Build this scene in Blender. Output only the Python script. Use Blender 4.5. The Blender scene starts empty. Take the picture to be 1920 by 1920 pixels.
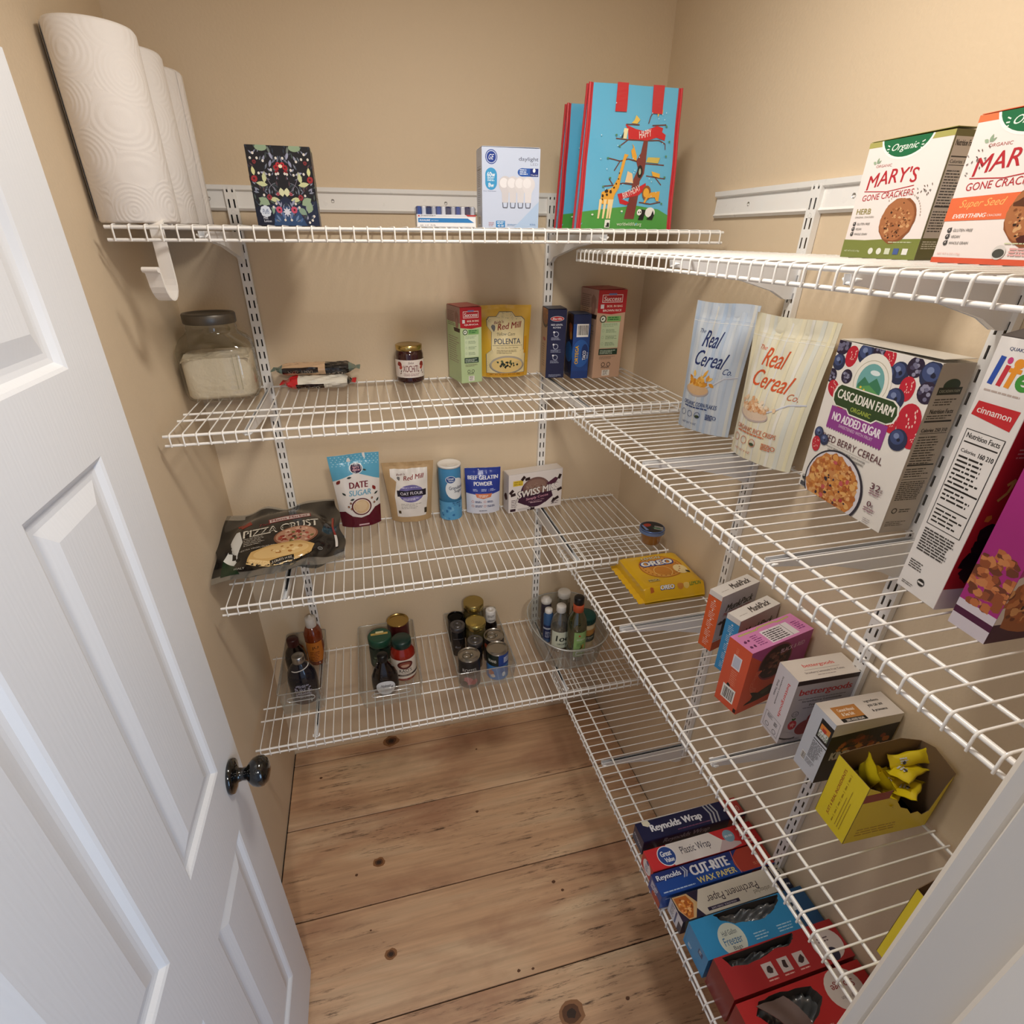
import bpy, math, random
from mathutils import Vector, Matrix
from mathutils.geometry import tessellate_polygon
PI = math.pi
C = bpy.context.scene.collection
SC = bpy.context.scene

# ---------------------------------------------------------------- camera
yaw, pitch, roll = (math.radians(a) for a in (14.16266, -28.13245, 0.42299))
fw = Vector((math.sin(yaw)*math.cos(pitch), math.cos(yaw)*math.cos(pitch), math.sin(pitch)))
rt0 = Vector((math.cos(yaw), -math.sin(yaw), 0)); up0 = rt0.cross(fw)
rt = math.cos(roll)*rt0 + math.sin(roll)*up0
up = -math.sin(roll)*rt0 + math.cos(roll)*up0
cd = bpy.data.cameras.new('camera'); cam = bpy.data.objects.new('camera', cd); C.objects.link(cam)
m4 = Matrix((rt, up, -fw)).transposed().to_4x4(); m4.translation = Vector((-0.83034, -1.59664, 1.81779))
cam.matrix_world = m4
cd.sensor_fit = 'HORIZONTAL'; cd.sensor_width = 36.0; cd.lens = 36.0*1003.41833/1920
cd.shift_x = (960-943.68861)/1920; cd.shift_y = (979.61684-960)/1920
cd.clip_start = 0.01; cd.clip_end = 50
SC.camera = cam

# ---------------------------------------------------------------- light and exposure
w = bpy.data.worlds.new('daylight_room'); SC.world = w; w.use_nodes = True
bg = w.node_tree.nodes['Background']; bg.inputs[0].default_value = (0.62, 0.72, 0.95, 1); bg.inputs[1].default_value = 0.42
def area(name, loc, target, size, power, col, shape='DISK', size_y=None):
    d = bpy.data.lights.new(name, 'AREA'); d.shape = shape; d.size = size
    if size_y: d.size_y = size_y
    d.energy = power; d.color = col
    o = bpy.data.objects.new(name, d); C.objects.link(o); o.location = loc
    o.rotation_euler = (Vector(target)-Vector(loc)).to_track_quat('-Z', 'Y').to_euler()
    return o
area('pantry_ceiling_lamp', (-0.58, -0.90, 2.42), (-0.58, -0.90, 0), 0.22, 8.3, (1.0, 0.94, 0.86))
area('hall_ceiling_lamp', (-0.72, -2.60, 2.38), (-0.75, -0.8, 1.2), 0.20, 13.5, (1.0, 0.94, 0.86))
area('hall_window', (0.75, -3.5, 1.05), (-1.1, -1.0, 0.9), 1.3, 26, (0.44, 0.68, 1.0), 'RECTANGLE', 1.5)
SC.view_settings.view_transform = 'Standard'; SC.view_settings.look = 'None'
SC.view_settings.exposure = 0.18; SC.view_settings.gamma = 1.0
SC.view_settings.use_curve_mapping = False

# ---------------------------------------------------------------- materials
def lin(h):
    h = h.lstrip('#'); r = []
    for i in (0, 2, 4):
        c = int(h[i:i+2], 16)/255; r.append(c/12.92 if c <= .04045 else ((c+.055)/1.055)**2.4)
    return (*r, 1)
MC = {}
def M(h, rough=.45, metal=0.0, coat=0.0, bump=0.0, spec=.5):
    """procedural paint / print / metal material, cached"""
    k = (h, rough, metal, coat, bump, spec)
    if k in MC: return MC[k]
    m = bpy.data.materials.new('surface_'+h.lstrip('#')); m.use_nodes = True
    nt = m.node_tree; b = nt.nodes['Principled BSDF']
    b.inputs['Base Color'].default_value = lin(h); b.inputs['Metallic'].default_value = metal
    b.inputs['Roughness'].default_value = rough; b.inputs['Coat Weight'].default_value = coat
    b.inputs['Specular IOR Level'].default_value = spec
    tc = nt.nodes.new('ShaderNodeTexCoord'); n = nt.nodes.new('ShaderNodeTexNoise'); n.inputs['Scale'].default_value = 35
    nt.links.new(tc.outputs['Object'], n.inputs['Vector'])
    r = nt.nodes.new('ShaderNodeMapRange'); r.inputs[3].default_value = max(rough-.02, .02); r.inputs[4].default_value = min(rough+.02, 1)
    nt.links.new(n.outputs['Fac'], r.inputs[0]); nt.links.new(r.outputs[0], b.inputs['Roughness'])
    if bump:
        n2 = nt.nodes.new('ShaderNodeTexNoise'); n2.inputs['Scale'].default_value = 60; n2.inputs['Detail'].default_value = 3
        nt.links.new(tc.outputs['Object'], n2.inputs['Vector'])
        bp = nt.nodes.new('ShaderNodeBump'); bp.inputs['Strength'].default_value = bump; bp.inputs['Distance'].default_value = .002
        nt.links.new(n2.outputs['Fac'], bp.inputs['Height']); nt.links.new(bp.outputs[0], b.inputs['Normal'])
    MC[k] = m; return m
def clear(h='FFFFFF', gloss=.10, edge=.35, rough=.05, milk=0.0):
    """thin clear plastic or glass: transparent, glossier and denser at grazing angles"""
    k = ('clear', h, gloss, edge, rough, milk)
    if k in MC: return MC[k]
    m = bpy.data.materials.new('clear_'+h); m.use_nodes = True; nt = m.node_tree; nt.nodes.clear()
    N = nt.nodes.new; L = nt.links.new
    out = N('ShaderNodeOutputMaterial'); tr = N('ShaderNodeBsdfTransparent'); gl = N('ShaderNodeBsdfGlossy'); df = N('ShaderNodeBsdfDiffuse')
    tr.inputs[0].default_value = lin(h); gl.inputs['Roughness'].default_value = rough
    df.inputs[0].default_value = tuple(c*.85 for c in lin(h)[:3])+(1,)
    lw = N('ShaderNodeLayerWeight'); lw.inputs[0].default_value = .35
    a = N('ShaderNodeMapRange'); a.inputs[3].default_value = gloss; a.inputs[4].default_value = edge
    L(lw.outputs['Facing'], a.inputs[0])
    m1 = N('ShaderNodeMixShader'); L(a.outputs[0], m1.inputs[0]); L(tr.outputs[0], m1.inputs[1]); L(gl.outputs[0], m1.inputs[2])
    m2 = N('ShaderNodeMixShader'); m2.inputs[0].default_value = milk; L(m1.outputs[0], m2.inputs[1]); L(df.outputs[0], m2.inputs[2])
    L(m2.outputs[0], out.inputs[0]); MC[k] = m; return m
def nodes_mat(name):
    m = bpy.data.materials.new(name); m.use_nodes = True
    return m, m.node_tree, m.node_tree.nodes['Principled BSDF'], m.node_tree.nodes.new, m.node_tree.links.new

# ---------------------------------------------------------------- mesh builder
class G:
    def __init__(s): s.v = []; s.f = []; s.m = []; s.sm = []; s.mats = []
    def mi(s, mat):
        if mat not in s.mats: s.mats.append(mat)
        return s.mats.index(mat)
    def add(s, vs, fs, mat, smooth=False):
        b = len(s.v); s.v += [tuple(p) for p in vs]; i = s.mi(mat)
        for f in fs: s.f.append(tuple(b+k for k in f)); s.m.append(i); s.sm.append(smooth)
    def box(s, x0, y0, z0, x1, y1, z1, mat, b=0.0):
        """box with small chamfers"""
        if b <= 0:
            vs = [(x, y, z) for z in (z0, z1) for y in (y0, y1) for x in (x0, x1)]
            s.add(vs, [(0, 2, 3, 1), (4, 5, 7, 6), (0, 1, 5, 4), (2, 6, 7, 3), (0, 4, 6, 2), (1, 3, 7, 5)], mat); return
        lo = (x0, y0, z0); hi = (x1, y1, z1); vs = []; idx = {}
        for c in range(8):
            e = [(hi if c >> a & 1 else lo)[a] for a in range(3)]
            for a in range(3):
                p = [e[k] + (0 if k == a else (-b if c >> k & 1 else b)) for k in range(3)]
                idx[c, a] = len(vs); vs.append(p)
        fs = []
        for a in range(3):
            o = [k for k in range(3) if k != a]
            for sd in (0, 1):
                q = [sd << a | i << o[0] | j << o[1] for i, j in ((0, 0), (1, 0), (1, 1), (0, 1))]
                fs.append([idx[c, a] for c in q])
        for a in range(3):
            o = [k for k in range(3) if k != a]
            for i in (0, 1):
                for j in (0, 1):
                    c0 = i << o[0] | j << o[1]; c1 = c0 | 1 << a
                    fs.append([idx[c0, o[0]], idx[c0, o[1]], idx[c1, o[1]], idx[c1, o[0]]])
        for c in range(8): fs.append([idx[c, 0], idx[c, 1], idx[c, 2]])
        # orient outward
        cx = Vector(((x0+x1)/2, (y0+y1)/2, (z0+z1)/2)); out = []
        for f in fs:
            p = [Vector(vs[k]) for k in f]; n = (p[1]-p[0]).cross(p[2]-p[0]); ctr = sum(p, Vector())/len(p)
            out.append(tuple(f) if n.dot(ctr-cx) > 0 else tuple(reversed(f)))
        s.add(vs, out, mat)
    def tube(s, pts, r, mat, n=8, caps=True, closed=False):
        pts = [Vector(p) for p in pts]; k = len(pts); vs = []; fs = []
        ref = None
        for i, p in enumerate(pts):
            if closed: d = (pts[(i+1) % k]-pts[i-1])
            else: d = (pts[min(i+1, k-1)]-pts[max(i-1, 0)])
            d.normalize()
            if ref is None: ref = d.orthogonal().normalized()
            a = (ref-d*ref.dot(d)).normalized(); ref = a; b = d.cross(a)
            sc = 1.0
            if 0 < i < k-1 or closed:
                e = (pts[i]-pts[i-1]).normalized(); sc = 1/max(.5, abs(e.dot(d)))
            for j in range(n):
                t = 2*PI*j/n; vs.append(p+(a*math.cos(t)+b*math.sin(t))*r*sc)
        for i in range(k if closed else k-1):
            i2 = (i+1) % k
            for j in range(n): fs.append((i*n+j, i*n+(j+1) % n, i2*n+(j+1) % n, i2*n+j))
        s.add(vs, fs, mat, True)
        if caps and not closed: s.add(vs[:n], [tuple(reversed(range(n)))], mat); s.add(vs[-n:], [tuple(range(n))], mat)
    def lathe(s, prof, mat, n=36, cx=0, cy=0, sx=1, sy=1, smooth=True):
        """prof: (r, z) from bottom to top; (r, z, mat) switches material"""
        vs = []; k = len(prof)
        for p in prof:
            for j in range(n):
                t = 2*PI*j/n; vs.append((cx+p[0]*sx*math.cos(t), cy+p[0]*sy*math.sin(t), p[1]))
        b = len(s.v); s.v += vs
        for i in range(k-1):
            mm = s.mi(prof[i][2] if len(prof[i]) > 2 else mat)
            for j in range(n):
                s.f.append((b+i*n+j, b+i*n+(j+1) % n, b+(i+1)*n+(j+1) % n, b+(i+1)*n+j)); s.m.append(mm); s.sm.append(smooth)
    def ext(s, poly, fn, h, mat, caps=True):
        """extrude 2D polygon: fn(u, v, t) -> xyz, t in 0..h"""
        n = len(poly); vs = [fn(u, v, 0) for u, v in poly]+[fn(u, v, h) for u, v in poly]
        fs = [(i, (i+1) % n, n+(i+1) % n, n+i) for i in range(n)]
        if caps: fs += [tuple(reversed(range(n))), tuple(range(n, 2*n))]
        s.add(vs, fs, mat)
    def obj(s, name, parent=None, auto=False):
        me = bpy.data.meshes.new(name); me.from_pydata(s.v, [], s.f)
        for m in s.mats: me.materials.append(m)
        me.polygons.foreach_set('material_index', s.m); me.polygons.foreach_set('use_smooth', s.sm)
        me.update(); o = bpy.data.objects.new(name, me); C.objects.link(o)
        if parent: o.parent = parent
        return o
def tag(o, label=None, cat=None, group=None, kind=None):
    if label: o['label'] = label
    if cat: o['category'] = cat
    if group: o['group'] = group
    if kind: o['kind'] = kind
    return o
def thing(name, label, cat, loc=(0, 0, 0), rz=0, group=None, rx=0, ry=0):
    o = bpy.data.objects.new(name, None); C.objects.link(o); o.empty_display_size = .05
    o.location = loc; o.rotation_euler = (rx, ry, rz); return tag(o, label, cat, group)
def copy_tree(o, parent=None, loc=None, rz=None, label=None):
    c = o.copy(); C.objects.link(c)
    if parent: c.parent = parent
    if loc is not None: c.location = loc
    if rz is not None: c.rotation_euler.z = rz
    if label: c['label'] = label
    for ch in list(o.children): copy_tree(ch, c)
    return c

# ---------------------------------------------------------------- printed artwork (thin layers of real ink-coloured mesh)
TC = {}
def textgeo(s, bold, shear):
    k = (s, bold, shear)
    if k in TC: return TC[k]
    cu = bpy.data.curves.new('t', 'FONT'); cu.body = s; cu.size = 1; cu.resolution_u = 3
    cu.shear = shear; cu.offset = bold; cu.space_character = 1.0+bold*2
    ob = bpy.data.objects.new('t', cu); me = ob.to_mesh()
    vs = [(v.co.x, v.co.y) for v in me.vertices]; fs = [tuple(p.vertices) for p in me.polygons]
    ob.to_mesh_clear(); bpy.data.objects.remove(ob); bpy.data.curves.remove(cu)
    if vs:
        x0 = min(v[0] for v in vs); x1 = max(v[0] for v in vs); y0 = min(v[1] for v in vs); y1 = max(v[1] for v in vs)
        vs = [((x-x0)/(x1-x0)-.5, (y-y0)/(y1-y0)-.5) for x, y in vs]; asp = (x1-x0)/(y1-y0)
    else: asp = 1
    TC[k] = (vs, fs, asp); return TC[k]
def clip(poly, W, H):
    for ax, lim, sg in ((0, 0, 1), (0, W, -1), (1, 0, 1), (1, H, -1)):
        out = []
        for i in range(len(poly)):
            a, b = poly[i-1], poly[i]; ia = (a[ax]-lim)*sg >= 0; ib = (b[ax]-lim)*sg >= 0
            if ia != ib:
                t = (lim-a[ax])/(b[ax]-a[ax]); out.append((a[0]+t*(b[0]-a[0]), a[1]+t*(b[1]-a[1])))
            if ib: out.append(b)
        poly = out
        if not poly: return []
    return poly
class Art:
    """artwork on a surface; fn(u, v, off) -> xyz, u and v in metres, clipped to W x H"""
    def __init__(s, g, fn, W, H, res=None, rough=.4):
        s.g = g; s.fn = fn; s.W = W; s.H = H; s.st = .00003 if res else .000009; s.o = .0004 if res else .00010; res = res and max(res*.5, .0035); s.res = res; s.rough = rough; s.X = (0, 0, 1, 0)
    def _emit(s, vs, fs, col):
        s.o += s.st
        mat = col if not isinstance(col, str) else M(col, s.rough)
        if s.res:
            st = []
            for f in fs:
                for k in range(1, len(f)-1): st.append((vs[f[0]], vs[f[k]], vs[f[k+1]]))
            out = []
            while st:
                a, b, c = st.pop(); L = [math.dist(a, b), math.dist(b, c), math.dist(c, a)]; m = max(L)
                if m <= s.res or len(out) > 6000: out.append((a, b, c)); continue
                if L[0] == m: d = ((a[0]+b[0])/2, (a[1]+b[1])/2); st += [(a, d, c), (d, b, c)]
                elif L[1] == m: d = ((b[0]+c[0])/2, (b[1]+c[1])/2); st += [(a, b, d), (a, d, c)]
                else: d = ((a[0]+c[0])/2, (a[1]+c[1])/2); st += [(a, b, d), (d, b, c)]
            idx = {}; nv = []; nf = []
            for t in out:
                f = []
                for p in t:
                    k = (round(p[0], 6), round(p[1], 6))
                    if k not in idx: idx[k] = len(nv); nv.append(p)
                    f.append(idx[k])
                if len(set(f)) == 3: nf.append(tuple(f))
            vs, fs = nv, nf
        s.g.add([s.fn(u, v, s.o) for u, v in vs], fs, mat, bool(s.res))
    def poly(s, pts, col):
        pts = clip([tuple(p) for p in pts], s.W, s.H)
        if len(pts) < 3: s.o += s.st; return
        tri = tessellate_polygon([[Vector((x, y, 0)) for x, y in pts]])
        # keep a consistent outward winding
        fs = []
        for t in tri:
            a, b, c = (pts[i] for i in t)
            ar = (b[0]-a[0])*(c[1]-a[1])-(b[1]-a[1])*(c[0]-a[0])
            if abs(ar) < 1e-12: continue
            fs.append(tuple(t) if ar > 0 else tuple(reversed(t)))
        s._emit(pts, fs, col)
    def rect(s, x, y, w, h, col, rot=0): 
        c, sn = math.cos(rot), math.sin(rot); cx, cy = x+w/2, y+h/2
        s.poly([(cx+a*c-b*sn, cy+a*sn+b*c) for a, b in ((-w/2, -h/2), (w/2, -h/2), (w/2, h/2), (-w/2, h/2))], col)
    def ell(s, cx, cy, rx, ry, col, n=28, rot=0, a0=0, a1=2*PI):
        c, sn = math.cos(rot), math.sin(rot); P = []
        full = abs(a1-a0-2*PI) < 1e-6
        for i in range(n if full else n+1):
            t = a0+(a1-a0)*i/n; a, b = rx*math.cos(t), ry*math.sin(t); P.append((cx+a*c-b*sn, cy+a*sn+b*c))
        s.poly(P, col)
    def blob(s, cx, cy, r, col, seed=0, n=11, amp=.25, sy=1):
        R = random.Random(seed); P = []
        for i in range(n):
            t = 2*PI*i/n; q = r*(1+R.uniform(-amp, amp)); P.append((cx+q*math.cos(t), cy+q*math.sin(t)*sy))
        s.poly(P, col)
    def line(s, pts, w, col):
        for (a, b) in zip(pts, pts[1:]):
            d = math.dist(a, b)
            if d < 1e-9: continue
            nx, ny = -(b[1]-a[1])/d*w/2, (b[0]-a[0])/d*w/2
            s.poly([(a[0]+nx, a[1]+ny), (a[0]-nx, a[1]-ny), (b[0]-nx, b[1]-ny), (b[0]+nx, b[1]+ny)], col); s.o -= s.st
        s.o += s.st
    def leaf(s, x, y, L, w, rot, col):
        P = [(0, 0), (.25, .38), (.5, .5), (.75, .34), (1, 0), (.75, -.34), (.5, -.5), (.25, -.38)]
        c, sn = math.cos(rot), math.sin(rot)
        s.poly([(x+a*L*c-b*w*sn, y+a*L*sn+b*w*c) for a, b in P], col)
    def text(s, t, cx, cy, w, h, col, bold=.0, shear=0, rot=0, arc=0):
        vs, fs, asp = textgeo(t, 0, shear)
        if not vs: return
        if w is None: w = h*asp
        if h is None: h = w/asp
        if bold > .004:   # heavier letters: overprint with small shifts
            e = bold*1.15*h; ce, se = math.cos(rot)*e, math.sin(rot)*e; w -= 2*e; h -= e
            for q in (-1, 1): s.text(t, cx+ce*q, cy+se*q, w, h, col, 0, shear, rot, arc); s.o += .00001
            cx -= se*.5; cy += ce*.5
        c, sn = math.cos(rot), math.sin(rot); P = []
        for a, b in vs:
            x, y = a*w, b*h
            if arc: y += arc*(1-(2*a)**2)
            P.append((cx+x*c-y*sn, cy+x*sn+y*c))
        r = s.res; s.res = (.004 if s.res else None); s._emit(P, fs, col); s.res = r
    def fine(s, x, y, w, n, pitch, col, th=.38, seed=1, rot=0, jag=.3):
        """rows of tiny print too small to read"""
        R = random.Random(seed); c, sn = math.cos(rot), math.sin(rot)
        for i in range(n):
            yy = -i*pitch; xx = 0; ww = w*(1-R.uniform(0, jag))
            while xx < ww:
                l = min(R.uniform(.8, 3)*pitch, ww-xx); h = pitch*th
                l = max(l, pitch*.5); e = xx+l-pitch*.28; q = [(xx, yy-h/2), (e, yy-h/2), (e, yy+h/2), (xx, yy+h/2)]
                s.poly([(x+a*c-b*sn, y+a*sn+b*c) for a, b in q], col); s.o -= s.st; xx += l
        s.o += s.st
    def bars(s, x, y, w, h, n=18, col='181818', seed=3, rot=0):
        s.rect(x-w*.08, y-h*.1, w*1.16, h*1.2, 'F4F2EE', 0) if not rot else None
        R = random.Random(seed); xx = x
        while xx < x+w:
            b = R.choice((.5, .8, 1.3))*w/n/1.4; s.rect(xx, y, b, h, col); s.o -= s.st; xx += b+R.choice((.5, .9))*w/n/1.2
        s.o += s.st
    def nutri(s, x, y, w, h, ink='1C1A1A', paper='F2EFEA', seed=5):
        """nutrition panel: heading, heavy rules, ragged rows"""
        s.rect(x, y, w, h, ink); s.rect(x+w*.02, y+w*.02, w*.96, h-w*.04, paper)
        s.text('Nutrition Facts', x+w*.5, y+h*.945, w*.86, h*.05, ink, .03)
        s.rect(x+w*.06, y+h*.875, w*.88, h*.014, ink); s.text('Calories', x+w*.28, y+h*.80, w*.40, h*.035, ink, .03)
        s.fine(x+w*.08, y+h*.74, w*.84, 11, h*.044, ink, .42, seed)
        s.rect(x+w*.06, y+h*.22, w*.88, h*.012, ink); s.fine(x+w*.08, y+h*.18, w*.84, 4, h*.042, ink, .4, seed+1)
def face(w, d, h, side):
    """frames on a box centred on x, y and standing on z=0"""
    return {'F': lambda u, v, o: (-w/2+u, -d/2-o, v), 'R': lambda u, v, o: (w/2+o, -d/2+u, v),
            'L': lambda u, v, o: (-w/2-o, d/2-u, v), 'T': lambda u, v, o: (-w/2+u, -d/2+v, h+o),
            'B': lambda u, v, o: (w/2-u, d/2+o, v)}[side]
def art(g, w, d, h, side, **k):
    W = {'F': w, 'B': w, 'T': w, 'R': d, 'L': d}[side]; H = d if side == 'T' else h
    return Art(g, face(w, d, h, side), W, H, **k)
def place(o, x, y, z, rz, w=0, d=0):
    """put a box-shaped thing with its front-left bottom corner at x, y"""
    c, s = math.cos(rz), math.sin(rz); cx, cy = w/2, d/2
    o.location = (x+cx*c-cy*s, y+cx*s+cy*c, z); o.rotation_euler.z = rz
def R_(a): return math.radians(a)
# ---------------------------------------------------------------- the room
W = 1.2739; YF = -1.478; CH = 2.44
def wall_mat():
    m, nt, b, N, L = nodes_mat('beige_orange_peel_wall')
    tc = N('ShaderNodeTexCoord'); n = N('ShaderNodeTexNoise'); n.inputs['Scale'].default_value = 2.2; L(tc.outputs['Object'], n.inputs[0])
    mx = N('ShaderNodeMix'); mx.data_type = 'RGBA'; mx.inputs[6].default_value = lin('DCC8AB'); mx.inputs[7].default_value = lin('D6C1A3')
    L(n.outputs['Fac'], mx.inputs[0]); L(mx.outputs[2], b.inputs['Base Color']); b.inputs['Roughness'].default_value = .62
    n2 = N('ShaderNodeTexNoise'); n2.inputs['Scale'].default_value = 150; n2.inputs['Detail'].default_value = 2; L(tc.outputs['Object'], n2.inputs[0])
    bp = N('ShaderNodeBump'); bp.inputs['Strength'].default_value = .22; bp.inputs['Distance'].default_value = .002
    L(n2.outputs['Fac'], bp.inputs['Height']); L(bp.outputs[0], b.inputs['Normal']); return m
WALL = wall_mat()
def wall(name, *boxes, mat=WALL):
    g = G()
    for b in boxes: g.box(*b, mat)
    return tag(g.obj(name), kind='structure')
wall('wall_back', (-W-.12, 0, -.02, .12, .12, CH+.1))
wall('wall_left', (-W-.12, -1.62, -.02, -W, 0, CH+.1))
wall('wall_right', (0, -1.62, -.02, .12, 0, CH+.1))
XJ = -.487; XH = -1.192; DH = 2.03
wall('wall_front', (XJ+.02, -1.60, 0, 0, YF, CH), (-W, -1.60, 0, XH-.02, YF, CH), (XH-.02, -1.60, DH+.02, XJ+.02, YF, CH))
wall('ceiling', (-W-.12, -1.62, CH, .12, 0, CH+.1), mat=M('E9E4DA', .8))

def floor_mat():
    m, nt, b, N, L = nodes_mat('pine_planks')
    geo = N('ShaderNodeNewGeometry'); tc = N('ShaderNodeTexCoord')
    off = N('ShaderNodeVectorMath'); off.operation = 'SCALE'; off.inputs['Scale'].default_value = 1
    comb = N('ShaderNodeCombineXYZ'); mul = N('ShaderNodeMath'); mul.operation = 'MULTIPLY'; mul.inputs[1].default_value = 37
    L(geo.outputs['Random Per Island'], mul.inputs[0]); L(mul.outputs[0], comb.inputs[0]); L(mul.outputs[0], comb.inputs[2])
    add = N('ShaderNodeVectorMath'); L(tc.outputs['Object'], add.inputs[0]); L(comb.outputs[0], add.inputs[1])
    def noise(sx, sy, sc, det, dist=0, rough=.5):
        mp = N('ShaderNodeMapping'); mp.inputs['Scale'].default_value = (sx, sy, 1); L(add.outputs[0], mp.inputs[0])
        n = N('ShaderNodeTexNoise'); n.inputs['Scale'].default_value = sc; n.inputs['Detail'].default_value = det; n.inputs['Distortion'].default_value = dist
        n.inputs['Roughness'].default_value = rough; L(mp.outputs[0], n.inputs[0]); return n.outputs['Fac']
    def ramp(f, *st):
        r = N('ShaderNodeValToRGB'); e = r.color_ramp.elements
        while len(e) < len(st): e.new(.5)
        for k, (p, c) in enumerate(st): e[k].position = p; e[k].color = lin(c) if isinstance(c, str) else (c, c, c, 1)
        L(f, r.inputs[0]); return r.outputs[0]
    def mix(a, c, fac, typ='MIX'):
        x = N('ShaderNodeMix'); x.data_type = 'RGBA'; x.blend_type = typ
        L(a, x.inputs[6])
        if isinstance(c, str): x.inputs[7].default_value = lin(c)
        else: L(c, x.inputs[7])
        if isinstance(fac, float): x.inputs[0].default_value = fac
        else: L(fac, x.inputs[0])
        return x.outputs[2]
    broad = ramp(noise(.8, 4.5, 1.6, 3, .6), (.30, 'C09673'), (.5, 'D3AB86'), (.68, 'E4C7A3'))
    grain = ramp(noise(2.2, 55, 2.0, 5, .5, .65), (.35, .72), (.62, 1.0))
    col = mix(broad, grain, .55, 'MULTIPLY')
    # growth-ring bands
    mp = N('ShaderNodeMapping'); mp.inputs['Scale'].default_value = (.35, 3.2, 1); L(add.outputs[0], mp.inputs[0])
    wv = N('ShaderNodeTexWave'); wv.bands_direction = 'Y'; wv.inputs['Scale'].default_value = 2.6; wv.inputs['Distortion'].default_value = 5.5
    wv.inputs['Detail'].default_value = 2; wv.inputs['Detail Scale'].default_value = 1.2; L(mp.outputs[0], wv.inputs[0])
    col = mix(col, ramp(wv.outputs['Fac'], (.0, .80), (.5, 1.0)), .45, 'MULTIPLY')
    # reddish stain patches and scuffs
    col = mix(col, '9A6A50', ramp(noise(.9, 2.2, 2.1, 5, .4, .6), (.46, 0.0), (.72, .85)))
    sc = noise(3, 34, 2.4, 8, .2, .8); pt = noise(1.1, 2.0, 1.7, 2, .3)
    mm = N('ShaderNodeMath'); mm.operation = 'MULTIPLY'; L(ramp(sc, (.54, 0.0), (.64, 1.0)), mm.inputs[0]); L(ramp(pt, (.46, 0.0), (.60, 1.0)), mm.inputs[1])
    col = mix(col, '4A3424', mm.outputs[0])
    b.inputs['Roughness'].default_value = .52; L(col, b.inputs['Base Color'])
    bp = N('ShaderNodeBump'); bp.inputs['Strength'].default_value = .12; bp.inputs['Distance'].default_value = .002
    L(grain, bp.inputs['Height']); L(bp.outputs[0], b.inputs['Normal']); return m
FM = floor_mat()
g = G(); DK = M('1A120C', .9)
g.box(-W-.12, -2.6, -.05, .3, .0, -.006, DK)
ys = [0, -.066, -.331, -.630, -.919, -1.205, -1.49, -1.78, -2.07, -2.36]
for a, bb in zip(ys, ys[1:]): g.box(-W+.004, bb+.0022, -.02, -.003, a-.0012, 0, FM, .0012)
def knots(g, pts):
    km = M('5B3820', .6); kd = M('2E1C10', .6)
    a = Art(g, lambda u, v, o: (u-W, v-1.6, o), W, 1.6)
    for x, y, r in pts:
        if r > .008: a.blob(x+W, y+1.6, r*1.5, '8A5E3A', int(x*-999), 14, .12, .8)
        a.blob(x+W, y+1.6, r, km, int(x*-777), 12, .15, .8)
        if r > .006: a.blob(x+W, y+1.6, r*.55, kd, int(x*-555), 10, .2, .8)
knots(g, [(-.969, -.506, .013), (-.946, -.775, .012), (-.4885, -1.024, .024), (-1.168, -.138, .006), (-.62, -.41, .006), (-1.04, -.53, .005),
          (-.57, -.15, .004), (-.43, -.70, .006), (-.41, -.73, .005), (-.60, -.90, .005), (-.56, -.905, .004), (-1.0, -.70, .003), (-.90, -.03, .022), (-.33, -1.03, .006)])
tag(g.obj('floor'), kind='structure')

# trim: jambs, stop and casing of the doorway the camera stands in
TR = M('E2DBD0', .42)
g = G(); g.box(XJ, -1.60, 0, XJ+.02, YF, DH+.02, TR, .001); g.box(XH-.02, -1.60, 0, XH, YF, DH+.02, TR, .001); g.box(XH, -1.60, DH, XJ, YF, DH+.02, TR, .001)
tag(g.obj('trim_1'), kind='structure')
g = G(); g.box(XJ-.011, -1.552, 0, XJ, -1.516, DH, TR, .003); g.box(XH, -1.552, 0, XH+.011, -1.516, DH, TR, .003)
tag(g.obj('trim_2'), kind='structure')
def casing(g, x0, x1, y0, y1, z0, z1):
    g.box(x0, y0, z0, x1, y1, z1, TR, .004)
g = G(); casing(g, XJ+.005, XJ+.062, YF, YF+.016, 0, DH+.062); casing(g, XH-.062, XH-.005, YF, YF+.016, 0, DH+.062); casing(g, XH-.005, XJ+.005, YF, YF+.016, DH+.005, DH+.062)
tag(g.obj('trim_3'), kind='structure')

# ---------------------------------------------------------------- six panel door, swung open against the left wall
def door_mat():
    m, nt, b, N, L = nodes_mat('white_embossed_door_paint')
    b.inputs['Base Color'].default_value = lin('DBDCDE'); b.inputs['Roughness'].default_value = .42
    tc = N('ShaderNodeTexCoord'); mp = N('ShaderNodeMapping'); mp.inputs['Scale'].default_value = (1, 5, .55); L(tc.outputs['Object'], mp.inputs[0])
    wv = N('ShaderNodeTexWave'); wv.bands_direction = 'Y'; wv.inputs['Scale'].default_value = 9; wv.inputs['Distortion'].default_value = 9; wv.inputs['Detail'].default_value = 3
    wv.inputs['Detail Scale'].default_value = 1.3; L(mp.outputs[0], wv.inputs[0])
    bp = N('ShaderNodeBump'); bp.inputs['Strength'].default_value = .045; bp.inputs['Distance'].default_value = .001
    L(wv.outputs['Fac'], bp.inputs['Height']); L(bp.outputs[0], b.inputs['Normal']); return m
DM = door_mat()
door = thing('door_1', None, None, (-1.1635, -1.452, .012), 0); tag(door, kind='structure')
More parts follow.
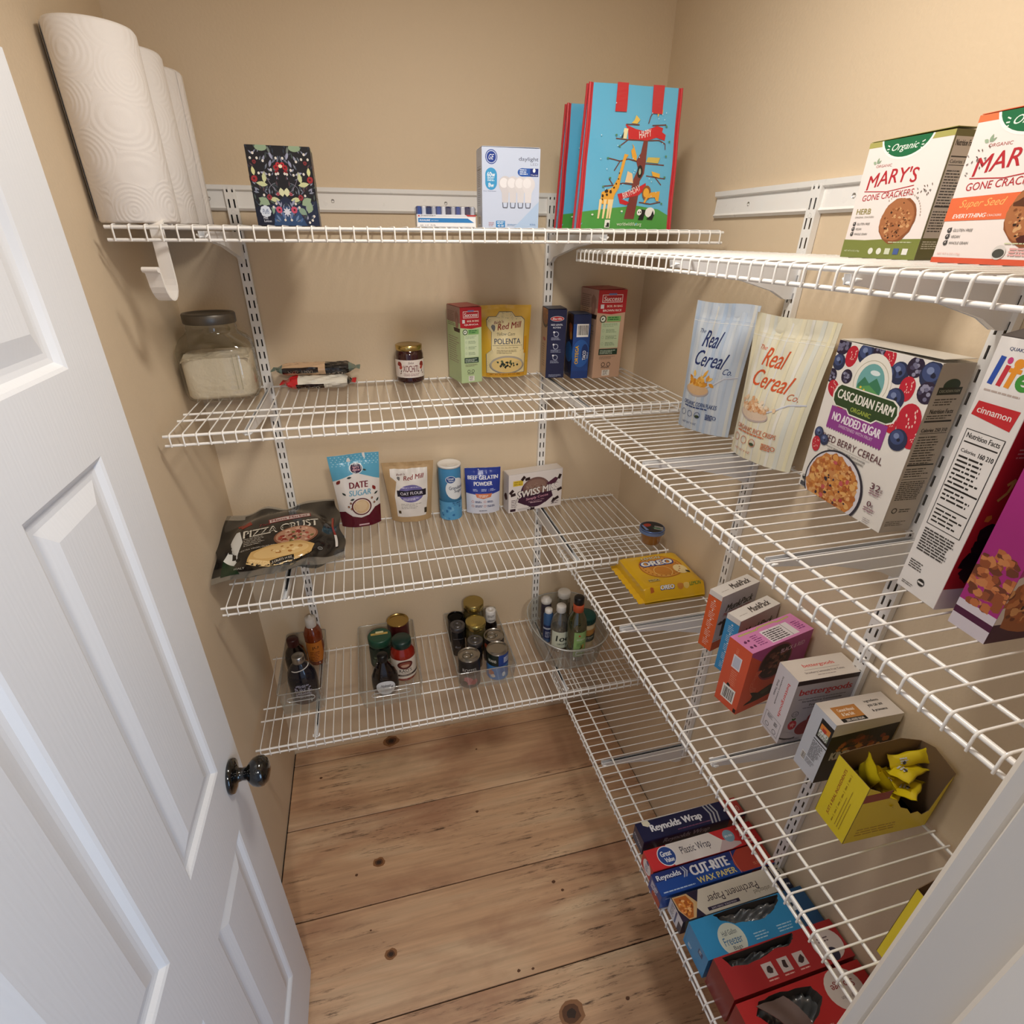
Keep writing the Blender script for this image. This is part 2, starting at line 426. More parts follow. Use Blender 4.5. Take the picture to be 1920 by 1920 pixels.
# leaf in local coords: y from 0 (hinge) to .686 (free edge), face at x = 0, back at x = -.035
g = G(); DW = .686; HT = 1.976
cols = [(.107, .293), (.397, .583)]; rows = [(.226, .802), (.968, 1.562), (1.668, 1.86)]
ysb = [0, .107, .293, .397, .583, DW]; zsb = [0, .226, .802, .968, 1.562, 1.668, 1.86, HT]
def fq(pts, mat=DM, sm=False): g.add(pts, [(0, 1, 2, 3)], mat, sm)
for i in range(5):
    for j in range(7):
        y0, y1, z0, z1 = ysb[i], ysb[i+1], zsb[j], zsb[j+1]
        if (y0, y1) in cols and (z0, z1) in rows:
            pr = [(0, 0), (.004, -.002), (.010, -.0075), (.016, -.0085), (.022, -.0085), (.045, -.0022), (.049, -.0022)]
            for (a, xa), (bb, xb) in zip(pr, pr[1:]):
                A = [(xa, y0+a, z0+a), (xa, y1-a, z0+a), (xa, y1-a, z1-a), (xa, y0+a, z1-a)]
                Bq = [(xb, y0+bb, z0+bb), (xb, y1-bb, z0+bb), (xb, y1-bb, z1-bb), (xb, y0+bb, z1-bb)]
                for k in range(4): fq([A[k], A[(k+1) % 4], Bq[(k+1) % 4], Bq[k]])
            a, x = pr[-1]; fq([(x, y0+a, z0+a), (x, y1-a, z0+a), (x, y1-a, z1-a), (x, y0+a, z1-a)])
        else: fq([(0, y0, z0), (0, y1, z0), (0, y1, z1), (0, y0, z1)])
x = -.035
fq([(x, 0, 0), (x, 0, HT), (x, DW, HT), (x, DW, 0)]); fq([(0, DW, 0), (x, DW, 0), (x, DW, HT), (0, DW, HT)]); fq([(0, 0, 0), (0, 0, HT), (x, 0, HT), (x, 0, 0)])
fq([(0, 0, HT), (0, DW, HT), (x, DW, HT), (x, 0, HT)]); fq([(0, 0, 0), (x, 0, 0), (x, DW, 0), (0, DW, 0)])
g.obj('door_leaf', door)
KB = M('060606', .12, 0, .6)
def lathe_x(prof, mat, cy, cz, sgn=1):
    q = G(); q.lathe([(r, h) for r, h in prof], mat, 40)
    q.v = [(sgn*z, cy+xx, cz+yy) for xx, yy, z in q.v]; return q
for sgn, nm in ((1, 'door_knob'), (-1, 'door_knob')):
    pr = [(0, 0), (.032, 0), (.033, .003), (.031, .008), (.020, .011), (.013, .014), (.0115, .022), (.013, .030), (.019, .034), (.0255, .041), (.0285, .050), (.0275, .059), (.021, .066), (.010, .0695), (0, .070)]
    q = lathe_x(pr, KB, .622, .905, sgn)
    if sgn < 0: q.v = [(a-.035, b_, c_) for a, b_, c_ in q.v]
    q.obj(nm, door)
HG = M('8E8B86', .3, 1)
for z in (.2, 1.0, 1.78):
    q = G(); q.tube([(.006, -.004, z), (.006, -.004, z+.09)], .006, HG, 10); q.obj('hinge', door)
# ---------------------------------------------------------------- wire shelving
WH = M('F1EFEB', .28, 0, .3); I = .0254; HL = .020
def wire_shelf(name, label, x_first, depth, mids, nw, ends=(.013, .009)):
    """local x runs along the shelf (first wire at 0), y=0 is the wall, front at -depth; z=0 is the axis of the thick rods"""
    t = thing(name, label, 'shelf')
    g = G(); L = (nw-1)*I
    for k in range(nw):
        x = k*I
        g.tube([(x, -.004, .0042), (x, -depth+.004, .0042), (x, -depth-.0022, .0028), (x, -depth-.0043, -.002), (x, -depth-.0043, -HL-.002)], .00155, WH, 6)
    g.obj('wire_deck', t)
    for y, z, r in [(-.010, 0, .0026)]+[(-m, 0, .0027) for m in mids]+[(-depth, 0, .0031), (-depth, -HL, .0029)]:
        q = G(); q.tube([(-ends[0], y, z), (L+ends[1], y, z)], r, WH, 10); q.obj('rod', t)
    return t
XS = dict(b1=-1.2329, b2=-1.242, b3=-1.2301, b4=-1.2504)
ZS = dict(b1=1.8279, b2=1.4481, b3=1.0058, b4=.498, r1=1.7874, r2=1.402, r3=.9539, r4=.4486)
bs = wire_shelf('wire_shelf', 'x', 0, .4025, (.2431, .2944), 48)
word = {'1': 'topmost', '2': 'second from the top', '3': 'third from the top', '4': 'lowest'}
extra_b = {'1': 'holding paper towels', '2': 'with the flour jar', '3': 'with the pizza crusts', '4': 'holding the clear bins'}
extra_r = {'1': 'holding two cracker boxes', '2': 'with cereal boxes', '3': 'holding the lemon cookies', '4': 'with boxes of wrap'}
for i, k in enumerate(('b1', 'b2', 'b3', 'b4')):
    o = bs if i == 0 else copy_tree(bs)
    o.location = (XS[k], 0, ZS[k]); tag(o, 'white wire shelf on back wall, %s, %s' % (word[k[1]], extra_b[k[1]]), 'shelf', 'wire shelves on the back wall')
rs = wire_shelf('wire_shelf', 'x', 0, .3023, (.248,), 48, (.010, .010))
Y0 = dict(r1=-.2319, r2=-.2450, r3=-.2310, r4=-.2520)
for i, k in enumerate(('r1', 'r2', 'r3', 'r4')):
    o = rs if i == 0 else copy_tree(rs)
    o.location = (0, Y0[k], ZS[k]); o.rotation_euler.z = -PI/2
    tag(o, 'narrow white wire shelf on right wall, %s, %s' % (word[k[1]], extra_r[k[1]]), 'shelf', 'wire shelves on the right wall')

# wall uprights with twin rows of slots
def upright(label, z0, z1, group):
    t = thing('shelf_upright', label, 'shelf upright', group=group); g = G(); w = .0250; d = .0125; P = .0317
    h = z1-z0; xs = [-w/2, -.0076, -.0040, .0040, .0076, w/2]
    g.add([(-w/2, 0, 0), (-w/2, 0, h), (-w/2, -d, h), (-w/2, -d, 0)], [(0, 3, 2, 1)], WH); g.add([(w/2, 0, 0), (w/2, 0, h), (w/2, -d, h), (w/2, -d, 0)], [(0, 1, 2, 3)], WH)
    z = 0; k = 0
    dk = M('17171A', .8)  # near-black backing, stands in for the shade inside the slots
    while z < h-1e-6:
        zz = [z, min(z+.0065, h), min(z+.0245, h), min(z+P, h)]
        for i in range(5):
            for j in range(3):
                if zz[j+1]-zz[j] < 1e-6: continue
                if i in (1, 3) and j == 1: 
                    g.add([(xs[i], -d+.0035, zz[j]), (xs[i+1], -d+.0035, zz[j]), (xs[i+1], -d+.0035, zz[j+1]), (xs[i], -d+.0035, zz[j+1])], [(0, 1, 2, 3)], dk); continue
                g.add([(xs[i], -d, zz[j]), (xs[i+1], -d, zz[j]), (xs[i+1], -d, zz[j+1]), (xs[i], -d, zz[j+1])], [(0, 1, 2, 3)], WH)
        z += P
    g.obj('slotted_channel', t)
    q = G(); q.lathe([(0, -.002), (.0035, -.002), (.004, 0)], M('C8C8C6', .3, 1), 12); q.v = [(a, -d-c-.0005, h-.05+b) for a, b, c in q.v]; q.obj('screw', t)
    return t
UX = (-1.0986, -.3025); UY = (-.636, -1.035, -1.40)
o = upright('slotted white shelf upright on the back wall near the left corner', .44, 1.915, 'shelf uprights on the back wall'); o.location = (UX[0], -.001, .44)
copy_tree(o, loc=(UX[1], -.001, .44), label='slotted white shelf upright on the back wall near the right corner')
o = upright('slotted white shelf upright on the right wall, farthest from the doorway', .40, 1.905, 'shelf uprights on the right wall'); o.location = (-.001, UY[0], .40); o.rotation_euler.z = -PI/2
copy_tree(o, loc=(-.001, UY[1], .40), label='slotted white shelf upright in the middle of the right wall')
copy_tree(o, loc=(-.001, UY[2], .40), label='slotted white shelf upright on the right wall nearest the doorway')

# horizontal hang rails
def rail(label, L):
    t = thing('hanging_rail', label, 'wall rail'); g = G()
    pr = [(0, -.052), (-.004, -.052), (-.009, -.047), (-.0055, -.043), (-.0045, -.012), (-.011, -.009), (-.012, .0), (0, .0)]
    g.ext(pr, lambda u, v, s: (s, u, v), L, WH); g.obj('rail', t)
    for x in [.12+.28*i for i in range(int(L/.28))]:
        q = G(); q.lathe([(0, -.001), (.003, -.001), (.004, 0)], M('C8C8C6', .3, 1), 12); q.v = [(a+x, -c-.0060, b-.028) for a, b, c in q.v]; q.obj('screw', t)
    return t
o = rail('long white metal hanging rail across the back wall', 1.255); o.location = (-W+.006, -.0145, 1.9197)
for c in o.children: pass
o.location = (-W+.006, -.001, 1.9197)
o = rail('white metal hanging rail on the right wall behind the cracker boxes', 1.13); o.location = (-.001, -.3192, 1.9101); o.rotation_euler.z = -PI/2

# brackets: folded sheet, open along the top
BW = .0055
def bracket(depth, label, group):
    t = thing('shelf_bracket', label, 'shelf bracket', group=group); g = G(); m = M('E9EAEC', .3, 0, .3)
    pr = [(-.012, -.006), (-.012, -.075), (-.030, -.075), (-.060, -.060), (-depth*.55, -.034), (-depth+.03, -.020), (-depth+.006, -.018), (-depth+.004, -.006)]
    for sx in (-1, 1):
        x0 = sx*BW; x1 = sx*(BW-.0014); g.ext(pr, lambda u, v, s, x0=x0, x1=x1: (x0+(x1-x0)*s, u, v), 1, m)
    low = pr[1:-1]
    for (a, b), (c, d) in zip(low, low[1:]):
        g.add([(-BW, a, b+.0005), (BW, a, b+.0005), (BW, c, d+.0005), (-BW, c, d+.0005)], [(0, 1, 2, 3)], m)
    g.obj('bracket_arm', t)
    q = G(); q.box(-BW+.0016, -depth*.86, -.0150, BW-.0016, -.016, -.0120, M('141416', .6)); q.obj('insert', t)  # thin black strip in the gap between the two plates
    q = G(); q.tube([(-.009, -depth+.016, -.012), (-.009, -depth+.0085, -.012), (-.005, -depth+.0085, -.016), (.005, -depth+.0085, -.016), (.009, -depth+.0085, -.012), (.009, -depth+.016, -.012)], .0016, M('F7F7F5', .2), 6); q.obj('end_clip', t)
    return t
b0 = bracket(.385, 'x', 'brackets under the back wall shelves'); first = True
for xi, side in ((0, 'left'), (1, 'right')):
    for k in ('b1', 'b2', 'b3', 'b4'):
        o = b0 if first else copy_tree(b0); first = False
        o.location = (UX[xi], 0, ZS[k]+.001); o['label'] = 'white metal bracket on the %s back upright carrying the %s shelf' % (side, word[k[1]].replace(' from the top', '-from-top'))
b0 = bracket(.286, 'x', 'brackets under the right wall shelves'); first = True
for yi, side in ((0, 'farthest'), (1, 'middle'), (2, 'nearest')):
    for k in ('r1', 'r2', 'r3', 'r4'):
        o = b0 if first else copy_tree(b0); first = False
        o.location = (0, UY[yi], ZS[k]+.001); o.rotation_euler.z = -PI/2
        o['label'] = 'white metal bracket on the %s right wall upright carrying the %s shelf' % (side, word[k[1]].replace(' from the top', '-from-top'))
ST = {k: v+.0058 for k, v in ZS.items()}     # resting height on each shelf
# ---------------------------------------------------------------- packaging builders
def flakes(a, cx, cy, rx, ry, n, cols, seed=1, s=.10, inside=True):
    R = random.Random(seed); q = min(rx, ry); o0 = a.o
    for i in range(n):
        t = R.uniform(0, 2*PI); r = math.sqrt(R.random())*(.92 if inside else 1.1)
        a.blob(cx+rx*r*math.cos(t), cy+ry*r*math.sin(t), q*s*R.uniform(.6, 1.35), R.choice(cols), R.randint(0, 9999), 8, .3, R.uniform(.6, 1)); a.o = o0+i*a.st*.15
    a.o += a.st*1.5
FLK = ['C8803C', 'D9994F', 'B5692C', 'E0AC66', '9C5426', 'C98A50']
def berry_blue(a, x, y, r, seed=0):
    a.ell(x, y, r, r, '27304F', 20); a.ell(x-r*.15, y+r*.2, r*.72, r*.66, '3E4C77', 18); a.ell(x-r*.25, y+r*.3, r*.3, r*.26, '7785AB', 12); a.blob(x+r*.1, y, r*.2, '1B2138', seed, 7)
def berry_black(a, x, y, r, seed=0):
    R = random.Random(seed); a.ell(x, y, r, r, '2A2038', 18)
    for i in range(11):
        t = R.uniform(0, 2*PI); q = r*.7*math.sqrt(R.random()); a.ell(x+q*math.cos(t), y+q*math.sin(t), r*.22, r*.2, R.choice(['6E6C86', '8E8DA4', '4A4560']), 8); a.o -= a.st*.8
    a.o += a.st
def berry_straw(a, x, y, r, rot=0, seed=0):
    P = []
    for k in range(20):
        t = 2*PI*k/20; q = r*(1.0 if math.sin(t) > 0 else 1.0+.35*abs(math.sin(t))**2); u, v = q*.85*math.cos(t), q*math.sin(t)
        P.append((x+u*math.cos(rot)-v*math.sin(rot), y+u*math.sin(rot)+v*math.cos(rot)))
    a.poly(P, 'BE2136'); R = random.Random(seed)
    for i in range(12):
        u = R.uniform(-.55, .55)*r; v = R.uniform(-.8, .6)*r; a.ell(x+u*math.cos(rot)-v*math.sin(rot), y+u*math.sin(rot)+v*math.cos(rot), r*.05, r*.1, 'F0C9BE', 6, rot); a.o -= a.st*.8
    a.o += a.st
def ring(a, x, y, r, w, col, n=22):
    for i in range(n):
        t0, t1 = 2*PI*i/n, 2*PI*(i+1)/n
        a.poly([(x+r*math.cos(t0), y+r*math.sin(t0)), (x+r*math.cos(t1), y+r*math.sin(t1)), (x+(r-w)*math.cos(t1), y+(r-w)*math.sin(t1)), (x+(r-w)*math.cos(t0), y+(r-w)*math.sin(t0))], col); a.o -= a.st
    a.o += a.st
def carton(name, label, cat, x, y, z, deg, w, d, h, col, group=None, side=None, top=None, flap='T', rough=.38, tilt=0, bevel=.0008):
    """folding carton; returns thing, mesh builder.  finish with done()"""
    t = thing(name, label, cat, group=group); place(t, x, y, z, R_(deg), w, d)
    if tilt: t.rotation_euler.x = R_(tilt)
    g = G(); g.box(-w/2, -d/2, 0, w/2, d/2, h, M(col, rough), bevel)
    def A(s, **k): return art(g, w, d, h, s, rough=rough, **k)
    return t, g, A
def lid_flap(t, w, d, h, col, lift=.003, side='R'):
    """closed top flap: a thin board, its free edge lifted a little"""
    g = G(); m = M(col, .4)
    if side == 'R':
        P = [(-w/2+.001, -d/2+.001, h+.0008), (-w/2+.001, d/2-.001, h+.0008), (w/2-.001, d/2-.001, h+lift), (w/2-.001, -d/2+.001, h+lift)]
    else:
        P = [(-w/2+.001, -d/2+.001, h+lift), (-w/2+.001, d/2-.001, h+.0008), (w/2-.001, d/2-.001, h+.0008), (w/2-.001, -d/2+.001, h+lift)]
    Q = [(a, b, c+.0006) for a, b, c in P]
    g.add(P+Q, [(0, 1, 2, 3), (7, 6, 5, 4), (0, 3, 7, 4), (1, 5, 6, 2), (2, 6, 7, 3), (0, 4, 5, 1)], m); return g.obj('lid_flap', t), P
def pouch_geo(w, h, t, wt=None, seal=.06, wr=.0012, seed=0, wave=1.0):
    """stand-up pouch: returns front map fn(u, v, o) with u 0..w, v 0..h and back map"""
    wt = wt or w; R = random.Random(seed); ph = [R.uniform(0, 6) for _ in range(6)]
    def T(v):
        q = v/h
        if q > 1-seal: return .0
        q2 = q/(1-seal); return t*(1-q2**3)**.8*(.88+.12*math.sin(PI*min(q2*1.6, 1)))
    def f(u, v, o, sd=-1):
        s = max(-1, min(1, 2*u/w-1)); q = v/h; hw = (w+(wt-w)*q)/2
        pinch = 1-.03*math.sin(PI*min(q*1.2, 1))*wave
        fold = wr*(math.sin(9*s+7*q+ph[0])*math.sin(11*q+ph[1])+.6*math.sin(17*q-5*s+ph[2])+.5*math.sin(21*s*q+ph[3]))*(1-abs(s)**3)
        b = T(v)/2*(1-abs(s)**2.6)
        bend = .004*math.sin(2.2*q+ph[4])*wave
        return (s*hw*pinch, sd*(b+.0004+o)+(fold if sd < 0 else 0)*(.4+q)+bend*q, v+(.0015*math.cos(3*s+ph[5])*q*wave))
    return f
def pouch(g, f, w, h, mat, n=40, m=52, back=None):
    for sd in (-1, 1):
        vs = []; fs = []
        for j in range(m+1):
            for i in range(n+1): vs.append(f(w*i/n, h*j/m, 0, sd))
        for j in range(m):
            for i in range(n):
                q = (j*(n+1)+i, j*(n+1)+i+1, (j+1)*(n+1)+i+1, (j+1)*(n+1)+i); fs.append(q if sd < 0 else tuple(reversed(q)))
        g.add(vs, fs, (back or mat) if sd > 0 else mat, True)
    vs = [f(w*i/n, 0, 0, -1) for i in range(n+1)]+[f(w*i/n, 0, 0, 1) for i in range(n+1)]
    g.add(vs, [(i, n+1+i, n+2+i, i+1) for i in range(n)], back or mat)
def cyl(r, cx=0, cy=0, W=None):
    """label map around a vertical cylinder, label centre faces -y"""
    W = W or 2*PI*r
    def f(u, v, o):
        rr = (r(v) if callable(r) else r); a = (u-W/2)/(rr if not callable(r) else r(0) or .03)
        return (cx+(rr+o)*math.sin(a), cy-(rr+o)*math.cos(a), v)
    return f
def can(name, label, x, y, z, r, h, body, group, lid='BDBBB5', art_fn=None, rz=0, cat='can'):
    t = thing(name, label, cat, (x, y, z), R_(rz), group=group); g = G(); mt = M(lid, .22, 1)
    g.lathe([(0, .002), (r*.93, .002), (r, 0), (r, .003)], mt); g.lathe([(r, .003), (r*.985, .006), (r*.985, h-.006), (r, h-.003)], M(body, .35))
    W_ = 2*PI*r*.985; a = Art(g, cyl(r*.987, W=W_), W_, h, res=.006, rough=.35)
    if art_fn: art_fn(a, W_, h)
    g.obj('can_body', t)
    q = G(); q.lathe([(r, h-.003), (r*1.01, h-.0015), (r, h), (r*.95, h), (r*.93, h-.003), (r*.86, h-.0035), (r*.80, h-.0022), (r*.5, h-.0026), (0, h-.0026)], mt, 40); q.obj('can_end', t)
    return t
def pull_tab(t, r, h):
    g = G(); m = M('A8A6A0', .25, 1)
    g.tube([(r*.42*math.cos(k*PI/8)-.2*r, r*.30*math.sin(k*PI/8), h+.0006) for k in range(16)], .0011, m, 6, closed=True)
    g.lathe([(r*.14, h-.002), (r*.14, h+.0012), (0, h+.0014)], m, 12, cx=r*.22); g.obj('pull_tab', t)
def bottle(name, label, x, y, z, prof, mat, capprof, capmat, group=None, rz=0, cat='bottle', sx=1, sy=1, fill=None, n=36, capname='cap'):
    t = thing(name, label, cat, (x, y, z), R_(rz), group=group); g = G(); g.lathe(prof, mat, n, sx=sx, sy=sy)
    if fill: 
        q = G(); q.lathe(fill[0], fill[1], n, sx=sx, sy=sy); q.obj('contents', t)
    c = G(); c.lathe(capprof, capmat, 30); c.obj(capname, t)
    return t, g
# ================================================================= back wall, top shelf
z = ST['b1']
def towel_mat():
    m, nt, b, N, L = nodes_mat('embossed_paper_towel')
    b.inputs['Base Color'].default_value = lin('EFE9E3'); b.inputs['Roughness'].default_value = .9
    b.inputs['Subsurface Weight'].default_value = .0
    tc = N('ShaderNodeTexCoord'); v = N('ShaderNodeTexVoronoi'); v.inputs['Scale'].default_value = 15; v.inputs['Randomness'].default_value = .8
    L(tc.outputs['Object'], v.inputs[0])
    mu = N('ShaderNodeMath'); mu.operation = 'MULTIPLY'; mu.inputs[1].default_value = 62; L(v.outputs['Distance'], mu.inputs[0])
    sn = N('ShaderNodeMath'); sn.operation = 'SINE'; L(mu.outputs[0], sn.inputs[0])
    v2 = N('ShaderNodeTexVoronoi'); v2.inputs['Scale'].default_value = 420; L(tc.outputs['Object'], v2.inputs[0])
    ad = N('ShaderNodeMath'); ad.operation = 'MULTIPLY_ADD'; ad.inputs[1].default_value = .35; L(v2.outputs['Distance'], ad.inputs[0]); L(sn.outputs[0], ad.inputs[2])
    bp = N('ShaderNodeBump'); bp.inputs['Strength'].default_value = .13; bp.inputs['Distance'].default_value = .002
    L(ad.outputs[0], bp.inputs['Height']); L(bp.outputs[0], b.inputs['Normal']); return m
TW = towel_mat()
def towel(r=.0655, h=.277):
    t = thing('paper_towel_roll', 'x', 'paper towel', group='paper towel rolls on the top shelf'); g = G()
    g.lathe([(.021, .001), (r-.003, .001), (r, .005), (r, h-.005), (r-.003, h), (.021, h)], TW, 56)
    # loose sheet edge
    a0 = R_(200); vs = []
    for k in range(5):
        t_ = a0+k*.05
        for zz in (.004, h-.004): vs.append(((r+.0008+.0004*k)*math.cos(t_), (r+.0008+.0004*k)*math.sin(t_), zz))
    g.add(vs, [(2*k, 2*k+2, 2*k+3, 2*k+1) for k in range(4)], TW, True)
    g.obj('paper_sheets', t)
    q = G(); q.lathe([(.021, 0), (.0195, 0), (.0195, h), (.021, h)], M('A98C66', .8), 24); q.lathe([(.021, 0), (.021, h)], M('A98C66', .8), 24); q.obj('cardboard_core', t); return t
o = towel(); o.location = (-1.2065, -.333, z); o['label'] = 'white embossed paper towel roll nearest the shelf front, left wall corner'
copy_tree(o, loc=(-1.2045, -.201, z), rz=1.3, label='white paper towel roll in the middle of the row of three')
copy_tree(o, loc=(-1.2025, -.069, z), rz=2.4, label='white paper towel roll at the back of the row, against the back wall')

# hook over the front lip
def strip(path, wd, th, mat, nm, par=None, xf=None):
    g = G(); n = len(path); vs = []
    for i, (a, b) in enumerate(path):
        p0, p1 = path[max(i-1, 0)], path[min(i+1, n-1)]; dx, dz = p1[0]-p0[0], p1[1]-p0[1]; l = math.hypot(dx, dz); nx, nz = -dz/l*th/2, dx/l*th/2
        hw = (wd(i/(n-1)) if callable(wd) else wd)/2
        for sx, s in ((-1, 1), (1, 1), (1, -1), (-1, -1)): vs.append((sx*hw, a+s*nx, b+s*nz))
    fs = [(0, 1, 2, 3)]+[tuple(4*(n-1)+k for k in (3, 2, 1, 0))]
    for i in range(n-1):
        for k in range(4): fs.append((4*i+k, 4*i+(k+1) % 4, 4*i+4+(k+1) % 4, 4*i+4+k))
    g.add(vs, fs, mat, False)
    return g
pth = [(.020, .018), (.020, .0300), (.010, .0310), (-.006, .0300), (-.0135, .024), (-.0145, 0), (-.0150, -.03), (-.0150, -.060)]
pth += [(-.015-.022*(1-math.cos(k*PI/10)), -.064-.034*math.sin(k*PI/10)) for k in range(11)]+[(-.061, -.052), (-.066, -.046)]
HK = M('F2EEE9', .3, 0, .3)
t = thing('over_rod_hook', 'white plastic J hook hanging from the front lip under the paper towel rolls', 'hook', (-1.166, -.372, ST['b1']-.026), R_(-14))
strip(pth, lambda s: .0235+.004*s, .0032, HK, 'hook_strap', t).obj('hook_strap', t)
q = G(); q.tube([(-.014, -.066, -.046), (.014, -.066, -.046)], .0048, HK, 12); q.obj('rolled_tip', t)

# floral tissue box
w, d, h = .117, .112, .133
t, g, A = carton('tissue_box', 'tall dark floral tissue cube with pale leaves and red flowers on the top shelf', 'tissue box', -1.009, -.300, z, 1, w, d, h, '141319')
for s in ('F', 'R', 'L'):
    a = A(s); Wd = a.W; cx = Wd/2
    a.poly([(0, 0), (Wd, 0), (Wd, h*.33), (Wd*.7, h*.28), (cx, h*.38), (Wd*.3, h*.28), (0, h*.2)], '1C2440')
    a.poly([(cx-.03, 0), (cx+.035, 0), (cx+.022, h*.2), (cx, h*.26), (cx-.02, h*.2)], '2E4A73')
    RT = random.Random(21)
    for k in range(95):
        u, v, L_, rr, c = RT.uniform(.003, .056), RT.uniform(.006, h-.004), RT.uniform(.006, .012), RT.uniform(.2, 2.6), RT.choice(['6C7186', '8C90A8', '39434A', '4C5A55', '7C8290', '2E3846', '9A9DB4', '5A4048'])
        for m_ in (-1, 1): a.leaf(cx+m_*u, v, L_, L_*.28, rr if m_ > 0 else PI-rr, c); a.o = .00012+k*.000001
    a.o = .00023
    for m_ in (-1, 1):
        X = lambda u: cx+m_*u
        rot = lambda r: r if m_ > 0 else PI-r
        a.ell(X(.030), h*.975, .011, .006, '8FA588', 14); a.o -= a.st*.8
        for (u, v, L_, w_, r, c) in [(.020, .098, .013, .005, 1.9, '9295AE'), (.012, .110, .015, .005, 1.2, '9A9DB6'), (.025, .086, .014, .005, .3, 'A5A6C0'), (.016, .120, .012, .004, 1.4, '6F7A72'),
              (.034, .072, .020, .0085, 1.75, 'C9CF9E'), (.028, .069, .021, .0085, .15, 'C9CF9E'), (.050, .084, .015, .007, 1.5, 'D3D49A'), (.010, .044, .020, .0085, .1, 'C9CF9E'),
              (.004, .050, .015, .011, 1.45, 'D6D8B0'), (.030, .036, .022, .014, .55, '93A98C'), (.040, .022, .020, .013, 1.2, '93A98C'), (.022, .030, .018, .012, -.6, '86A08C'), (.030, .108, .010, .004, 2.0, '8F93A8'),
              (.010, .034, .014, .004, 1.0, '9498B4'), (.014, .026, .012, .004, .6, '8A90B0'), (.006, .012, .014, .004, 1.3, '5F79A6'), (.014, .008, .013, .004, 1.0, '6C86AE'), (.022, .006, .010, .004, .9, '4E6C9C'), (.045, .060, .010, .003, .5, '8A8FA0'), (.046, .056, .010, .003, .2, '8A8FA0')]:
            a.leaf(X(u), v, L_, w_, rot(r), c); a.o -= a.st*.8
        for (u, v, r, c) in [(.051, .079, .0058, '9E2A30'), (.029, .049, .0050, '93303A'), (.046, .106, .0034, '7F2C30'), (.014, .0275, .0058, 'C8506A'), (.008, .098, .005, 'A81E28'), (.004, .103, .004, 'C03038'), (.008, .090, .004, '8F1A24'), (.012, .054, .003, 'B85A66')]:
            a.blob(X(u), v, r, c, int(u*9999), 9, .15); a.ell(X(u), v, r*.35, r*.35, '4B1418', 8)
        for (u, v) in [(.046, .120), (.040, .112), (.052, .112), (.006, .113), (.030, .108), (.018, .094), (.006, .088), (.010, .087), (.038, .052), (.018, .038), (.024, .032), (.006, .010), (.046, .010), (.040, .006), (.050, .017), (.022, .086), (.041, .088)]:
            a.ell(X(u), v, .0021, .0023, 'E9E3DA', 10); a.ell(X(u), v, .0008, .0008, 'BDB4A6', 6); a.o -= a.st*.8
        for k in range(14):
            th = .35+k*.11; r1 = .022; a.line([(X(.006+r1*math.sin(th)), .058+r1*.7*math.cos(th)), (X(.006+r1*math.sin(th+.11)), .058+r1*.7*math.cos(th+.11))], .0010, '7A7F8C'); a.o -= a.st*.8
            th = .2+k*.07; a.line([(X(.002+.040*math.sin(th)*.8), .055+.034*(1-math.cos(th*1.4))), (X(.002+.040*math.sin(th+.07)*.8), .055+.034*(1-math.cos((th+.07)*1.4)))], .0008, '8D8494'); a.o -= a.st*.8
    for k in range(8): a.leaf(cx, .024, .0085, .0032, k*PI/4, 'D9DCEA'); a.o -= a.st*.8
    a.ell(cx, .100, .0035, .003, 'EFE6C8')
    if s == 'F':
        a.poly([(0, 0), (.030, 0), (.033, .010), (.030, .030), (.014, .036), (0, .030)], '10142A')
        for k in range(8): a.ell(.0185+.0062*math.cos(k*PI/4), .0245+.0062*math.sin(k*PI/4), .0042, .0042, 'D5DEEC', 12); a.o -= a.st*.8
        a.ell(.0185, .0245, .0085, .0085, 'D5DEEC'); a.text('Puffs', .0186, .0245, .0125, .0085, '2C4A82', 0, .3)
        a.text('Plus', .0165, .0130, .0080, .0040, 'D8DCEA', .02); a.text('Lotion', .0195, .0080, .0135, .0040, 'D8DCEA', .02)
a = A('T'); a.ell(w/2, d/2, .036, .026, '23262F')
g.obj('carton', t)
q = G(); q.lathe([(.003, h+.0006), (.012, h+.002), (.010, h+.004), (.004, h+.003)], M('F4F2EE', .8), 14, sx=1.6); q.obj('tissue_slot', t)

# batteries
w, d, h = .126, .036, .0385
t, g, A = carton('battery_pack', 'flat blue and white carded pack of batteries with striped ends showing on top shelf', 'batteries', -.695, -.300, z, 0, w, d, h*.62, 'EDEEF2')
a = art(g, w, d, h*.62, 'F'); H_ = h*.62
a.rect(0, H_*.80, w, H_*.2, 'D9DCE4'); a.poly([(w*.82, H_), (w, H_), (w, H_*.86), (w*.86, H_*.86)], 'B33A3A')
a.text('JOBSMART', w*.19, H_*.88, w*.25, H_*.13, '55585F', .03); a.rect(w*.02, H_*.83, w*.03, H_*.1, 'C23B3B')
a.poly([(w*.02, H_*.38), (w*.97, H_*.38), (w*.86, H_*.72), (w*.02, H_*.72)], '2E7FC2'); a.text('ALKALINE', w*.13, H_*.55, w*.18, H_*.14, 'F2F5FA', .03); a.text('BATTERIES', w*.30, H_*.53, w*.12, H_*.07, 'D5E4F4')
a.rect(0, 0, w, H_*.34, 'F4F4F6'); a.text('AA  1.5V  72 Pk', w*.18, H_*.16, w*.26, H_*.11, '4A4D55', .01); a.rect(w*.02, H_*.02, w*.96, H_*.04, '8E9098')
g.obj('card_sleeve', t)
q = G()
for k in range(12):
    xx = -w/2+.006+k*(w-.012)/11; c = ['2B4E9E', 'E8EAF0', '1E2A5E', 'C9CCD6'][k % 4]
    q.tube([(xx, -.010, H_), (xx, -.010, h)], .0048, M(c, .3), 10); q.tube([(xx, .008, H_), (xx, .008, h)], .0048, M('2B4E9E', .3), 10)
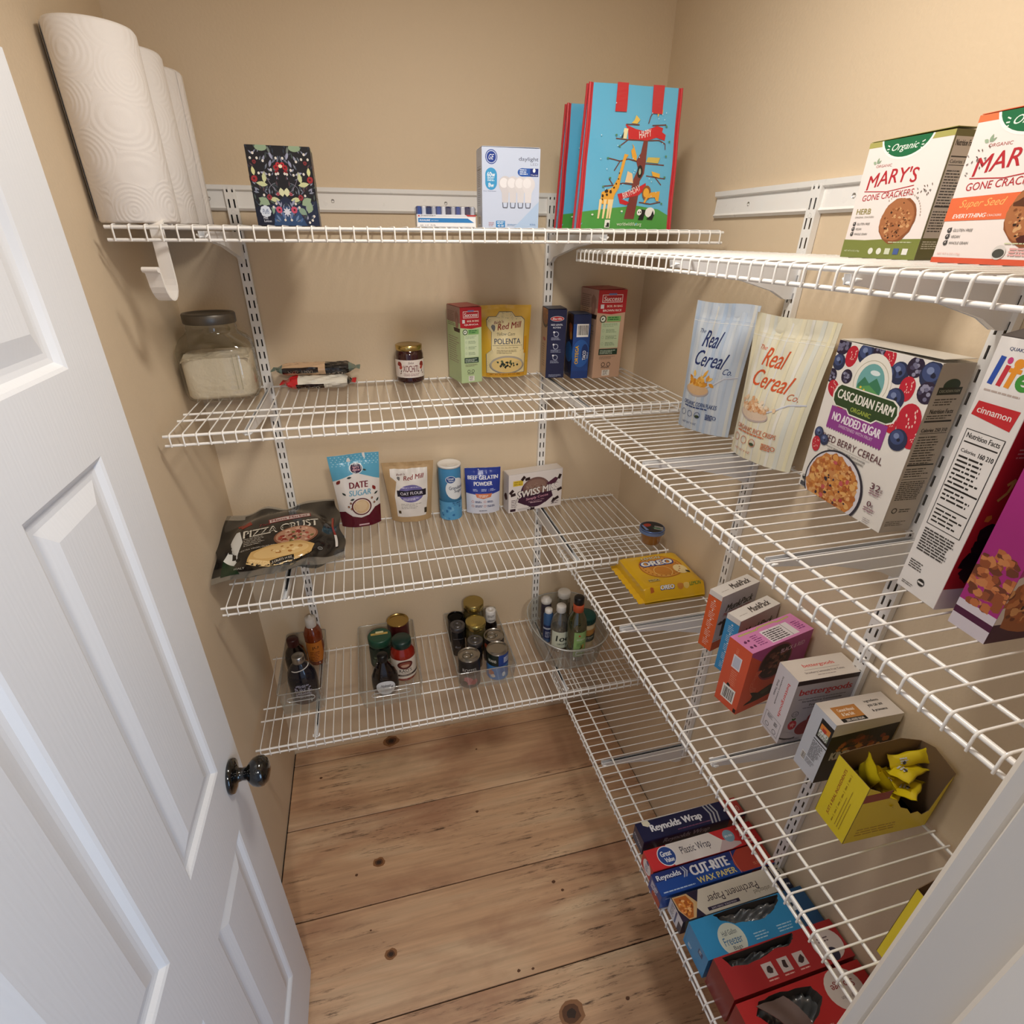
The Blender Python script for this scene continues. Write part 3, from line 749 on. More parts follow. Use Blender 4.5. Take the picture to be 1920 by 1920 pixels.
q.obj('batteries', t); tag(t.children[-1], kind='stuff')
q = G(); q.box(-w/2-.001, -d/2+.002, .0005, w/2+.001, d/2, h+.001, clear('F4F6FA', .12, .5, .08), .004); q.obj('clear_blister', t)

# light bulb box
w, d, h = .125, .062, .1455
t, g, A = carton('light_bulb_box', 'pale blue-white light bulb box with four bulbs pictured on the top shelf', 'light bulb box', -.5545, -.300, z, -1, w, d, h, 'C3CFE6', rough=.3)
a = A('F'); a.rect(0, 0, w, h, 'C9D5EC'); a.poly([(w*.55, 0), (w, 0), (w, h*.35)], 'B2CBEA')
ring(a, w*.16, h*.885, .0128, .0016, '1F3F94'); a.ell(w*.16, h*.885, .0098, .0098, '1F3F94'); a.text('GE', w*.16, h*.885, .0115, .0095, 'E6ECF8', 0, .4)
a.text('daylight', w*.80, h*.865, w*.34, h*.060, '454B63', .0); a.text('LED', w*.90, h*.81, w*.13, h*.03, '9AA3BA')
a.ell(w*.70, h*.71, .011, .0075, '2F5FB0'); a.rect(w*.70, h*.66, w*.27, h*.10, '2F5FB0'); a.rect(w*.83, h*.66, w*.145, h*.10, '17307E')
a.fine(w*.65, h*.74, w*.16, 3, h*.025, 'DCE6F5', .5, 2); a.ell(w*.90, h*.735, .003, .0038, 'F0F4FA', 10); a.text('9 Year bulb', w*.905, h*.68, w*.12, h*.018, 'E8EEF8')
P_ = [(w*.16+.012*math.cos(k*PI/12), h*.62+(.018 if math.sin(k*PI/12) > 0 else -.018)*1+(.010*math.sin(k*PI/12))-.006*0) for k in range(24)]
a.ell(w*.155, h*.67, .0125, .0125, '3E9BD0'); a.ell(w*.155, h*.57, .0125, .0125, '3E9BD0'); a.rect(w*.155-.0125, h*.57, .025, h*.10, '3E9BD0')
a.text('60w', w*.155, h*.675, .017, .0085, 'F2F7FC', .02); a.fine(w*.09, h*.635, w*.13, 3, h*.018, 'DDEBF6', .5); a.text('8w', w*.155, h*.545, .012, .008, 'F2F7FC', .02)
a.text('Our Warmest', w*.13, h*.47, w*.22, h*.014, '7B86A4')
for k in range(4):
    bx = w*(.40+.135*k); c1 = ['CFCDD2', 'D4D2D6', 'D8D6DA', 'DEDCE0'][k]
    a.poly([(bx-.0065, h*.33), (bx+.0065, h*.33), (bx+.0075, h*.45), (bx+.0135, h*.53), (bx-.0135, h*.53), (bx-.0075, h*.45)], c1); a.ell(bx, h*.56, .0145, .0145, c1); a.ell(bx-.003, h*.575, .009, .009, 'E9E8EC')
    a.line([(bx-.0055, h*.33), (bx-.0045, h*.265), (bx+.0045, h*.265), (bx+.0055, h*.33)], .0018, '5B6072')
a.rect(w*.24, h*.01, w*.16, h*.085, '2F86C8'); a.fine(w*.26, h*.08, w*.13, 2, h*.02, 'E6F0FA', .5); a.text('42 50', w*.32, h*.03, w*.11, h*.028, 'F2F7FC', .02)
a.fine(w*.11, h*.07, w*.10, 3, h*.02, 'B98A94', .4); a.fine(w*.44, h*.05, w*.18, 2, h*.016, '7FA6D0', .4); a.text('E26', w*.90, h*.05, w*.1, h*.02, '7FA6D0')
a = A('L'); a.text('LED  60w', a.W*.5, h*.88, a.W*.5, h*.02, '454B63', 0, 0, PI/2); a.fine(a.W*.2, h*.78, a.W*.6, 12, h*.022, '6D7489', .4); a.rect(a.W*.15, h*.74, a.W*.7, .0012, '353A4A'); a.fine(a.W*.2, h*.50, a.W*.6, 9, h*.025, '8088A0', .35, 4); a.bars(a.W*.3, h*.05, a.W*.4, h*.10, 12, '4A3A34')
a = A('T'); a.text('daylight', w*.7, d*.5, w*.3, d*.2, '454B63')
g.obj('carton', t); lid_flap(t, w, d, h, 'CBD7EC', .0015)

# birthday shopping bags
def gift_bag(label, x, y, w, d, h, front, deg=0, tilt=0):
    t = thing('shopping_bag', label, 'shopping bag', group='laminated shopping bags at the right end of the top shelf'); place(t, x, y, z, R_(deg), w, d); t.rotation_euler.x = R_(tilt)
    g = G(); sky = M('5FB4DA', .22, 0, .5); red = M('C22E36', .25, 0, .4); th = .0008
    tp = .90  # narrower top
    def f(u, v, o):
        s = 2*u/w-1; q = v/h; k = 1-(1-tp)*q
        return (s*w/2*k, -d/2*(1-.45*q)-.004*math.sin(PI*q)*math.cos(s*1.4)-o+.0012*math.sin(13*q+5*s), v)
    def fb(u, v, o): a = f(w-u, v, 0); return (a[0], d/2*(1-.45*v/h)+o, v)
    for fn in (f, fb):
        n = 12; vs = [fn(w*i/n, h*j/n, 0) for j in range(n+1) for i in range(n+1)]
        g.add(vs, [(j*(n+1)+i, j*(n+1)+i+1, (j+1)*(n+1)+i+1, (j+1)*(n+1)+i) for j in range(n) for i in range(n)], sky, True)
    for sx in (0, 1):   # gusset sides folded inward
        n = 10; vs = []
        for j in range(n+1):
            q = j/n; A_ = f(w*sx, h*q, 0); B_ = fb(w*(1-sx), h*q, 0); mid = ((A_[0]+B_[0])/2-(1 if sx else -1)*.018*q, 0, h*q); vs += [A_, mid, B_]
        fs = []
        for j in range(n):
            for k in range(2): q4 = (3*j+k, 3*j+k+1, 3*j+k+4, 3*j+k+3); fs.append(q4 if sx else tuple(reversed(q4)))
        g.add(vs, fs, sky, True)
    a0, a1 = f(0, 0, 0), f(w, 0, 0); b0_, b1_ = fb(w, 0, 0), fb(0, 0, 0); g.add([a0, a1, b1_, b0_], [(0, 3, 2, 1)], sky)
    a = Art(g, f, w, h, res=.012, rough=.2)
    G1 = '4F9B45'
    a.poly([(0, 0), (w, 0), (w, h*.10), (w*.85, h*.155), (w*.6, h*.18), (w*.35, h*.16), (0, h*.125)], G1)
    a.rect(0, 0, w*.035, h, 'B9303A'); a.rect(w*.965, 0, w*.035, h, 'B9303A')
    if front:
        U = lambda px: (px-115)/1120*w; V = lambda py: (1830-py)/1760*h        # drawing grid
        BR = '7A3A35'
        for br in ([(760, 960), (640, 930), (540, 960), (400, 930)], [(540, 960), (480, 1080)], [(860, 980), (1090, 990)], [(880, 1130), (1120, 1160)], [(990, 1140), (1080, 1240)], [(820, 700), (620, 700), (470, 690)], [(620, 700), (510, 790)], [(860, 700), (1000, 690), (1080, 730), (1085, 800)], [(740, 520), (580, 520)], [(900, 520), (1080, 500)], [(820, 1470), (960, 1490), (1090, 1460)], [(740, 1250), (600, 1230), (500, 1260), (380, 1275)], [(480, 1250), (430, 1180)], [(850, 500), (870, 420), (900, 360)]):
            a.line([(U(p), V(q)) for p, q in br], .0022, '6B3F3A')
        a.poly([(U(p), V(q)) for p, q in ((660, 1690), (780, 1690), (800, 1380), (800, 1200), (850, 1100), (860, 950), (860, 690), (810, 690), (790, 850), (740, 950), (770, 1050), (720, 1180), (700, 1380))], BR)
        a.ell(U(795), V(1080), .007, .012, '201A1E'); a.ell(U(795), V(1080), .003, .006, 'A8B49A', 12)
        a.poly([(U(p), V(q)) for p, q in ((570, 520), (700, 570), (800, 590), (960, 520), (1040, 540), (1030, 590), (1080, 620), (1070, 690), (960, 660), (850, 700), (620, 690), (610, 590))], 'C8292F')
        a.text('HAPPY', U(820), V(620), .030, .013, 'EFE4E0', .0, 0, .18)
        a.poly([(U(p), V(q)) for p, q in ((550, 1370), (720, 1320), (880, 1220), (890, 1290), (800, 1380), (600, 1430), (700, 1470), (670, 1510), (590, 1490))], 'C8292F')
        a.text('BIRTHDAY', U(715), V(1335), .044, .012, 'EFE4E0', .0, 0, .42)
        Y = 'E5A63C'; YL = 'F0D7A0'
        a.poly([(U(p), V(q)) for p, q in ((590, 870), (640, 880), (610, 930), (570, 1150), (560, 1290), (520, 1370), (500, 1470), (470, 1500), (380, 1500), (350, 1480), (360, 1350), (480, 1290), (530, 1180), (570, 950))], Y)
        for lx in (345, 400, 450, 480): a.poly([(U(lx-12), V(1690)), (U(lx+8), V(1690)), (U(lx+30), V(1440)), (U(lx-5), V(1440))], YL)
        for (p, q, r) in [(415, 1335, .0042), (465, 1340, .0034), (375, 1395, .003), (425, 1380, .0028), (375, 1440, .002), (500, 1290, .002), (520, 1240, .0018), (540, 1180, .0016), (545, 1110, .0014)]: a.blob(U(p), V(q), r, '3A2516', p, 8)
        a.ell(U(900), V(1345), .0115, .014, '8A5A32'); a.ell(U(895), V(1345), .0075, .009, 'E8A93A'); a.poly([(U(p), V(q)) for p, q in ((950, 1340), (1070, 1320), (1060, 1450), (1030, 1450), (1010, 1400), (920, 1410), (890, 1480), (870, 1470), (900, 1390))], Y)
        a.poly([(U(p), V(q)) for p, q in ((670, 740), (700, 780), (740, 890), (740, 950), (690, 930), (665, 830), (690, 790))], Y); a.poly([(U(p), V(q)) for p, q in ((640, 1080), (700, 1110), (720, 1230), (620, 1220))], 'E9C79A')
        a.poly([(U(p), V(q)) for p, q in ((690, 410), (740, 460), (710, 510), (640, 505), (670, 470))], 'E2C05A'); a.poly([(U(p), V(q)) for p, q in ((950, 320), (1025, 330), (1020, 380), (990, 360), (960, 420))], 'E2B85A'); a.poly([(U(p), V(q)) for p, q in ((880, 900), (1030, 900), (1010, 970), (860, 960))], 'CDB85C'); a.poly([(U(p), V(q)) for p, q in ((940, 1070), (1050, 1100), (1050, 1150), (960, 1130))], 'E5B042')
        a.poly([(U(p), V(q)) for p, q in ((560, 565), (610, 570), (595, 690), (540, 690))], 'EADFB0'); a.poly([(U(p), V(q)) for p, q in ((545, 640), (560, 600), (555, 690), (530, 680))], '26323A')
        a.ell(U(965), V(1600), .0125, .010, 'ECEBE6'); a.poly([(U(p), V(q)) for p, q in ((860, 1560), (910, 1570), (900, 1640), (890, 1700), (830, 1700), (850, 1620))], '1A1A1C'); a.poly([(U(p), V(q)) for p, q in ((1000, 1570), (1020, 1640), (1000, 1700), (930, 1690), (980, 1640))], '1A1A1C'); a.ell(U(835), V(1600), .0058, .0062, 'F0EFEA'); a.ell(U(828), V(1600), .0014, .0018, '1A1A1C', 8); a.ell(U(850), V(1598), .0014, .0018, '1A1A1C', 8)
        a.rect(U(425), V(1810), .0125, .0155, 'E9ECE2'); a.ell(U(465), V(1765), .0032, .0036, '222824', 12); a.rect(U(440), V(1800), .0085, .0028, '222824')
        a.text('worldwildlife.org', U(725), V(1765), .062, .0090, 'DCE8D0')
        R = random.Random(4)
        for k in range(26): a.ell(R.uniform(.12, .9)*w, R.uniform(.22, .93)*h, .0012, .0014, 'BFE3F2', 6); a.o -= a.st*.8
        for (p, q) in ((470, 650), (390, 930), (440, 1170), (370, 1280), (520, 780), (1100, 880), (1110, 1140), (1100, 1480), (1080, 520), (1130, 700), (620, 1590), (270, 1640)): a.ell(U(p), V(q), .0028, .0018, '4F8A66' if q < 1500 else 'E2EAD8', 8); a.o -= a.st*.8
    g.obj('bag_body', t)
    for fn, sg in ((f, -1), (fb, 1)):
        for u in (0, w):
            e = G(); pts = [fn(u, h*k/12, .0006) for k in range(13)]
            e.tube(pts, .0032, red, 6); e.obj('red_edge_binding', t)
    for fn, sg in ((f, -1), (fb, 1)):
        for cx in (.345, .745):
            vs = []; q = G()
            for k in range(7):
                v = h*(.825+.185*k/6)
                for uu in (-.060, .060): pt = fn(w*(cx+uu), min(v, h), .0020); vs.append((pt[0], pt[1], v))
            q.add(vs, [(2*k, 2*k+1, 2*k+3, 2*k+2) for k in range(6)], red)
            q.add([(a_, b_-sg*.0009, c_) for a_, b_, c_ in vs], [(2*k, 2*k+2, 2*k+3, 2*k+1) for k in range(6)], red)
            q.obj('handle_webbing', t)
    return t
gift_bag('blue birthday shopping bag with giraffe, tree and red handles, in front on top shelf', -.338, -.305, .228, .026, .262, True, 0, 0)
gift_bag('second blue shopping bag with red edges, standing behind the birthday one', -.342, -.190, .226, .026, .247, True, 2, 0)
# ================================================================= back wall, second shelf
z = ST['b2']
def sect_loft(g, secs, mat, n=48, p=4.0):
    """secs: (half x, half y, z, squareness)"""
    vs = []
    for a, b, zz, e in secs:
        for j in range(n):
            t = 2*PI*j/n; c, s = math.cos(t), math.sin(t)
            vs.append((a*math.copysign(abs(c)**(2/e), c), b*math.copysign(abs(s)**(2/e), s), zz))
    fs = [(i*n+j, i*n+(j+1) % n, (i+1)*n+(j+1) % n, (i+1)*n+j) for i in range(len(secs)-1) for j in range(n)]
    g.add(vs, fs, mat, True)
t = thing('flour_jar', 'large square glass jar of flour with a dark metal lid in the left corner', 'jar', (-1.186, -.100, z), R_(5))
GL = clear('F3F4EF', .05, .55, .04)
g = G(); a_ = .084; b_ = .079
sect_loft(g, [(a_*.80, b_*.80, .0, 4), (a_*.95, b_*.95, .006, 4.5), (a_, b_, .02, 5), (a_, b_, .115, 5), (a_*.97, b_*.97, .130, 4), (a_*.88, b_*.88, .143, 3), (.060, .060, .154, 2), (.055, .055, .160, 2), (.057, .057, .166, 2), (.055, .055, .172, 2), (.055, .055, .182, 2)], GL)
g.tube([(a_-.001, -.040, .045), (a_+.001, -.040, .05), (a_+.001, -.040, .105), (a_-.001, -.040, .11)], .0012, GL, 6)
for xx in (.040, .050): g.tube([(xx, -b_-.0005, .03), (xx, -b_-.0005, .112)], .0011, GL, 6)
g.obj('glass_body', t)
fl, nt_, b, N, L = nodes_mat('flour'); b.inputs['Base Color'].default_value = lin('EFE1CE'); b.inputs['Roughness'].default_value = .95
tc = N('ShaderNodeTexCoord'); n1 = N('ShaderNodeTexNoise'); n1.inputs['Scale'].default_value = 45; n1.inputs['Detail'].default_value = 6; L(tc.outputs['Object'], n1.inputs[0])
bp = N('ShaderNodeBump'); bp.inputs['Strength'].default_value = .9; bp.inputs['Distance'].default_value = .006; L(n1.outputs['Fac'], bp.inputs['Height']); L(bp.outputs[0], b.inputs['Normal'])
q = G(); ia, ib = a_-.0065, b_-.0065
sect_loft(q, [(0.001, .001, .009, 5), (ia*.94, ib*.94, .009, 5), (ia, ib, .016, 5), (ia, ib, .098, 5), (ia*.96, ib*.96, .104, 4)], fl)
R = random.Random(8); n = 20; vs = []
for j in range(n+1):
    for i in range(n+1):
        u, v = -1+2*i/n, -1+2*j/n; vs.append((u*ia*.97, v*ib*.97, .103+.004*math.sin(5*u+1)*math.cos(4*v)+R.uniform(-.002, .002)-.002*(abs(u)**4+abs(v)**4)))
q.add(vs, [(j*(n+1)+i, j*(n+1)+i+1, (j+1)*(n+1)+i+1, (j+1)*(n+1)+i) for j in range(n) for i in range(n)], fl, True)
tag(q.obj('flour', t), kind='stuff')
q = G(); q.lathe([(.0575, .176), (.0590, .178), (.0590, .196), (.0575, .1985), (.050, .1975), (.048, .1955), (0, .1955)], M('6E6A64', .38, .9), 48); q.obj('screw_lid', t)

def noodle_pack(label, x, y, zz, deg, L_, ry_, rz_, wrap, bands, tilt=0):
    t = thing('noodle_pack', label, 'noodle pack', (x, y, zz), R_(deg), group='wrapped noodle packs lying on the second shelf'); t.rotation_euler.y = R_(tilt)
    g = G(); n = 24; m = 34; vs = []; fs = []
    def P(s, th):
        q = abs(2*s-1); k = (1-max(0, (q-.72)/.28)**2*.80); fl_ = 1+max(0, (q-.80)/.2)*.9
        r1 = ry_*k*fl_; r2 = rz_*k*(1-max(0, (q-.8)/.2)*.6)
        w_ = .0011*math.sin(7*th+20*s)+.0007*math.sin(13*th-31*s)
        return (-L_/2+L_*s, (r1+w_)*math.cos(th), rz_+(r2+w_)*math.sin(th))
    for i in range(m+1):
        for j in range(n): vs.append(P(i/m, 2*PI*j/n))
    for i in range(m):
        c = wrap
        for (s0, s1, col, th0, th1) in []: pass
        for j in range(n):
            s = (i+.5)/m; th = (j+.5)/n*360; c = wrap
            for (s0, s1, t0, t1, col) in bands:
                if s0 <= s <= s1 and t0 <= th <= t1: c = col
            g.add([vs[i*n+j], vs[i*n+(j+1) % n], vs[(i+1)*n+(j+1) % n], vs[(i+1)*n+j]], [(0, 3, 2, 1)], M(c, .22, 0, .4), True)
    # crimped ends
    for s, sg in ((0, -1), (1, 1)):
        x0 = -L_/2+L_*s; k = 9; vv = []
        for i in range(k+1):
            yy = -ry_*.75+1.5*ry_*i/k; vv += [(x0, yy, rz_+.001), (x0+sg*.011, yy*1.1, rz_+.0015*(1 if i % 2 else -1))]
        g.add(vv, [(2*i, 2*i+1, 2*i+3, 2*i+2) for i in range(k)], M(bands[0][4] if bands else wrap, .25), False)
    g.obj('wrapper', t); return t, P
t, P = noodle_pack('lower noodle pack, white with a red end and clear window, lying on second shelf', -.960, -.070, z, -3, .172, .030, .0165, 'E9E4D6', [(0, .22, 0, 360, 'C8232A'), (.18, .60, 180, 262, '26130F'), (.66, .93, 180, 340, 'CFC9BC'), (.93, 1, 0, 360, '1B1B1C')])
def ribbon_text(t, P, s, col, s0, s1, th, hgt):
    g = G(); vs, fs, asp = textgeo(s, 0, 0); L_ = 1
    def f(a, b):
        p = P(s0+(s1-s0)*(a+.5), th+b*hgt); q = P(s0+(s1-s0)*(a+.5), th+b*hgt+.02)
        c = Vector((p[0], 0, .017)); n_ = (Vector(p)-c); n_.x = 0; n_.normalize(); return Vector(p)+n_*.0006
    g.add([f(a, b) for a, b in vs], fs, M(col, .4)); g.obj('print', t)
ribbon_text(t, P, 'P A D', 'D8CFC0', .30, .52, R_(222), .5)
t, P = noodle_pack('upper noodle pack, tan and black with green ends, resting on the white one', -.962, -.056, z+.0335, -2, .205, .028, .0150, 'C9A886', [(0, .10, 0, 360, '5F7268'), (.10, .52, 150, 215, '1C1212'), (.62, .90, 0, 360, '141314'), (.90, 1, 0, 360, '5F7268')])
ribbon_text(t, P, 'ISBI', 'C2B8AE', .66, .86, R_(235), .9); ribbon_text(t, P, 'PAD THAI', '8A7C6E', .16, .46, R_(190), .45)

# salsa jar
t = thing('salsa_jar', 'dark red salsa jar with a gold lid and white label on second shelf', 'jar', (-.713, -.047, z)); r = .0385; h = .103
g = G(); g.lathe([(0, .002), (r-.006, 0), (r-.001, .004), (r, .008), (r, .076), (r-.003, .086), (r-.0065, .090)], M('330A0E', .08, 0, .6), 40)
W_ = .150; a = Art(g, cyl(r+.0004, W=W_), W_, .078, res=.005, rough=.5)
a.rect(.004, .017, .142, .047, 'E9DFD8'); a.fine(.052, .028, .05, 2, .004, 'C7A9A4', .4)
a.text('XOCHiTL', .075, .041, .046, .018, '6E1620', .01); a.text('Salsa', .075, .057, .016, .006, '5A2A2C', 0, .4); a.text('Stone Ground', .075, .025, .042, .0075, 'A98C8A', 0, .4)
for s in (-1, 1):
    a.blob(.075+s*.033, .052, .0065, '8A2A22', 5, 9, .3); a.blob(.075+s*.030, .044, .005, 'B5473A', 6, 9, .3); a.leaf(.075+s*.030, .030, .009, .003, 1.2, '4F3A33'); a.leaf(.075+s*.033, .026, .007, .003, .6, '7A4A3A')
g.obj('glass_body', t)
q = G(); q.lathe([(r-.005, .086), (r-.0025, .087), (r-.002, .100), (r-.005, .1015), (r-.012, .1005), (0, .1005)], M('C2A96A', .22, 1), 40); q.obj('lid', t)

# boxed grains
def success(label, x, y, deg, w, d, h, kind):
    c = 'C9A58C' if kind else 'B9CF9C'
    t, g, A = carton('grain_box', label, 'grain box', x, y, z, deg, w, d, h, c)
    a = A('F'); RD = 'B3202B'
    a.poly([(0, h), (w, h), (w, h*.755), (w*.5, h*.735), (0, h*.755)], RD)
    a.rect(w*.14, h*.865, w*.72, h*.085, 'E9DEDC'); a.rect(w*.16, h*.872, w*.68, h*.071, RD); a.text('Success', w*.5, h*.905, w*.62, h*.050, 'EFE6E4', .02, .15); a.rect(w*.36, h*.945, w*.28, h*.018, '6A79B4')
    a.rect(w*.10, h*.80, w*.12, h*.045, 'DAD7DA'); a.text('BOIL IN BAG', w*.60, h*.825, w*.55, h*.024, 'F0D9C9', .03)
    a.text('BROWN RICE' if kind else 'QUINOA', w*.52, h*.778, w*.66, h*.024, 'F3E9E4', .02)
    if not kind: a.poly([(0, h*.755), (w, h*.755), (w, h*.745), (w*.5, h*.725), (0, h*.745)], RD)
    ring(a, w*.22, h*.685, w*.115, w*.03, '26402A'); a.ell(w*.22, h*.685, w*.08, w*.08, 'E8EEE0'); a.leaf(w*.18, h*.675, w*.09, w*.05, .8, '26402A')
    a.rect(w*.36, h*.655, w*.50, h*.06, '7FB36A'); a.fine(w*.40, h*.70, w*.42, 2, h*.022, '2E6B3A', .55, 3)
    a.rect(w*.18, h*.355, w*.66, h*.29, 'C3D4B0' if kind else 'D2E2BC'); a.fine(w*.22, h*.63, w*.56, 3, h*.014, '6E8A6A', .3)
    for k in range(3): a.fine(w*.36, h*(.565-k*.075), w*.42, 3, h*.014, '5F7E5E', .35, k); ring(a, w*.26, h*(.555-k*.075), w*.045, w*.01, '9BB392', 12)
    a.rect(w*.16, h*.275, w*.68, h*.07, '1E3B2E'); a.fine(w*.2, h*.325, w*.6, 3, h*.017, 'C9D8C6', .45)
    a.fine(w*.2, h*.255, w*.6, 3, h*.013, '7C6E5C', .35)
    a.text('PAPER', w*.45, h*.125, w*.3, h*.014, '2A2624', .03)
    for k in (0, 1): ring(a, w*(.36+.2*k), h*.16, w*.075, w*.018, '2A2624', 7)
    a.rect(w*.34, h*.025, w*.28, h*.07, 'E8E4DC'); a.fine(w*.38, h*.085, w*.2, 4, h*.015, '6A625A', .45)
    a = A('L'); a.rect(0, h*.80, a.W, h*.2, 'A9867A' if kind else '9C7A72'); a.fine(a.W*.08, h*.93, a.W*.55, 9, h*.022, '6E564C', .4); a.blob(a.W*.76, h*.82, a.W*.16, '8A6258', 3, 10, .3, 1.6); a.blob(a.W*.74, h*.79, a.W*.10, 'A4756A', 4, 9, .3, 1.6)
    a.poly([(a.W*.55, h*.68), (a.W*.95, h*.68), (a.W*.98, h*.73), (a.W*.5, h*.73)], '3A2822'); a.fine(a.W*.1, h*.6, a.W*.8, 12, h*.03, '9A8876', .35, 8)
    a = A('T'); a.rect(0, 0, w, d, 'A33A3C'); a.rect(w*.2, d*.3, w*.6, d*.4, 'B85A58')
    g.obj('carton', t); lid_flap(t, w, d, h, '9E2F33' if kind else 'B04A48', .002); return t
success('tall narrow green and red boil-in-bag quinoa box beside the polenta bag', -.578, -.112, 12, .062, .098, .198, 0)
success('tall tan and red boil-in-bag brown rice box standing nearest the right corner', -.197, -.131, 3, .086, .114, .237, 1)

# polenta bag
w, h, tk = .135, .195, .050
t = thing('polenta_bag', 'yellow polenta bag with cream label and bowl picture on second shelf', 'flour bag', (-.437, -.040, z), R_(-3)); g = G(); f = pouch_geo(w, h, tk, .150, .05, .0010, 3, .5); pouch(g, f, w, h, M('E2B33E', .28, 0, .4))
a = Art(g, f, w, h, res=.010, rough=.3)
IN = [(w*.10, h*.07), (w*.90, h*.07), (w*.90, h*.36), (w*.86, h*.40), (w*.86, h*.80), (w*.80, h*.84), (w*.68, h*.84), (w*.62, h*.90), (w*.38, h*.90), (w*.32, h*.84), (w*.18, h*.84), (w*.14, h*.80), (w*.14, h*.72), (w*.22, h*.64), (w*.20, h*.40), (w*.10, h*.34)]
a.poly([((x_-w/2)*1.04+w/2, (y_-h*.48)*1.03+h*.48) for x_, y_ in IN], '3F4A5E'); a.poly([((x_-w/2)*1.015+w/2, (y_-h*.48)*1.012+h*.48) for x_, y_ in IN], 'E9D9A8')
a.text("Bob's", w*.36, h*.775, w*.20, h*.040, '7A2420', .02, .3, .12); a.text('Red Mill', w*.57, h*.725, w*.50, h*.085, '8F2A22', .02, .35, .12); a.blob(w*.25, h*.70, w*.045, '6E6A66', 3, 9, .3, 1.5)
a.text('Yellow Corn', w*.50, h*.615, w*.36, h*.045, '4A4A44', 0, .35); a.text('POLENTA', w*.53, h*.515, w*.54, h*.078, '2A3A58', .01); a.rect(w*.22, h*.455, w*.62, .0008, '4A4A44')
a.text('You Can See Our Quality', w*.53, h*.425, w*.46, h*.022, '5A5040', 0, .3); a.fine(w*.3, h*.39, w*.44, 3, h*.02, '8A7C5C', .35)
a.ell(w*.52, h*.175, w*.375, h*.125, '8E8678', 30); a.ell(w*.52, h*.190, w*.36, h*.125, 'B0A798', 30); a.ell(w*.52, h*.180, w*.33, h*.108, 'E3C682', 30)
R = random.Random(2)
for k in range(24): a.blob(w*(.50+R.gauss(0, .10)), h*(.20+R.gauss(0, .025)), .0032, R.choice(['20302A', '2E4436', '1A221C', '4A5A3A']), k, 7, .4); a.o -= a.st*.8
a.rect(w*.08, h*.02, w*.84, h*.042, 'D79A24'); a.text('NET WT 24 OZ (1 LB 8 OZ) 680g', w*.48, h*.042, w*.66, h*.022, '2A2216', .02); a.rect(w*.88, h*.34, w*.06, h*.24, 'D79A24')
g.obj('bag', t)

# pasta box
w, d, h = .054, .078, .187
t, g, A = carton('pasta_box', 'narrow navy pasta box with tan side beside the slotted upright on second shelf', 'pasta box', -.329, -.098, z, -6, w, d, h, '1B2146')
a = A('F'); a.ell(w*.5, h*.87, w*.36, h*.036, 'E6E2E4'); a.ell(w*.5, h*.87, w*.34, h*.031, 'B3202B'); a.text('Barilla', w*.5, h*.87, w*.5, h*.028, 'F3ECEA', .02, .2)
a.text('RED LENTIL', w*.5, h*.785, w*.62, h*.024, 'DADDE8', .03); a.text('ROTINI', w*.5, h*.745, w*.40, h*.024, 'DADDE8', .03)
for k, yy in enumerate((.65, .47, .31)):
    ring(a, w*.48, h*yy, w*.14, w*.03, 'B8BED4', 12); a.ell(w*.36, h*(yy+.03), w*.05, w*.05, 'E9EBF2', 10); a.fine(w*.22, h*(yy-.05), w*.56, 3, h*.015, 'A3AAC4', .45, k)
a.fine(w*.16, h*.05, w*.7, 3, h*.014, 'A3AAC4', .4)
a = A('L'); a.rect(0, 0, a.W, h, 'B5987A'); a.ell(a.W*.62, h*.93, a.W*.62, h*.20, '2E2218', 26); a.ell(a.W*.62, h*.94, a.W*.55, h*.17, '8A5A34', 26)
flakes(a, a.W*.62, h*.93, a.W*.5, h*.13, 26, ['9C6232', 'B8763C', '7C4A26'], 4, .22); a.ell(a.W*.55, h*.56, a.W*.22, h*.026, 'A3262E'); a.fine(a.W*.3, h*.48, a.W*.4, 10, h*.035, '6E563E', .35)
a = A('T'); a.rect(0, 0, w, d, '272A3C'); g.obj('carton', t); lid_flap(t, w, d, h, '262A40', .0015)
# taco shell box
w, d, h = .050, .072, .174
t, g, A = carton('taco_shell_box', 'blue taco shell box with a barcode, between the pasta and brown rice boxes', 'taco box', -.2590, -.118, z, -5, w, d, h, '1F4488', rough=.25)
a = A('F'); a.rect(0, h*.86, w, h*.14, '1B2A56'); a.rect(w*.2, h*.66, w*.68, h*.20, 'ECEBEA'); a.bars(w*.26, h*.69, w*.56, h*.15, 14, '3A3434'); a.ell(w*.5, h*.40, w*.5, h*.22, '2A5CA8'); a.ell(w*.74, h*.42, w*.2, h*.13, '1A3470')
a.text('ORTEGA', w*.27, h*.38, h*.30, w*.22, '3A2410', .05, 0, PI/2); a.text('ORTEGA', w*.28, h*.38, h*.295, w*.20, 'E2B63A', .03, 0, PI/2); a.text('TACO', w*.72, h*.37, h*.15, w*.19, 'E4E8EE', .03, 0, PI/2); a.text('SHELLS', w*.90, h*.37, h*.10, w*.08, 'C9D2E2', .02, 0, PI/2); a.rect(0, 0, w, h*.12, '1D3C7C')
a = A('L'); a.rect(0, 0, a.W, h, '1B2C56'); a.poly([(a.W*.1, h), (a.W*.9, h), (a.W, h*.62), (a.W*.3, h*.60)], '3A1E14'); a.blob(a.W*.6, h*.76, a.W*.25, 'A2552E', 3, 10, .3); a.blob(a.W*.7, h*.68, a.W*.16, 'C4843C', 4, 9, .3); a.ell(a.W*.5, h*.4, a.W*.5, h*.16, '2A6CB4')
g.obj('carton', t); lid_flap(t, w, d, h, '3A4A6C', .0015)

# ================================================================= back wall, third shelf
z = ST['b3']
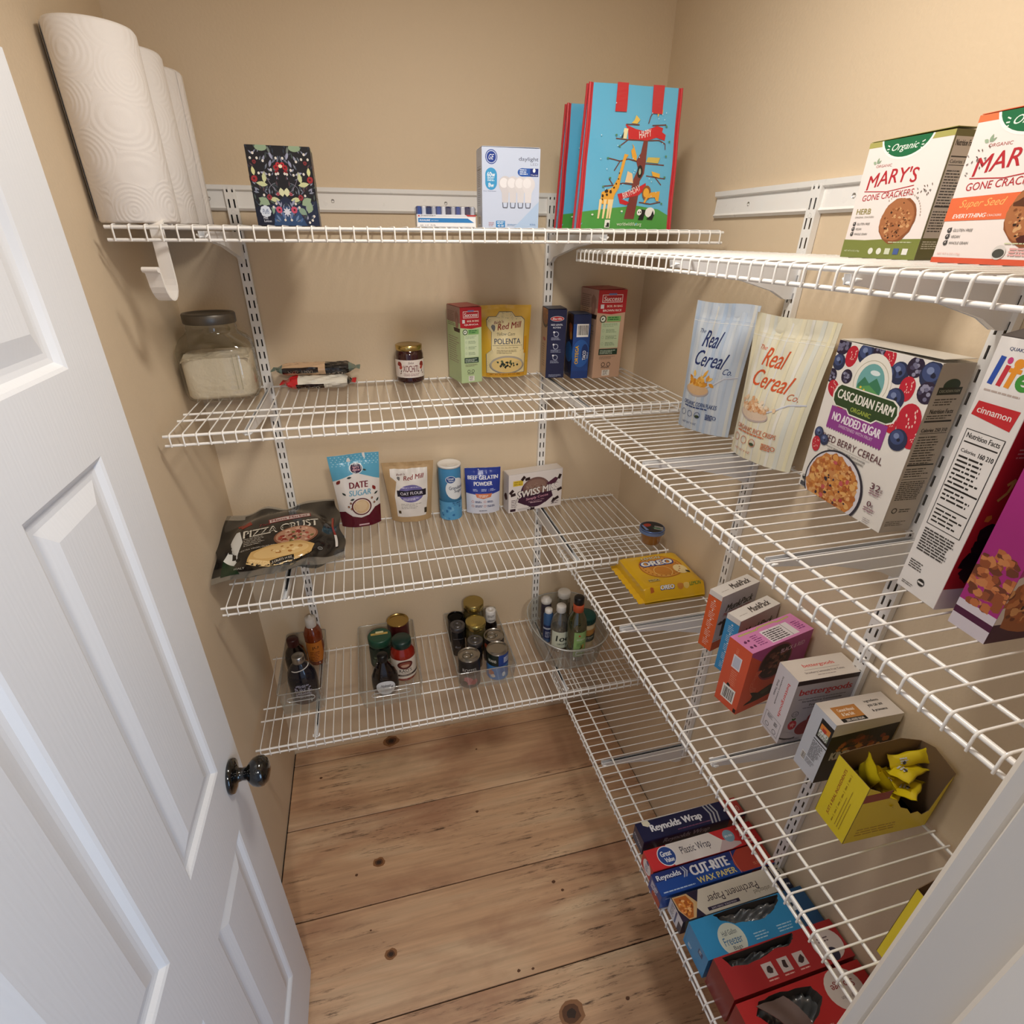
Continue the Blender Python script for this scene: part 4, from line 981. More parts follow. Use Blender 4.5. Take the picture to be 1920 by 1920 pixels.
# date sugar pouch
w, h, tk = .120, .233, .050
t = thing('sugar_pouch', 'blue, white and maroon date sugar pouch behind the pizza crust packs', 'pouch', (-.899, -.036, z), R_(4)); g = G(); f = pouch_geo(w, h, tk, .150, .10, .0010, 5, .7); pouch(g, f, w, h, M('EDE8E4', .22, 0, .4))
a = Art(g, f, w, h, res=.010, rough=.25)
a.poly([(0, h*.66), (w*.2, h*.70), (w*.5, h*.76), (w*.8, h*.69), (w, h*.64), (w, h), (0, h)], '5FAACB'); R = random.Random(1)
for i in range(12):
    for j in range(5): a.ell(w*(.06+.08*i+.03*(j % 2)), h*(.975-.028*j), .0016, .0013, 'B4DCEA', 7); a.o -= a.st*.8
a.ell(w*.52, h*.815, .0165, .0165, 'E9EEF0'); a.ell(w*.52, h*.815, .0145, .0145, '3A1A3C'); a.text("let's", w*.52, h*.832, .015, .006, 'E4A9B4', .02); a.text('date', w*.52, h*.80, .018, .008, 'E4A9B4', .02); a.leaf(w*.65, h*.80, .011, .005, -.6, '3A4A4A')
a.poly([(0, 0), (w, 0), (w, h*.27), (w*.86, h*.26), (w*.70, h*.17), (w*.5, h*.14), (w*.30, h*.17), (w*.14, h*.24), (0, h*.22)], '5E1226')
a.text('DATE', w*.53, h*.60, w*.42, h*.085, '7A1A2A', .03, .1); a.text('SUGAR', w*.54, h*.495, w*.50, h*.075, '6FA9C4', .02, .2)
a.ell(w*.54, h*.30, w*.235, w*.235, '5A1420'); a.ell(w*.54, h*.30, w*.205, w*.205, 'E9DACA'); a.ell(w*.54, h*.30, w*.185, w*.185, 'D9B98F'); a.blob(w*.54, h*.31, w*.15, 'E1C6A0', 4, 14, .12)
for u, v, r, c in [(.13, .62, .9, '7A2A26'), (.96, .50, 2.0, '8A2A26')]: a.leaf(w*u-.008, h*v, .018, .009, r, c)
for u, v, r in [(.22, .47, 2.3), (.30, .40, .4), (.86, .44, .6), (.30, .70, .2), (.90, .33, 1)]: a.leaf(w*u, h*v, .013, .006, r, '2E3A36'); a.o -= a.st*.8
for u, v in [(.30, .36), (.30, .28), (.80, .40), (.85, .33), (.24, .31)]: a.ell(w*u, h*v, .0030, .0036, '5E1A22', 10); a.ell(w*u, h*v, .0013, .002, 'C99A6A', 8); a.o -= a.st*.8
a.rect(w*.42, h*.022, w*.26, h*.022, 'D9B6BC'); g.obj('pouch', t)

# oat flour bag
w, h, tk = .124, .195, .052
t = thing('flour_bag', 'kraft brown oat flour bag with white label and purple badge on third shelf', 'flour bag', (-.742, -.040, z), R_(-4)); g = G(); f = pouch_geo(w, h, tk, .158, .07, .0018, 9, .6); pouch(g, f, w, h, M('B99A70', .55))
a = Art(g, f, w, h, res=.010, rough=.35)
IN = [(w*.16, h*.10), (w*.86, h*.10), (w*.90, h*.42), (w*.88, h*.90), (w*.14, h*.90), (w*.13, h*.78), (w*.24, h*.70), (w*.16, h*.46)]
a.poly(IN, 'E6E0DA'); a.text("Bob's", w*.34, h*.815, w*.18, h*.034, '6A2420', .02, .3, .12); a.text('Red Mill', w*.60, h*.765, w*.44, h*.075, '8A2622', .02, .35, .12); a.blob(w*.29, h*.75, w*.035, '6E6A66', 3, 9, .3, 1.5)
a.ell(w*.53, h*.50, w*.28, h*.145, '6E66A0', 30); a.fine(w*.32, h*.60, w*.42, 1, h*.02, 'D6D2E8', .6); a.fine(w*.34, h*.42, w*.38, 2, h*.022, 'C9C4E0', .6); a.rect(w*.22, h*.455, w*.64, h*.10, '1C1626'); a.text('OAT FLOUR', w*.54, h*.505, w*.50, h*.048, 'E6E0EA', .01)
a.fine(w*.28, h*.33, w*.5, 4, h*.025, '9A948E', .35); a.rect(w*.20, h*.16, w*.06, h*.05, '4A3A20'); a.rect(w*.82, h*.14, w*.06, h*.09, '3A3020'); g.obj('bag', t)

# sugar canister
t = thing('sugar_canister', 'blue cardboard sugar canister with white plastic lid on third shelf', 'canister', (-.615, -.045, z), R_(8)); r = .0355; h = .182
g = G(); g.lathe([(0, .001), (r, 0), (r, h-.004)], M('4A93C6', .35), 40)
W_ = .17; a = Art(g, cyl(r+.0003, W=W_), W_, h-.006, res=.006)
a.rect(0, 0, W_, h*.35, '5AA0CE'); R = random.Random(3)
for k in range(26): a.blob(R.uniform(.01, .16), R.uniform(.005, .05), .0045, R.choice(['3F84B8', '76B4DA', '2F70A8']), k, 6, .4); a.o -= a.st*.8
a.ell(.095, .108, .034, .036, 'E6EAEE'); a.ell(.078, .140, .016, .0125, 'E6EAEE'); a.ell(.078, .140, .0145, .0112, '22488E'); a.text('Great', .078, .144, .020, .008, 'E8ECF4', .02); a.text('Value', .079, .136, .016, .006, 'E8ECF4', .02)
a.text('Granulated', .097, .112, .050, .0115, '1F2F56', .01); a.text('Sugar', .103, .099, .030, .0125, '1F2F56', .01); a.text('36 Calories', .096, .060, .030, .0070, '1B3A72', .01); a.text('Per Serving', .098, .052, .025, .005, '1B3A72')
g.obj('cardboard_tube', t)
q = G(); q.lathe([(r-.0005, h-.006), (r+.0014, h-.006), (r+.0014, h), (r-.002, h+.0012), (r-.005, h-.0006), (0, h-.0006)], M('E9E6E2', .35), 40); q.box(-.012, -.022, h-.0006, .012, -.006, h+.0008, M('E2DFDA', .35), .0006); q.obj('plastic_lid', t)

# gelatin pouch
w, h, tk = .108, .155, .042
t = thing('gelatin_pouch', 'blue and white beef gelatin powder pouch beside the sugar canister', 'pouch', (-.507, -.040, z), R_(-6)); g = G(); f = pouch_geo(w, h, tk, .116, .06, .0007, 12, .5); pouch(g, f, w, h, M('DDE0EC', .25, 0, .35))
a = Art(g, f, w, h, res=.010, rough=.25); a.poly([(0, h*.46), (w*.5, h*.42), (w, h*.46), (w, h), (0, h)], '2B3E9A')
a.text('ZENLEY', w*.5, h*.94, w*.26, h*.028, 'A9B2DC', .0); a.text('BEEF GELATIN', w*.5, h*.80, w*.86, h*.085, 'EDEEF6', .04); a.text('POWDER', w*.5, h*.67, w*.54, h*.090, 'EDEEF6', .04)
for k in range(3): a.fine(w*(.20+.25*k), h*.55, w*.16, 2, h*.03, 'A9B6E0', .6, k)
a.rect(w*.44, h*.50, .0006, h*.06, 'A9B6E0'); a.rect(w*.66, h*.50, .0006, h*.06, 'A9B6E0')
a.poly([(w*.26, h*.46), (w*.76, h*.46), (w*.72, h*.38), (w*.5, h*.35), (w*.30, h*.38)], 'D9825A'); a.fine(w*.36, h*.42, w*.3, 2, h*.03, 'F2DACB', .6)
for i in (0, 1):
    for j in (0, 1): ring(a, w*(.18+.36*i), h*(.28-.10*j), .0042, .0009, 'D0704A', 10); a.fine(w*(.25+.36*i), h*(.29-.10*j), w*.24, 2, h*.026, '3A4474', .5, i*2+j)
a.fine(w*.36, h*.07, w*.26, 1, h*.02, '2A2E4A', .6); g.obj('pouch', t)

# cocoa box
w, d, h = .192, .046, .134
t, g, A = carton('cocoa_box', 'white cocoa mix box with dark purple oval mug picture on third shelf', 'cocoa box', -.430, -.078, z, 7, w, d, h, 'E6DFDC')
a = A('F'); a.ell(w*.50, h*.47, w*.285, h*.40, '47203C', 36); a.ell(w*.50, h*.60, w*.235, h*.27, '7A5A54', 30); a.poly([(w*.70, h*.66), (w*.86, h*.80), (w*.92, h*.76), (w*.88, h*.66), (w*.76, h*.56)], '54283F'); a.poly([(w*.20, h*.44), (w*.17, h*.26), (w*.30, h*.16), (w*.50, h*.08), (w*.70, h*.16), (w*.83, h*.30), (w*.80, h*.44)], '3E1B35')
a.ell(w*.50, h*.645, w*.19, h*.17, '8F7064', 26); flakes(a, w*.48, h*.62, w*.17, h*.10, 22, ['6A4438', '9A7A6C', 'B39A8C'], 2, .16)
a.text('SWISS MISS', w*.54, h*.50, w*.78, h*.21, '1C1218', .05, .15, .10); a.text('SWISS MISS', w*.545, h*.503, w*.765, h*.185, 'EDE6E2', .035, .15, .10)
a.text('Simply Cocoa', w*.53, h*.325, w*.42, h*.085, 'D79AAE', .02, .1, .10); a.text('Hot Cocoa Mix', w*.52, h*.245, w*.30, h*.035, 'BF95A2', .01, 0, .08); a.fine(w*.40, h*.20, w*.24, 1, h*.03, 'D8B8C0', .6)
a.rect(w*.08, h*.70, w*.18, h*.14, 'E2C23A'); a.text('MADE WITH', w*.17, h*.80, w*.14, h*.030, '5A4A10', .02); a.text('REAL MILK', w*.17, h*.745, w*.14, h*.034, '5A4A10', .02)
for u, v, r in [(.34, .85, .2), (.26, .88, .9), (.94, .80, 1.2), (.95, .46, .4), (.05, .56, .8), (.08, .48, .2), (.90, .22, .5), (.84, .17, 1.1), (.44, .03, 0), (.38, .06, .7)]: a.rect(w*u-.008, h*v-.005, .017, .010, '2A1418', r); a.o -= a.st*.8
a.fine(w*.05, h*.33, w*.13, 5, h*.045, '5A4A50', .35); a.fine(w*.80, h*.14, w*.16, 2, h*.05, '7A6A70', .35); a.rect(w*.03, h*.03, w*.10, h*.07, '3A2430'); a.rect(w*.17, h*.03, w*.24, h*.06, 'C9C2C0')
a = A('T'); a.rect(w*.05, d*.30, w*.30, d*.5, '6A3A34'); a.ell(w*.55, d*.55, w*.10, d*.3, 'C4BFBA'); a.ell(w*.55, d*.55, w*.09, d*.24, 'DAD5D0')
a = A('L'); a.rect(0, 0, a.W, h, 'CFC8C6'); a.blob(a.W*.5, h*.4, a.W*.3, '3A1E26', 4); g.obj('carton', t); lid_flap(t, w, d, h, 'DCD5D1', .001)

# cup of peanut butter / creamer
t = thing('portion_cup', 'small amber plastic cup with blue and black foil lid alone on third shelf', 'cup', (-.060, -.352, z), R_(15)); g = G(); g.lathe([(0, 0), (.0255, 0), (.0265, .002), (.0335, .044), (.0345, .046)], M('A8763E', .2, 0, .3), 40); g.obj('cup_body', t)
q = G(); q.lathe([(.0345, .0455), (.0365, .0455), (.0368, .0480), (.0345, .0490), (0, .0490)], M('5C74A8', .25, .4), 40)
q.lathe([(.0375, .036), (.0372, .0455)], M('6E86B4', .35, .3), 40)
a = Art(q, lambda u, v, o: (u-.036, v-.036, .0490+o), .072, .072); a.ell(.036, .036, .0335, .0335, '191C24'); a.ell(.030, .052, .013, .009, '9E3026', 18); a.poly([(.006, .030), (.014, .058), (.020, .060), (.014, .026)], '6C84B4')
for k in range(4): a.rect(.028+.004*k, .014+.004*k, .026, .0018, 'D8D6CE', -.9); a.o -= a.st*.8
a.rect(.030, .020, .022, .006, '2F6A4A', -.9); q.obj('foil_lid', t)

# pizza crust packs
def crust_pack(label, x, y, zz, deg, tx, ty, main, art_on=True, tk=.024, wx=.150, wy=.130):
    t = thing('pizza_crust_pack', label, 'pizza crust', (x, y, zz), R_(deg), group='bagged pizza crusts leaning on the third shelf', rx=R_(tx), ry=R_(ty))
    g = G(); n = 34; R = random.Random(int(x*1000)); ph = [R.uniform(0, 6) for _ in range(5)]
    BL = M('0E0E10', .16, 0, .7)
    def top(u, v, o, sd=1):
        X, Y = u-wx, v-wy; s, q = abs(X)/wx, abs(Y)/wy; r = math.hypot(X/.128, Y/.122)
        bulge = tk/2*max(0, 1-r**6)**.5 if r < 1 else 0
        wr = .0022*math.sin(40*X+ph[0])*math.sin(33*Y+ph[1])+.0016*math.sin(70*X-44*Y+ph[2])
        wr *= (1.6 if r > 1 else .35)
        rag = 1+.03*math.sin(9*math.atan2(Y, X)+ph[3])*(max(s, q)**6)
        return (X*rag, Y*rag, tk/2+sd*(bulge+.0006)+wr+.006*(r > 1)*math.sin(5*X*10+ph[4])*.5+(o if sd > 0 else -o))
    for sd in (1, -1):
        vs = [top(2*wx*i/n, 2*wy*j/n, 0, sd) for j in range(n+1) for i in range(n+1)]
        fs = []; cl = []
        for j in range(n):
            for i in range(n):
                q4 = (j*(n+1)+i, j*(n+1)+i+1, (j+1)*(n+1)+i+1, (j+1)*(n+1)+i)
                (cl if (j < 3 or j > n-2 or (i < 7 and j > n-4)) else fs).append(q4 if sd > 0 else tuple(reversed(q4)))
        g.add(vs, fs, BL, True); g.add(vs, cl, clear('D8DAD8', .22, .6, .08, .10), True)
    a = Art(g, top, 2*wx, 2*wy, res=.012, rough=.18); w_, h_ = 2*wx, 2*wy
    if art_on:
        a.poly([(.018, .018), (.060, .018), (.046, .060), (.018, .085)], '14301E'); a.poly([(.018, .085), (.046, .060), (.068, .14), (.060, .19), (.050, .19)], 'DCDCD8'); a.poly([(.05, .235), (.085, .242), (.092, .215), (.066, .200)], '8A2A1E')
        a.rect(.135, .205, .115, .022, '7A2024', .04); a.rect(.138, .208, .109, .016, 'C8B8B4', .04); a.text('Mama Market', .192, .216, .098, .011, '7A2024', .03, 0, .04)
        a.text('Thin', .125, .203, .030, .012, '7A2A28', .01, .4, .1)
        a.text('PIZZA CRUST', .168, .172, .200, .034, 'DCD6C8', .03, .05, .02); a.text('PIZZA CRUST', .168, .172, .190, .024, '1A1816', -.002, .05, .02)
        a.fine(.070, .148, .055, 5, .0075, 'B8B0A4', .4, 3); a.text('+EXTRA VIRGIN OLIVE OIL', .105, .100, .090, .006, 'B8B0A4', .01)
        a.ell(.205, .125, .058, .042, '8A5A44', 26); a.ell(.205, .127, .053, .037, 'B88A70', 26); flakes(a, .205, .127, .048, .034, 60, ['8A2E26', 'C8A088', '6A6A3A', 'D6B49C', 'A8483A', '4A2A22'], 7, .15)
        a.poly([(.075, .055), (.090, .085), (.140, .100), (.215, .100), (.250, .075), (.235, .045), (.190, .030), (.130, .032)], 'C9A468'); a.poly([(.075, .052), (.085, .062), (.130, .040), (.190, .030), (.130, .025)], 'E2C48E'); a.ell(.165, .070, .070, .024, 'D8B67C', 26); flakes(a, .165, .070, .060, .020, 16, ['B88A4E', 'E6CC98', 'A8743E'], 3, .22)
        a.poly([(.135, .026), (.135, .040), (.195, .046), (.195, .032)], '17130F'); a.text('3 CRUSTS 14 OZ', .165, .0365, .050, .006, 'C9BFAE', .02, 0, .1)
        a.text('ITALY', .060, .038, .024, .008, 'A8A49A', .02)
        ring(a, .262, .058, .006, .001, 'A8A8A4', 14); a.text('U', .262, .058, .004, .005, 'A8A8A4')
        a.rect(w_-.024, .11, .006, .09, '8A2A22'); a.rect(w_-.024, .06, .006, .05, 'D8D4D0')
    g.obj('plastic_bag', t)
    return t
crust_pack('lower black bag of pizza crusts, mostly hidden beneath the other one', -1.104, -.165, z+.018, 5, 7, -1, 1, False, .026, .138, .126)
crust_pack('black PIZZA CRUST bag with a flatbread picture, on top of the other bag', -1.114, -.190, z+.052, 6, 8, -2, 1, True, .026, .163, .150)
# ================================================================= back wall, lowest shelf: bins and what stands in them
z = ST['b4']; CP = clear('FAFBFA', .03, .34, .08, .035)
def bin_(label, x0, x1, y0, y1, h, slot=True):
    t = thing('clear_bin', label, 'storage bin', ((x0+x1)/2, (y0+y1)/2, z), 0, group='rectangular clear bins on the lowest shelf'); g = G(); w, d = (x1-x0)/2, (y1-y0)/2; k = .93
    def ring_(s, zz, rr=.010):
        P = []
        for cx, cy, a0 in ((1, 1, 0), (-1, 1, 90), (-1, -1, 180), (1, -1, 270)):
            for i in range(5):
                a = R_(a0+i*22.5); P.append((cx*(w*s-rr)+rr*math.cos(a), cy*(d*s-rr)+rr*math.sin(a), zz))
        return P
    L_ = [ring_(k-.02, .001), ring_(k, .004), ring_(1, h-.004), ring_(1.012, h), ring_(.985, h), ring_(.985, h-.005), ring_(k-.012, .005)]
    n = 20; vs = sum(L_, []); g.add(vs, [(i*n+j, i*n+(j+1) % n, (i+1)*n+(j+1) % n, (i+1)*n+j) for i in range(len(L_)-1) for j in range(n)], CP, False)
    g.add(L_[-1], [tuple(range(n))], CP); g.add(L_[0], [tuple(reversed(range(n)))], CP); g.obj('bin_body', t)
    q = G(); EG = clear('F6F7F6', .42, .8, .1, .18)
    q.tube(ring_(.998, h-.001), .0014, EG, 6, closed=True); q.obj('rim', t)
    if slot:
        s = G(); P = []; ww = w*.62
        for cx, a0 in ((1, -90), (-1, 90)):
            for i in range(7): a = R_(a0+i*30); P.append((cx*(ww-.008)+.008*math.cos(a), -d*(k+.04)-.0012, h*.68+.008*math.sin(a)))
        s.tube(P, .0015, clear('F6F7F6', .55, .85, .1, .3), 6, closed=True); s.obj('handle_slot', t)
    return t
bin_('narrow clear bin at the left end of the lowest shelf holding syrup bottles', -1.200, -1.070, -.302, -.014, .098)
bin_('clear bin holding pasta sauce, a green-lidded jar and maple syrup', -.962, -.768, -.335, -.014, .085)
bin_('clear bin packed with cans and small jars', -.656, -.462, -.332, -.014, .088, False)
zb = z+.0056
def lbl(g, r, z0, z1, W_, fn, rough=.45, sy=1):
    a = Art(g, (lambda c: (lambda u, v, o: (c(u, v, o)[0], c(u, v, o)[1]*sy, z0+v)))(cyl(r, W=W_)), W_, z1-z0, res=.006, rough=rough); fn(a, W_, z1-z0)
# bin one
BR = M('150C0A', .12, 0, .6); GR = 'syrup and dressing bottles in the clear bins'
t, g = bottle('syrup_bottle', 'dark maple syrup bottle with silver cap, front of the narrow left bin', -1.132, -.232, zb, [(0, 0), (.040, 0), (.044, .006), (.0445, .085), (.040, .115), (.026, .140), (.017, .150), (.015, .158)], M('12121C', .15, 0, .5), [(.0175, .150), (.0185, .152), (.0185, .172), (.0165, .1745), (0, .1745)], M('A8A6A4', .28, 1), sy=.80)
def f1(a, W_, H_):
    for k, (s_, yy, ww, hh) in enumerate((('SEVEN', .93, .030, .006), ('SEAS', .85, .022, .005), ('PURE &', .66, .046, .013), ('ORGANIC', .47, .044, .009), ('MAPLE SYRUP', .30, .048, .008))): a.text(s_, W_/2, H_*yy, ww, hh, 'B9B6C8', .02)
    for i, (u, v) in enumerate(((.30, .9), (.72, .93), (.78, .8), (.25, .78), (.80, .6), (.22, .58), (.76, .42), (.25, .4))): a.ell(W_*u, H_*v, .0035, .0028, 'A7A3B4', 8); a.ell(W_*u, H_*v, .0014, .0014, '4A3A6A', 6); a.o -= a.st*.8
lbl(g, .0452, .018, .086, .080, f1, sy=.80)
g.obj('bottle_body', t)
q = G(); q.tube([(.026*math.cos(a_*PI/12), -.006+.022*math.sin(a_*PI/12)*-1, .134+.006*math.cos(a_*PI/12)) for a_ in range(24)], .0016, M('C9C5C0', .3), 6, closed=True); q.obj('neck_ring', t)
t, g = bottle('syrup_bottle', 'black bottle with dark red cap behind the silver-capped syrup', -1.160, -.128, zb, [(0, 0), (.031, 0), (.034, .006), (.034, .085), (.028, .115), (.016, .135), (.015, .140)], BR, [(.0175, .134), (.0185, .137), (.0180, .158), (.0165, .161), (0, .161)], M('3A1514', .35)); g.obj('bottle_body', t)
t, g = bottle('honey_bottle', 'orange-red squeeze bottle with white flip cap at the back of the left bin', -1.106, -.064, zb, [(0, 0), (.026, 0), (.029, .006), (.029, .075), (.027, .085), (.029, .095), (.029, .125), (.022, .145), (.013, .155)], clear('C25A2A', .12, .4, .12, .35), [(.0165, .152), (.0175, .154), (.0170, .185), (.0155, .187), (.006, .188), (.004, .196), (0, .196)], M('D9D2C8', .4), fill=([(0, .004), (.026, .004), (.027, .13), (0, .132)], M('8E3216', .3)))
lbl(g, .0296, .020, .100, .060, lambda a, W_, H_: (a.rect(0, 0, W_, H_, 'C9762A'), a.text('JU', W_*.55, H_*.72, .022, .013, '3A2418', .01), a.fine(W_*.2, H_*.5, W_*.6, 6, .007, '7A3A18', .4))); g.obj('bottle_body', t)
# bin two
t = can('tomato_can', 'dark red can with gold lid at the back of the pasta sauce bin', -.822, -.066, zb, .0375, .125, '4A1518', 'cans in the clear bins', 'B59A5E', lambda a, W_, H_: (a.rect(0, H_*.1, W_, H_*.75, '5E1A1C'), a.fine(W_*.35, H_*.6, W_*.3, 6, .009, 'A87A5A', .4)))
t, g = bottle('herb_jar', 'dark green lidded jar with a yellow strip on the lid beside the red sauce', -.888, -.128, zb, [(0, 0), (.034, 0), (.038, .005), (.038, .085), (.034, .092), (.035, .098)], M('1E2A22', .15, 0, .5), [(.0385, .093), (.0395, .095), (.0395, .118), (.037, .121), (.030, .1205), (0, .1205)], M('1F4A38', .35), capname='screw_lid')
lbl(g, .0384, .01, .085, .11, lambda a, W_, H_: (a.rect(0, 0, W_, H_, '26352B'), a.text('SPINACH', W_*.42, H_*.55, .035, .009, '8A9A80', .02), a.fine(W_*.2, H_*.4, W_*.4, 5, .006, '7A8A74', .4), a.ell(W_*.72, H_*.25, .008, .010, 'B8C4B0'), a.text('V', W_*.72, H_*.25, .006, .008, '2A4A34'))); g.obj('glass_body', t)
q = G(); a = Art(q, lambda u, v, o: (u-.04, v-.04, .1206+o), .08, .08); a.rect(.012, .042, .056, .010, 'C9A95A'); a.rect(.028, .050, .026, .010, 'D8CFA0'); a.text('ORGANIC', .040, .047, .034, .004, '4A3A18', .02); q.obj('lid_print', t)
RED = M('8E2416', .12, 0, .5)
t, g = bottle('pasta_sauce_jar', 'tall red pasta sauce jar with dark green lid and cream label', -.818, -.200, zb, [(0, 0), (.036, 0), (.040, .006), (.0405, .095), (.038, .112), (.028, .130), (.027, .136)], RED, [(.0300, .128), (.0315, .130), (.0315, .150), (.0295, .153), (0, .153)], M('16302A', .3), rz=5, capname='screw_lid')
lbl(g, .0410, .016, .094, .125, lambda a, W_, H_: (a.rect(0, 0, W_, H_, 'E2D6C8'), a.ell(W_*.5, H_*.72, .026, .017, '5E1E1A'), a.ell(W_*.5, H_*.74, .019, .010, '8E4A3A'), a.ell(W_*.5, H_*.68, .014, .006, 'C8A08A'), a.text("RAO'S", W_*.5, H_*.42, .042, .014, '3A2A26', .01), a.text('HOMEMADE', W_*.5, H_*.30, .026, .004, '5A4A44'), a.rect(0, H_*.12, W_, H_*.10, '3A2822'), a.text('MARINARA SAUCE', W_*.5, H_*.17, .040, .004, 'D8C8B8')), .5); g.obj('glass_body', t)
t, g = bottle('maple_syrup_bottle', 'black round maple syrup flask with white oval label at front of its bin', -.882, -.262, zb, [(0, 0), (.036, 0), (.042, .010), (.043, .035), (.041, .070), (.030, .098), (.016, .118), (.013, .130)], BR, [(.0150, .128), (.0165, .130), (.0165, .150), (.0145, .153), (0, .153)], M('0E0E10', .3), sy=.72)
def f2(a, W_, H_): a.ell(W_/2, H_/2, W_*.48, H_*.5, 'DDE1E8', 30); a.text('Holmes', W_*.5, H_*.66, .032, .012, '1C2030', .01, .4); a.text('Maple', W_*.5, H_*.47, .020, .006, '3A4050', 0, .3); a.rect(W_*.2, H_*.36, W_*.6, .0006, '3A4050'); a.text('PURE MAPLE SYRUP', W_*.52, H_*.28, .036, .004, '3A4050'); a.ell(W_*.80, H_*.5, .003, .003, '2A3040', 8)
lbl(g, .0436, .012, .068, .066, f2, sy=.73); g.obj('bottle_body', t)
q = G(); q.tube([(-.010, -.010, .095), (-.024, -.012, .112), (-.018, -.006, .124), (-.012, 0, .122)], .003, BR, 8); q.obj('glass_handle', t)
# bin three
def jar_gold(label, x, y, r, h, lidc='A8955C'):
    t, g = bottle('small_jar', label, x, y, zb, [(0, 0), (r-.004, 0), (r, .004), (r, h*.72), (r-.003, h*.80), (r-.004, h*.84)], clear('8A7A4A', .14, .5, .08, .30), [(r-.001, h*.82), (r+.0005, h*.84), (r+.0005, h-.002), (r-.002, h), (r-.006, h-.0015), (0, h-.0015)], M(lidc, .25, .9), fill=([(0, .003), (r-.003, .003), (r-.003, h*.7), (0, h*.71)], M('4A3A1E', .5)), group='gold-lidded jars in the can bin', cat='jar', capname='screw_lid'); g.obj('glass_body', t)
jar_gold('tall gold-lidded jar at the back right of the can bin', -.552, -.064, .036, .158)
jar_gold('gold-lidded jar in the middle of the can bin', -.560, -.142, .035, .132, 'B0A062')
t, g = bottle('vanilla_bottle', 'small black bottle with white cap at the back right corner of the can bin', -.494, -.086, zb, [(0, 0), (.022, 0), (.0235, .004), (.0235, .065), (.018, .078), (.013, .084)], BR, [(.0185, .080), (.0195, .083), (.0185, .124), (.0165, .127), (.008, .127), (.007, .122), (0, .122)], M('D8D4D0', .35)); g.obj('bottle_body', t)
q = G(); a = Art(q, cyl(.0193, W=.05), .05, .12, res=.005); a.text('ORIGINAL', .025, .090, .026, .0055, '2A2626', .03); a.fine(.010, .112, .028, 2, .005, '6A6664', .4); q.obj('cap_print', t)
t = can('olive_can', 'wide black-topped can in the back left corner of the can bin', -.617, -.062, zb, .030, .100, '1A1A1C', 'cans in the clear bins', '1C1C1E')
def spice(label, x, y, h):
    t, g = bottle('seasoning_bottle', label, x, y, zb, [(0, 0), (.022, 0), (.0245, .004), (.0245, h-.022), (.023, h-.016)], M('141418', .2, 0, .3), [(.0250, h-.018), (.0262, h-.016), (.0262, h-.001), (.0245, h), (.0225, h-.0015), (.014, h-.0018), (.0135, h), (.009, h+.0005), (.0085, h-.001), (0, h-.001)], M('5E5C5E', .3, .7), group='black seasoning bottles in the can bin')
    lbl(g, .0249, .02, h-.025, .055, lambda a, W_, H_: (a.text('4oz', W_*.4, H_*.30, .022, .010, '8A8A90', .01, .3), a.line([(W_*.1, H_*.7), (W_*.4, H_*.76), (W_*.8, H_*.70)], .0008, '8A8A90'))); g.obj('bottle_body', t)
spice('black seasoning bottle at the left edge of the can bin', -.623, -.138, .124); spice('black seasoning bottle in the centre front of the can bin', -.577, -.215, .112)
def steel(label, x, y, r, h, col, fn, tab=True):
    t = can('food_can', label, x, y, zb, r, h, col, 'cans in the clear bins', 'A5A29C', fn)
    if tab: pull_tab(t, r, h)
    return t
steel('pull-tab can with a red spot on its dark label, right side of can bin', -.506, -.190, .0360, .098, '2A2226', lambda a, W_, H_: a.blob(W_*.35, H_*.7, .012, 'C8502E', 2))
steel('pull-tab can with a black and pink label at the front left of the can bin', -.610, -.282, .0360, .112, '2A2628', lambda a, W_, H_: (a.rect(0, H_*.45, W_, H_*.45, '1C1A1C'), a.text('RO*TEL', W_*.48, H_*.66, .050, .014, 'B8B4B0', .02), a.rect(0, 0, W_, H_*.45, '5A5654'), a.blob(W_*.45, H_*.25, .018, 'C4747A', 3), a.blob(W_*.55, H_*.22, .012, 'A84A4E', 4), a.ell(W_*.40, H_*.16, .01, .01, '3A3A34')))
steel('flat-topped can with a blue and white label at the front right of the can bin', -.512, -.268, .0365, .106, '2C6AB0', lambda a, W_, H_: (a.rect(0, H_*.55, W_*.48, H_*.45, '18241E'), a.text('BEANS', W_*.38, H_*.74, .030, .011, 'D8D8CE', .02), a.rect(W_*.48, H_*.55, W_*.52, H_*.45, '1E3F8E'), a.fine(W_*.56, H_*.85, W_*.2, 4, .006, 'DDE4F0', .5), a.rect(0, 0, W_, H_*.55, '3C7FC4'), a.blob(W_*.36, H_*.26, .013, 'B46A50', 3), a.blob(W_*.40, H_*.16, .008, 'E0D6CE', 4), a.ell(W_*.56, H_*.2, .006, .010, 'DCE6F0')), False)

# oval clear basket
t = thing('clear_basket', 'oval translucent plastic basket of bottles at the right end of the lowest shelf', 'basket', (-.236, -.180, z), R_(0)); g = G(); MB_ = clear('F4F6F5', .05, .4, .12, .08)
prof = [(.82, .001), (.86, .003), (1.0, .108), (1.045, .112), (1.05, .118), (1.02, .120), (.985, .114), (.84, .006)]; n = 56; rx_, ry_ = .130, .152; vs = []
for s, zz in prof:
    for j in range(n):
        a_ = 2*PI*j/n; c, s2 = math.cos(a_), math.sin(a_); vs.append((s*rx_*math.copysign(abs(c)**.8, c), s*ry_*math.copysign(abs(s2)**.85, s2), zz+(.010*max(0, -s2)**3 * -1 if zz > .1 else 0)))
g.add(vs, [(i*n+j, i*n+(j+1) % n, (i+1)*n+(j+1) % n, (i+1)*n+j) for i in range(len(prof)-1) for j in range(n)], MB_, True); g.add(vs[:n], [tuple(reversed(range(n)))], MB_); g.obj('basket_body', t)
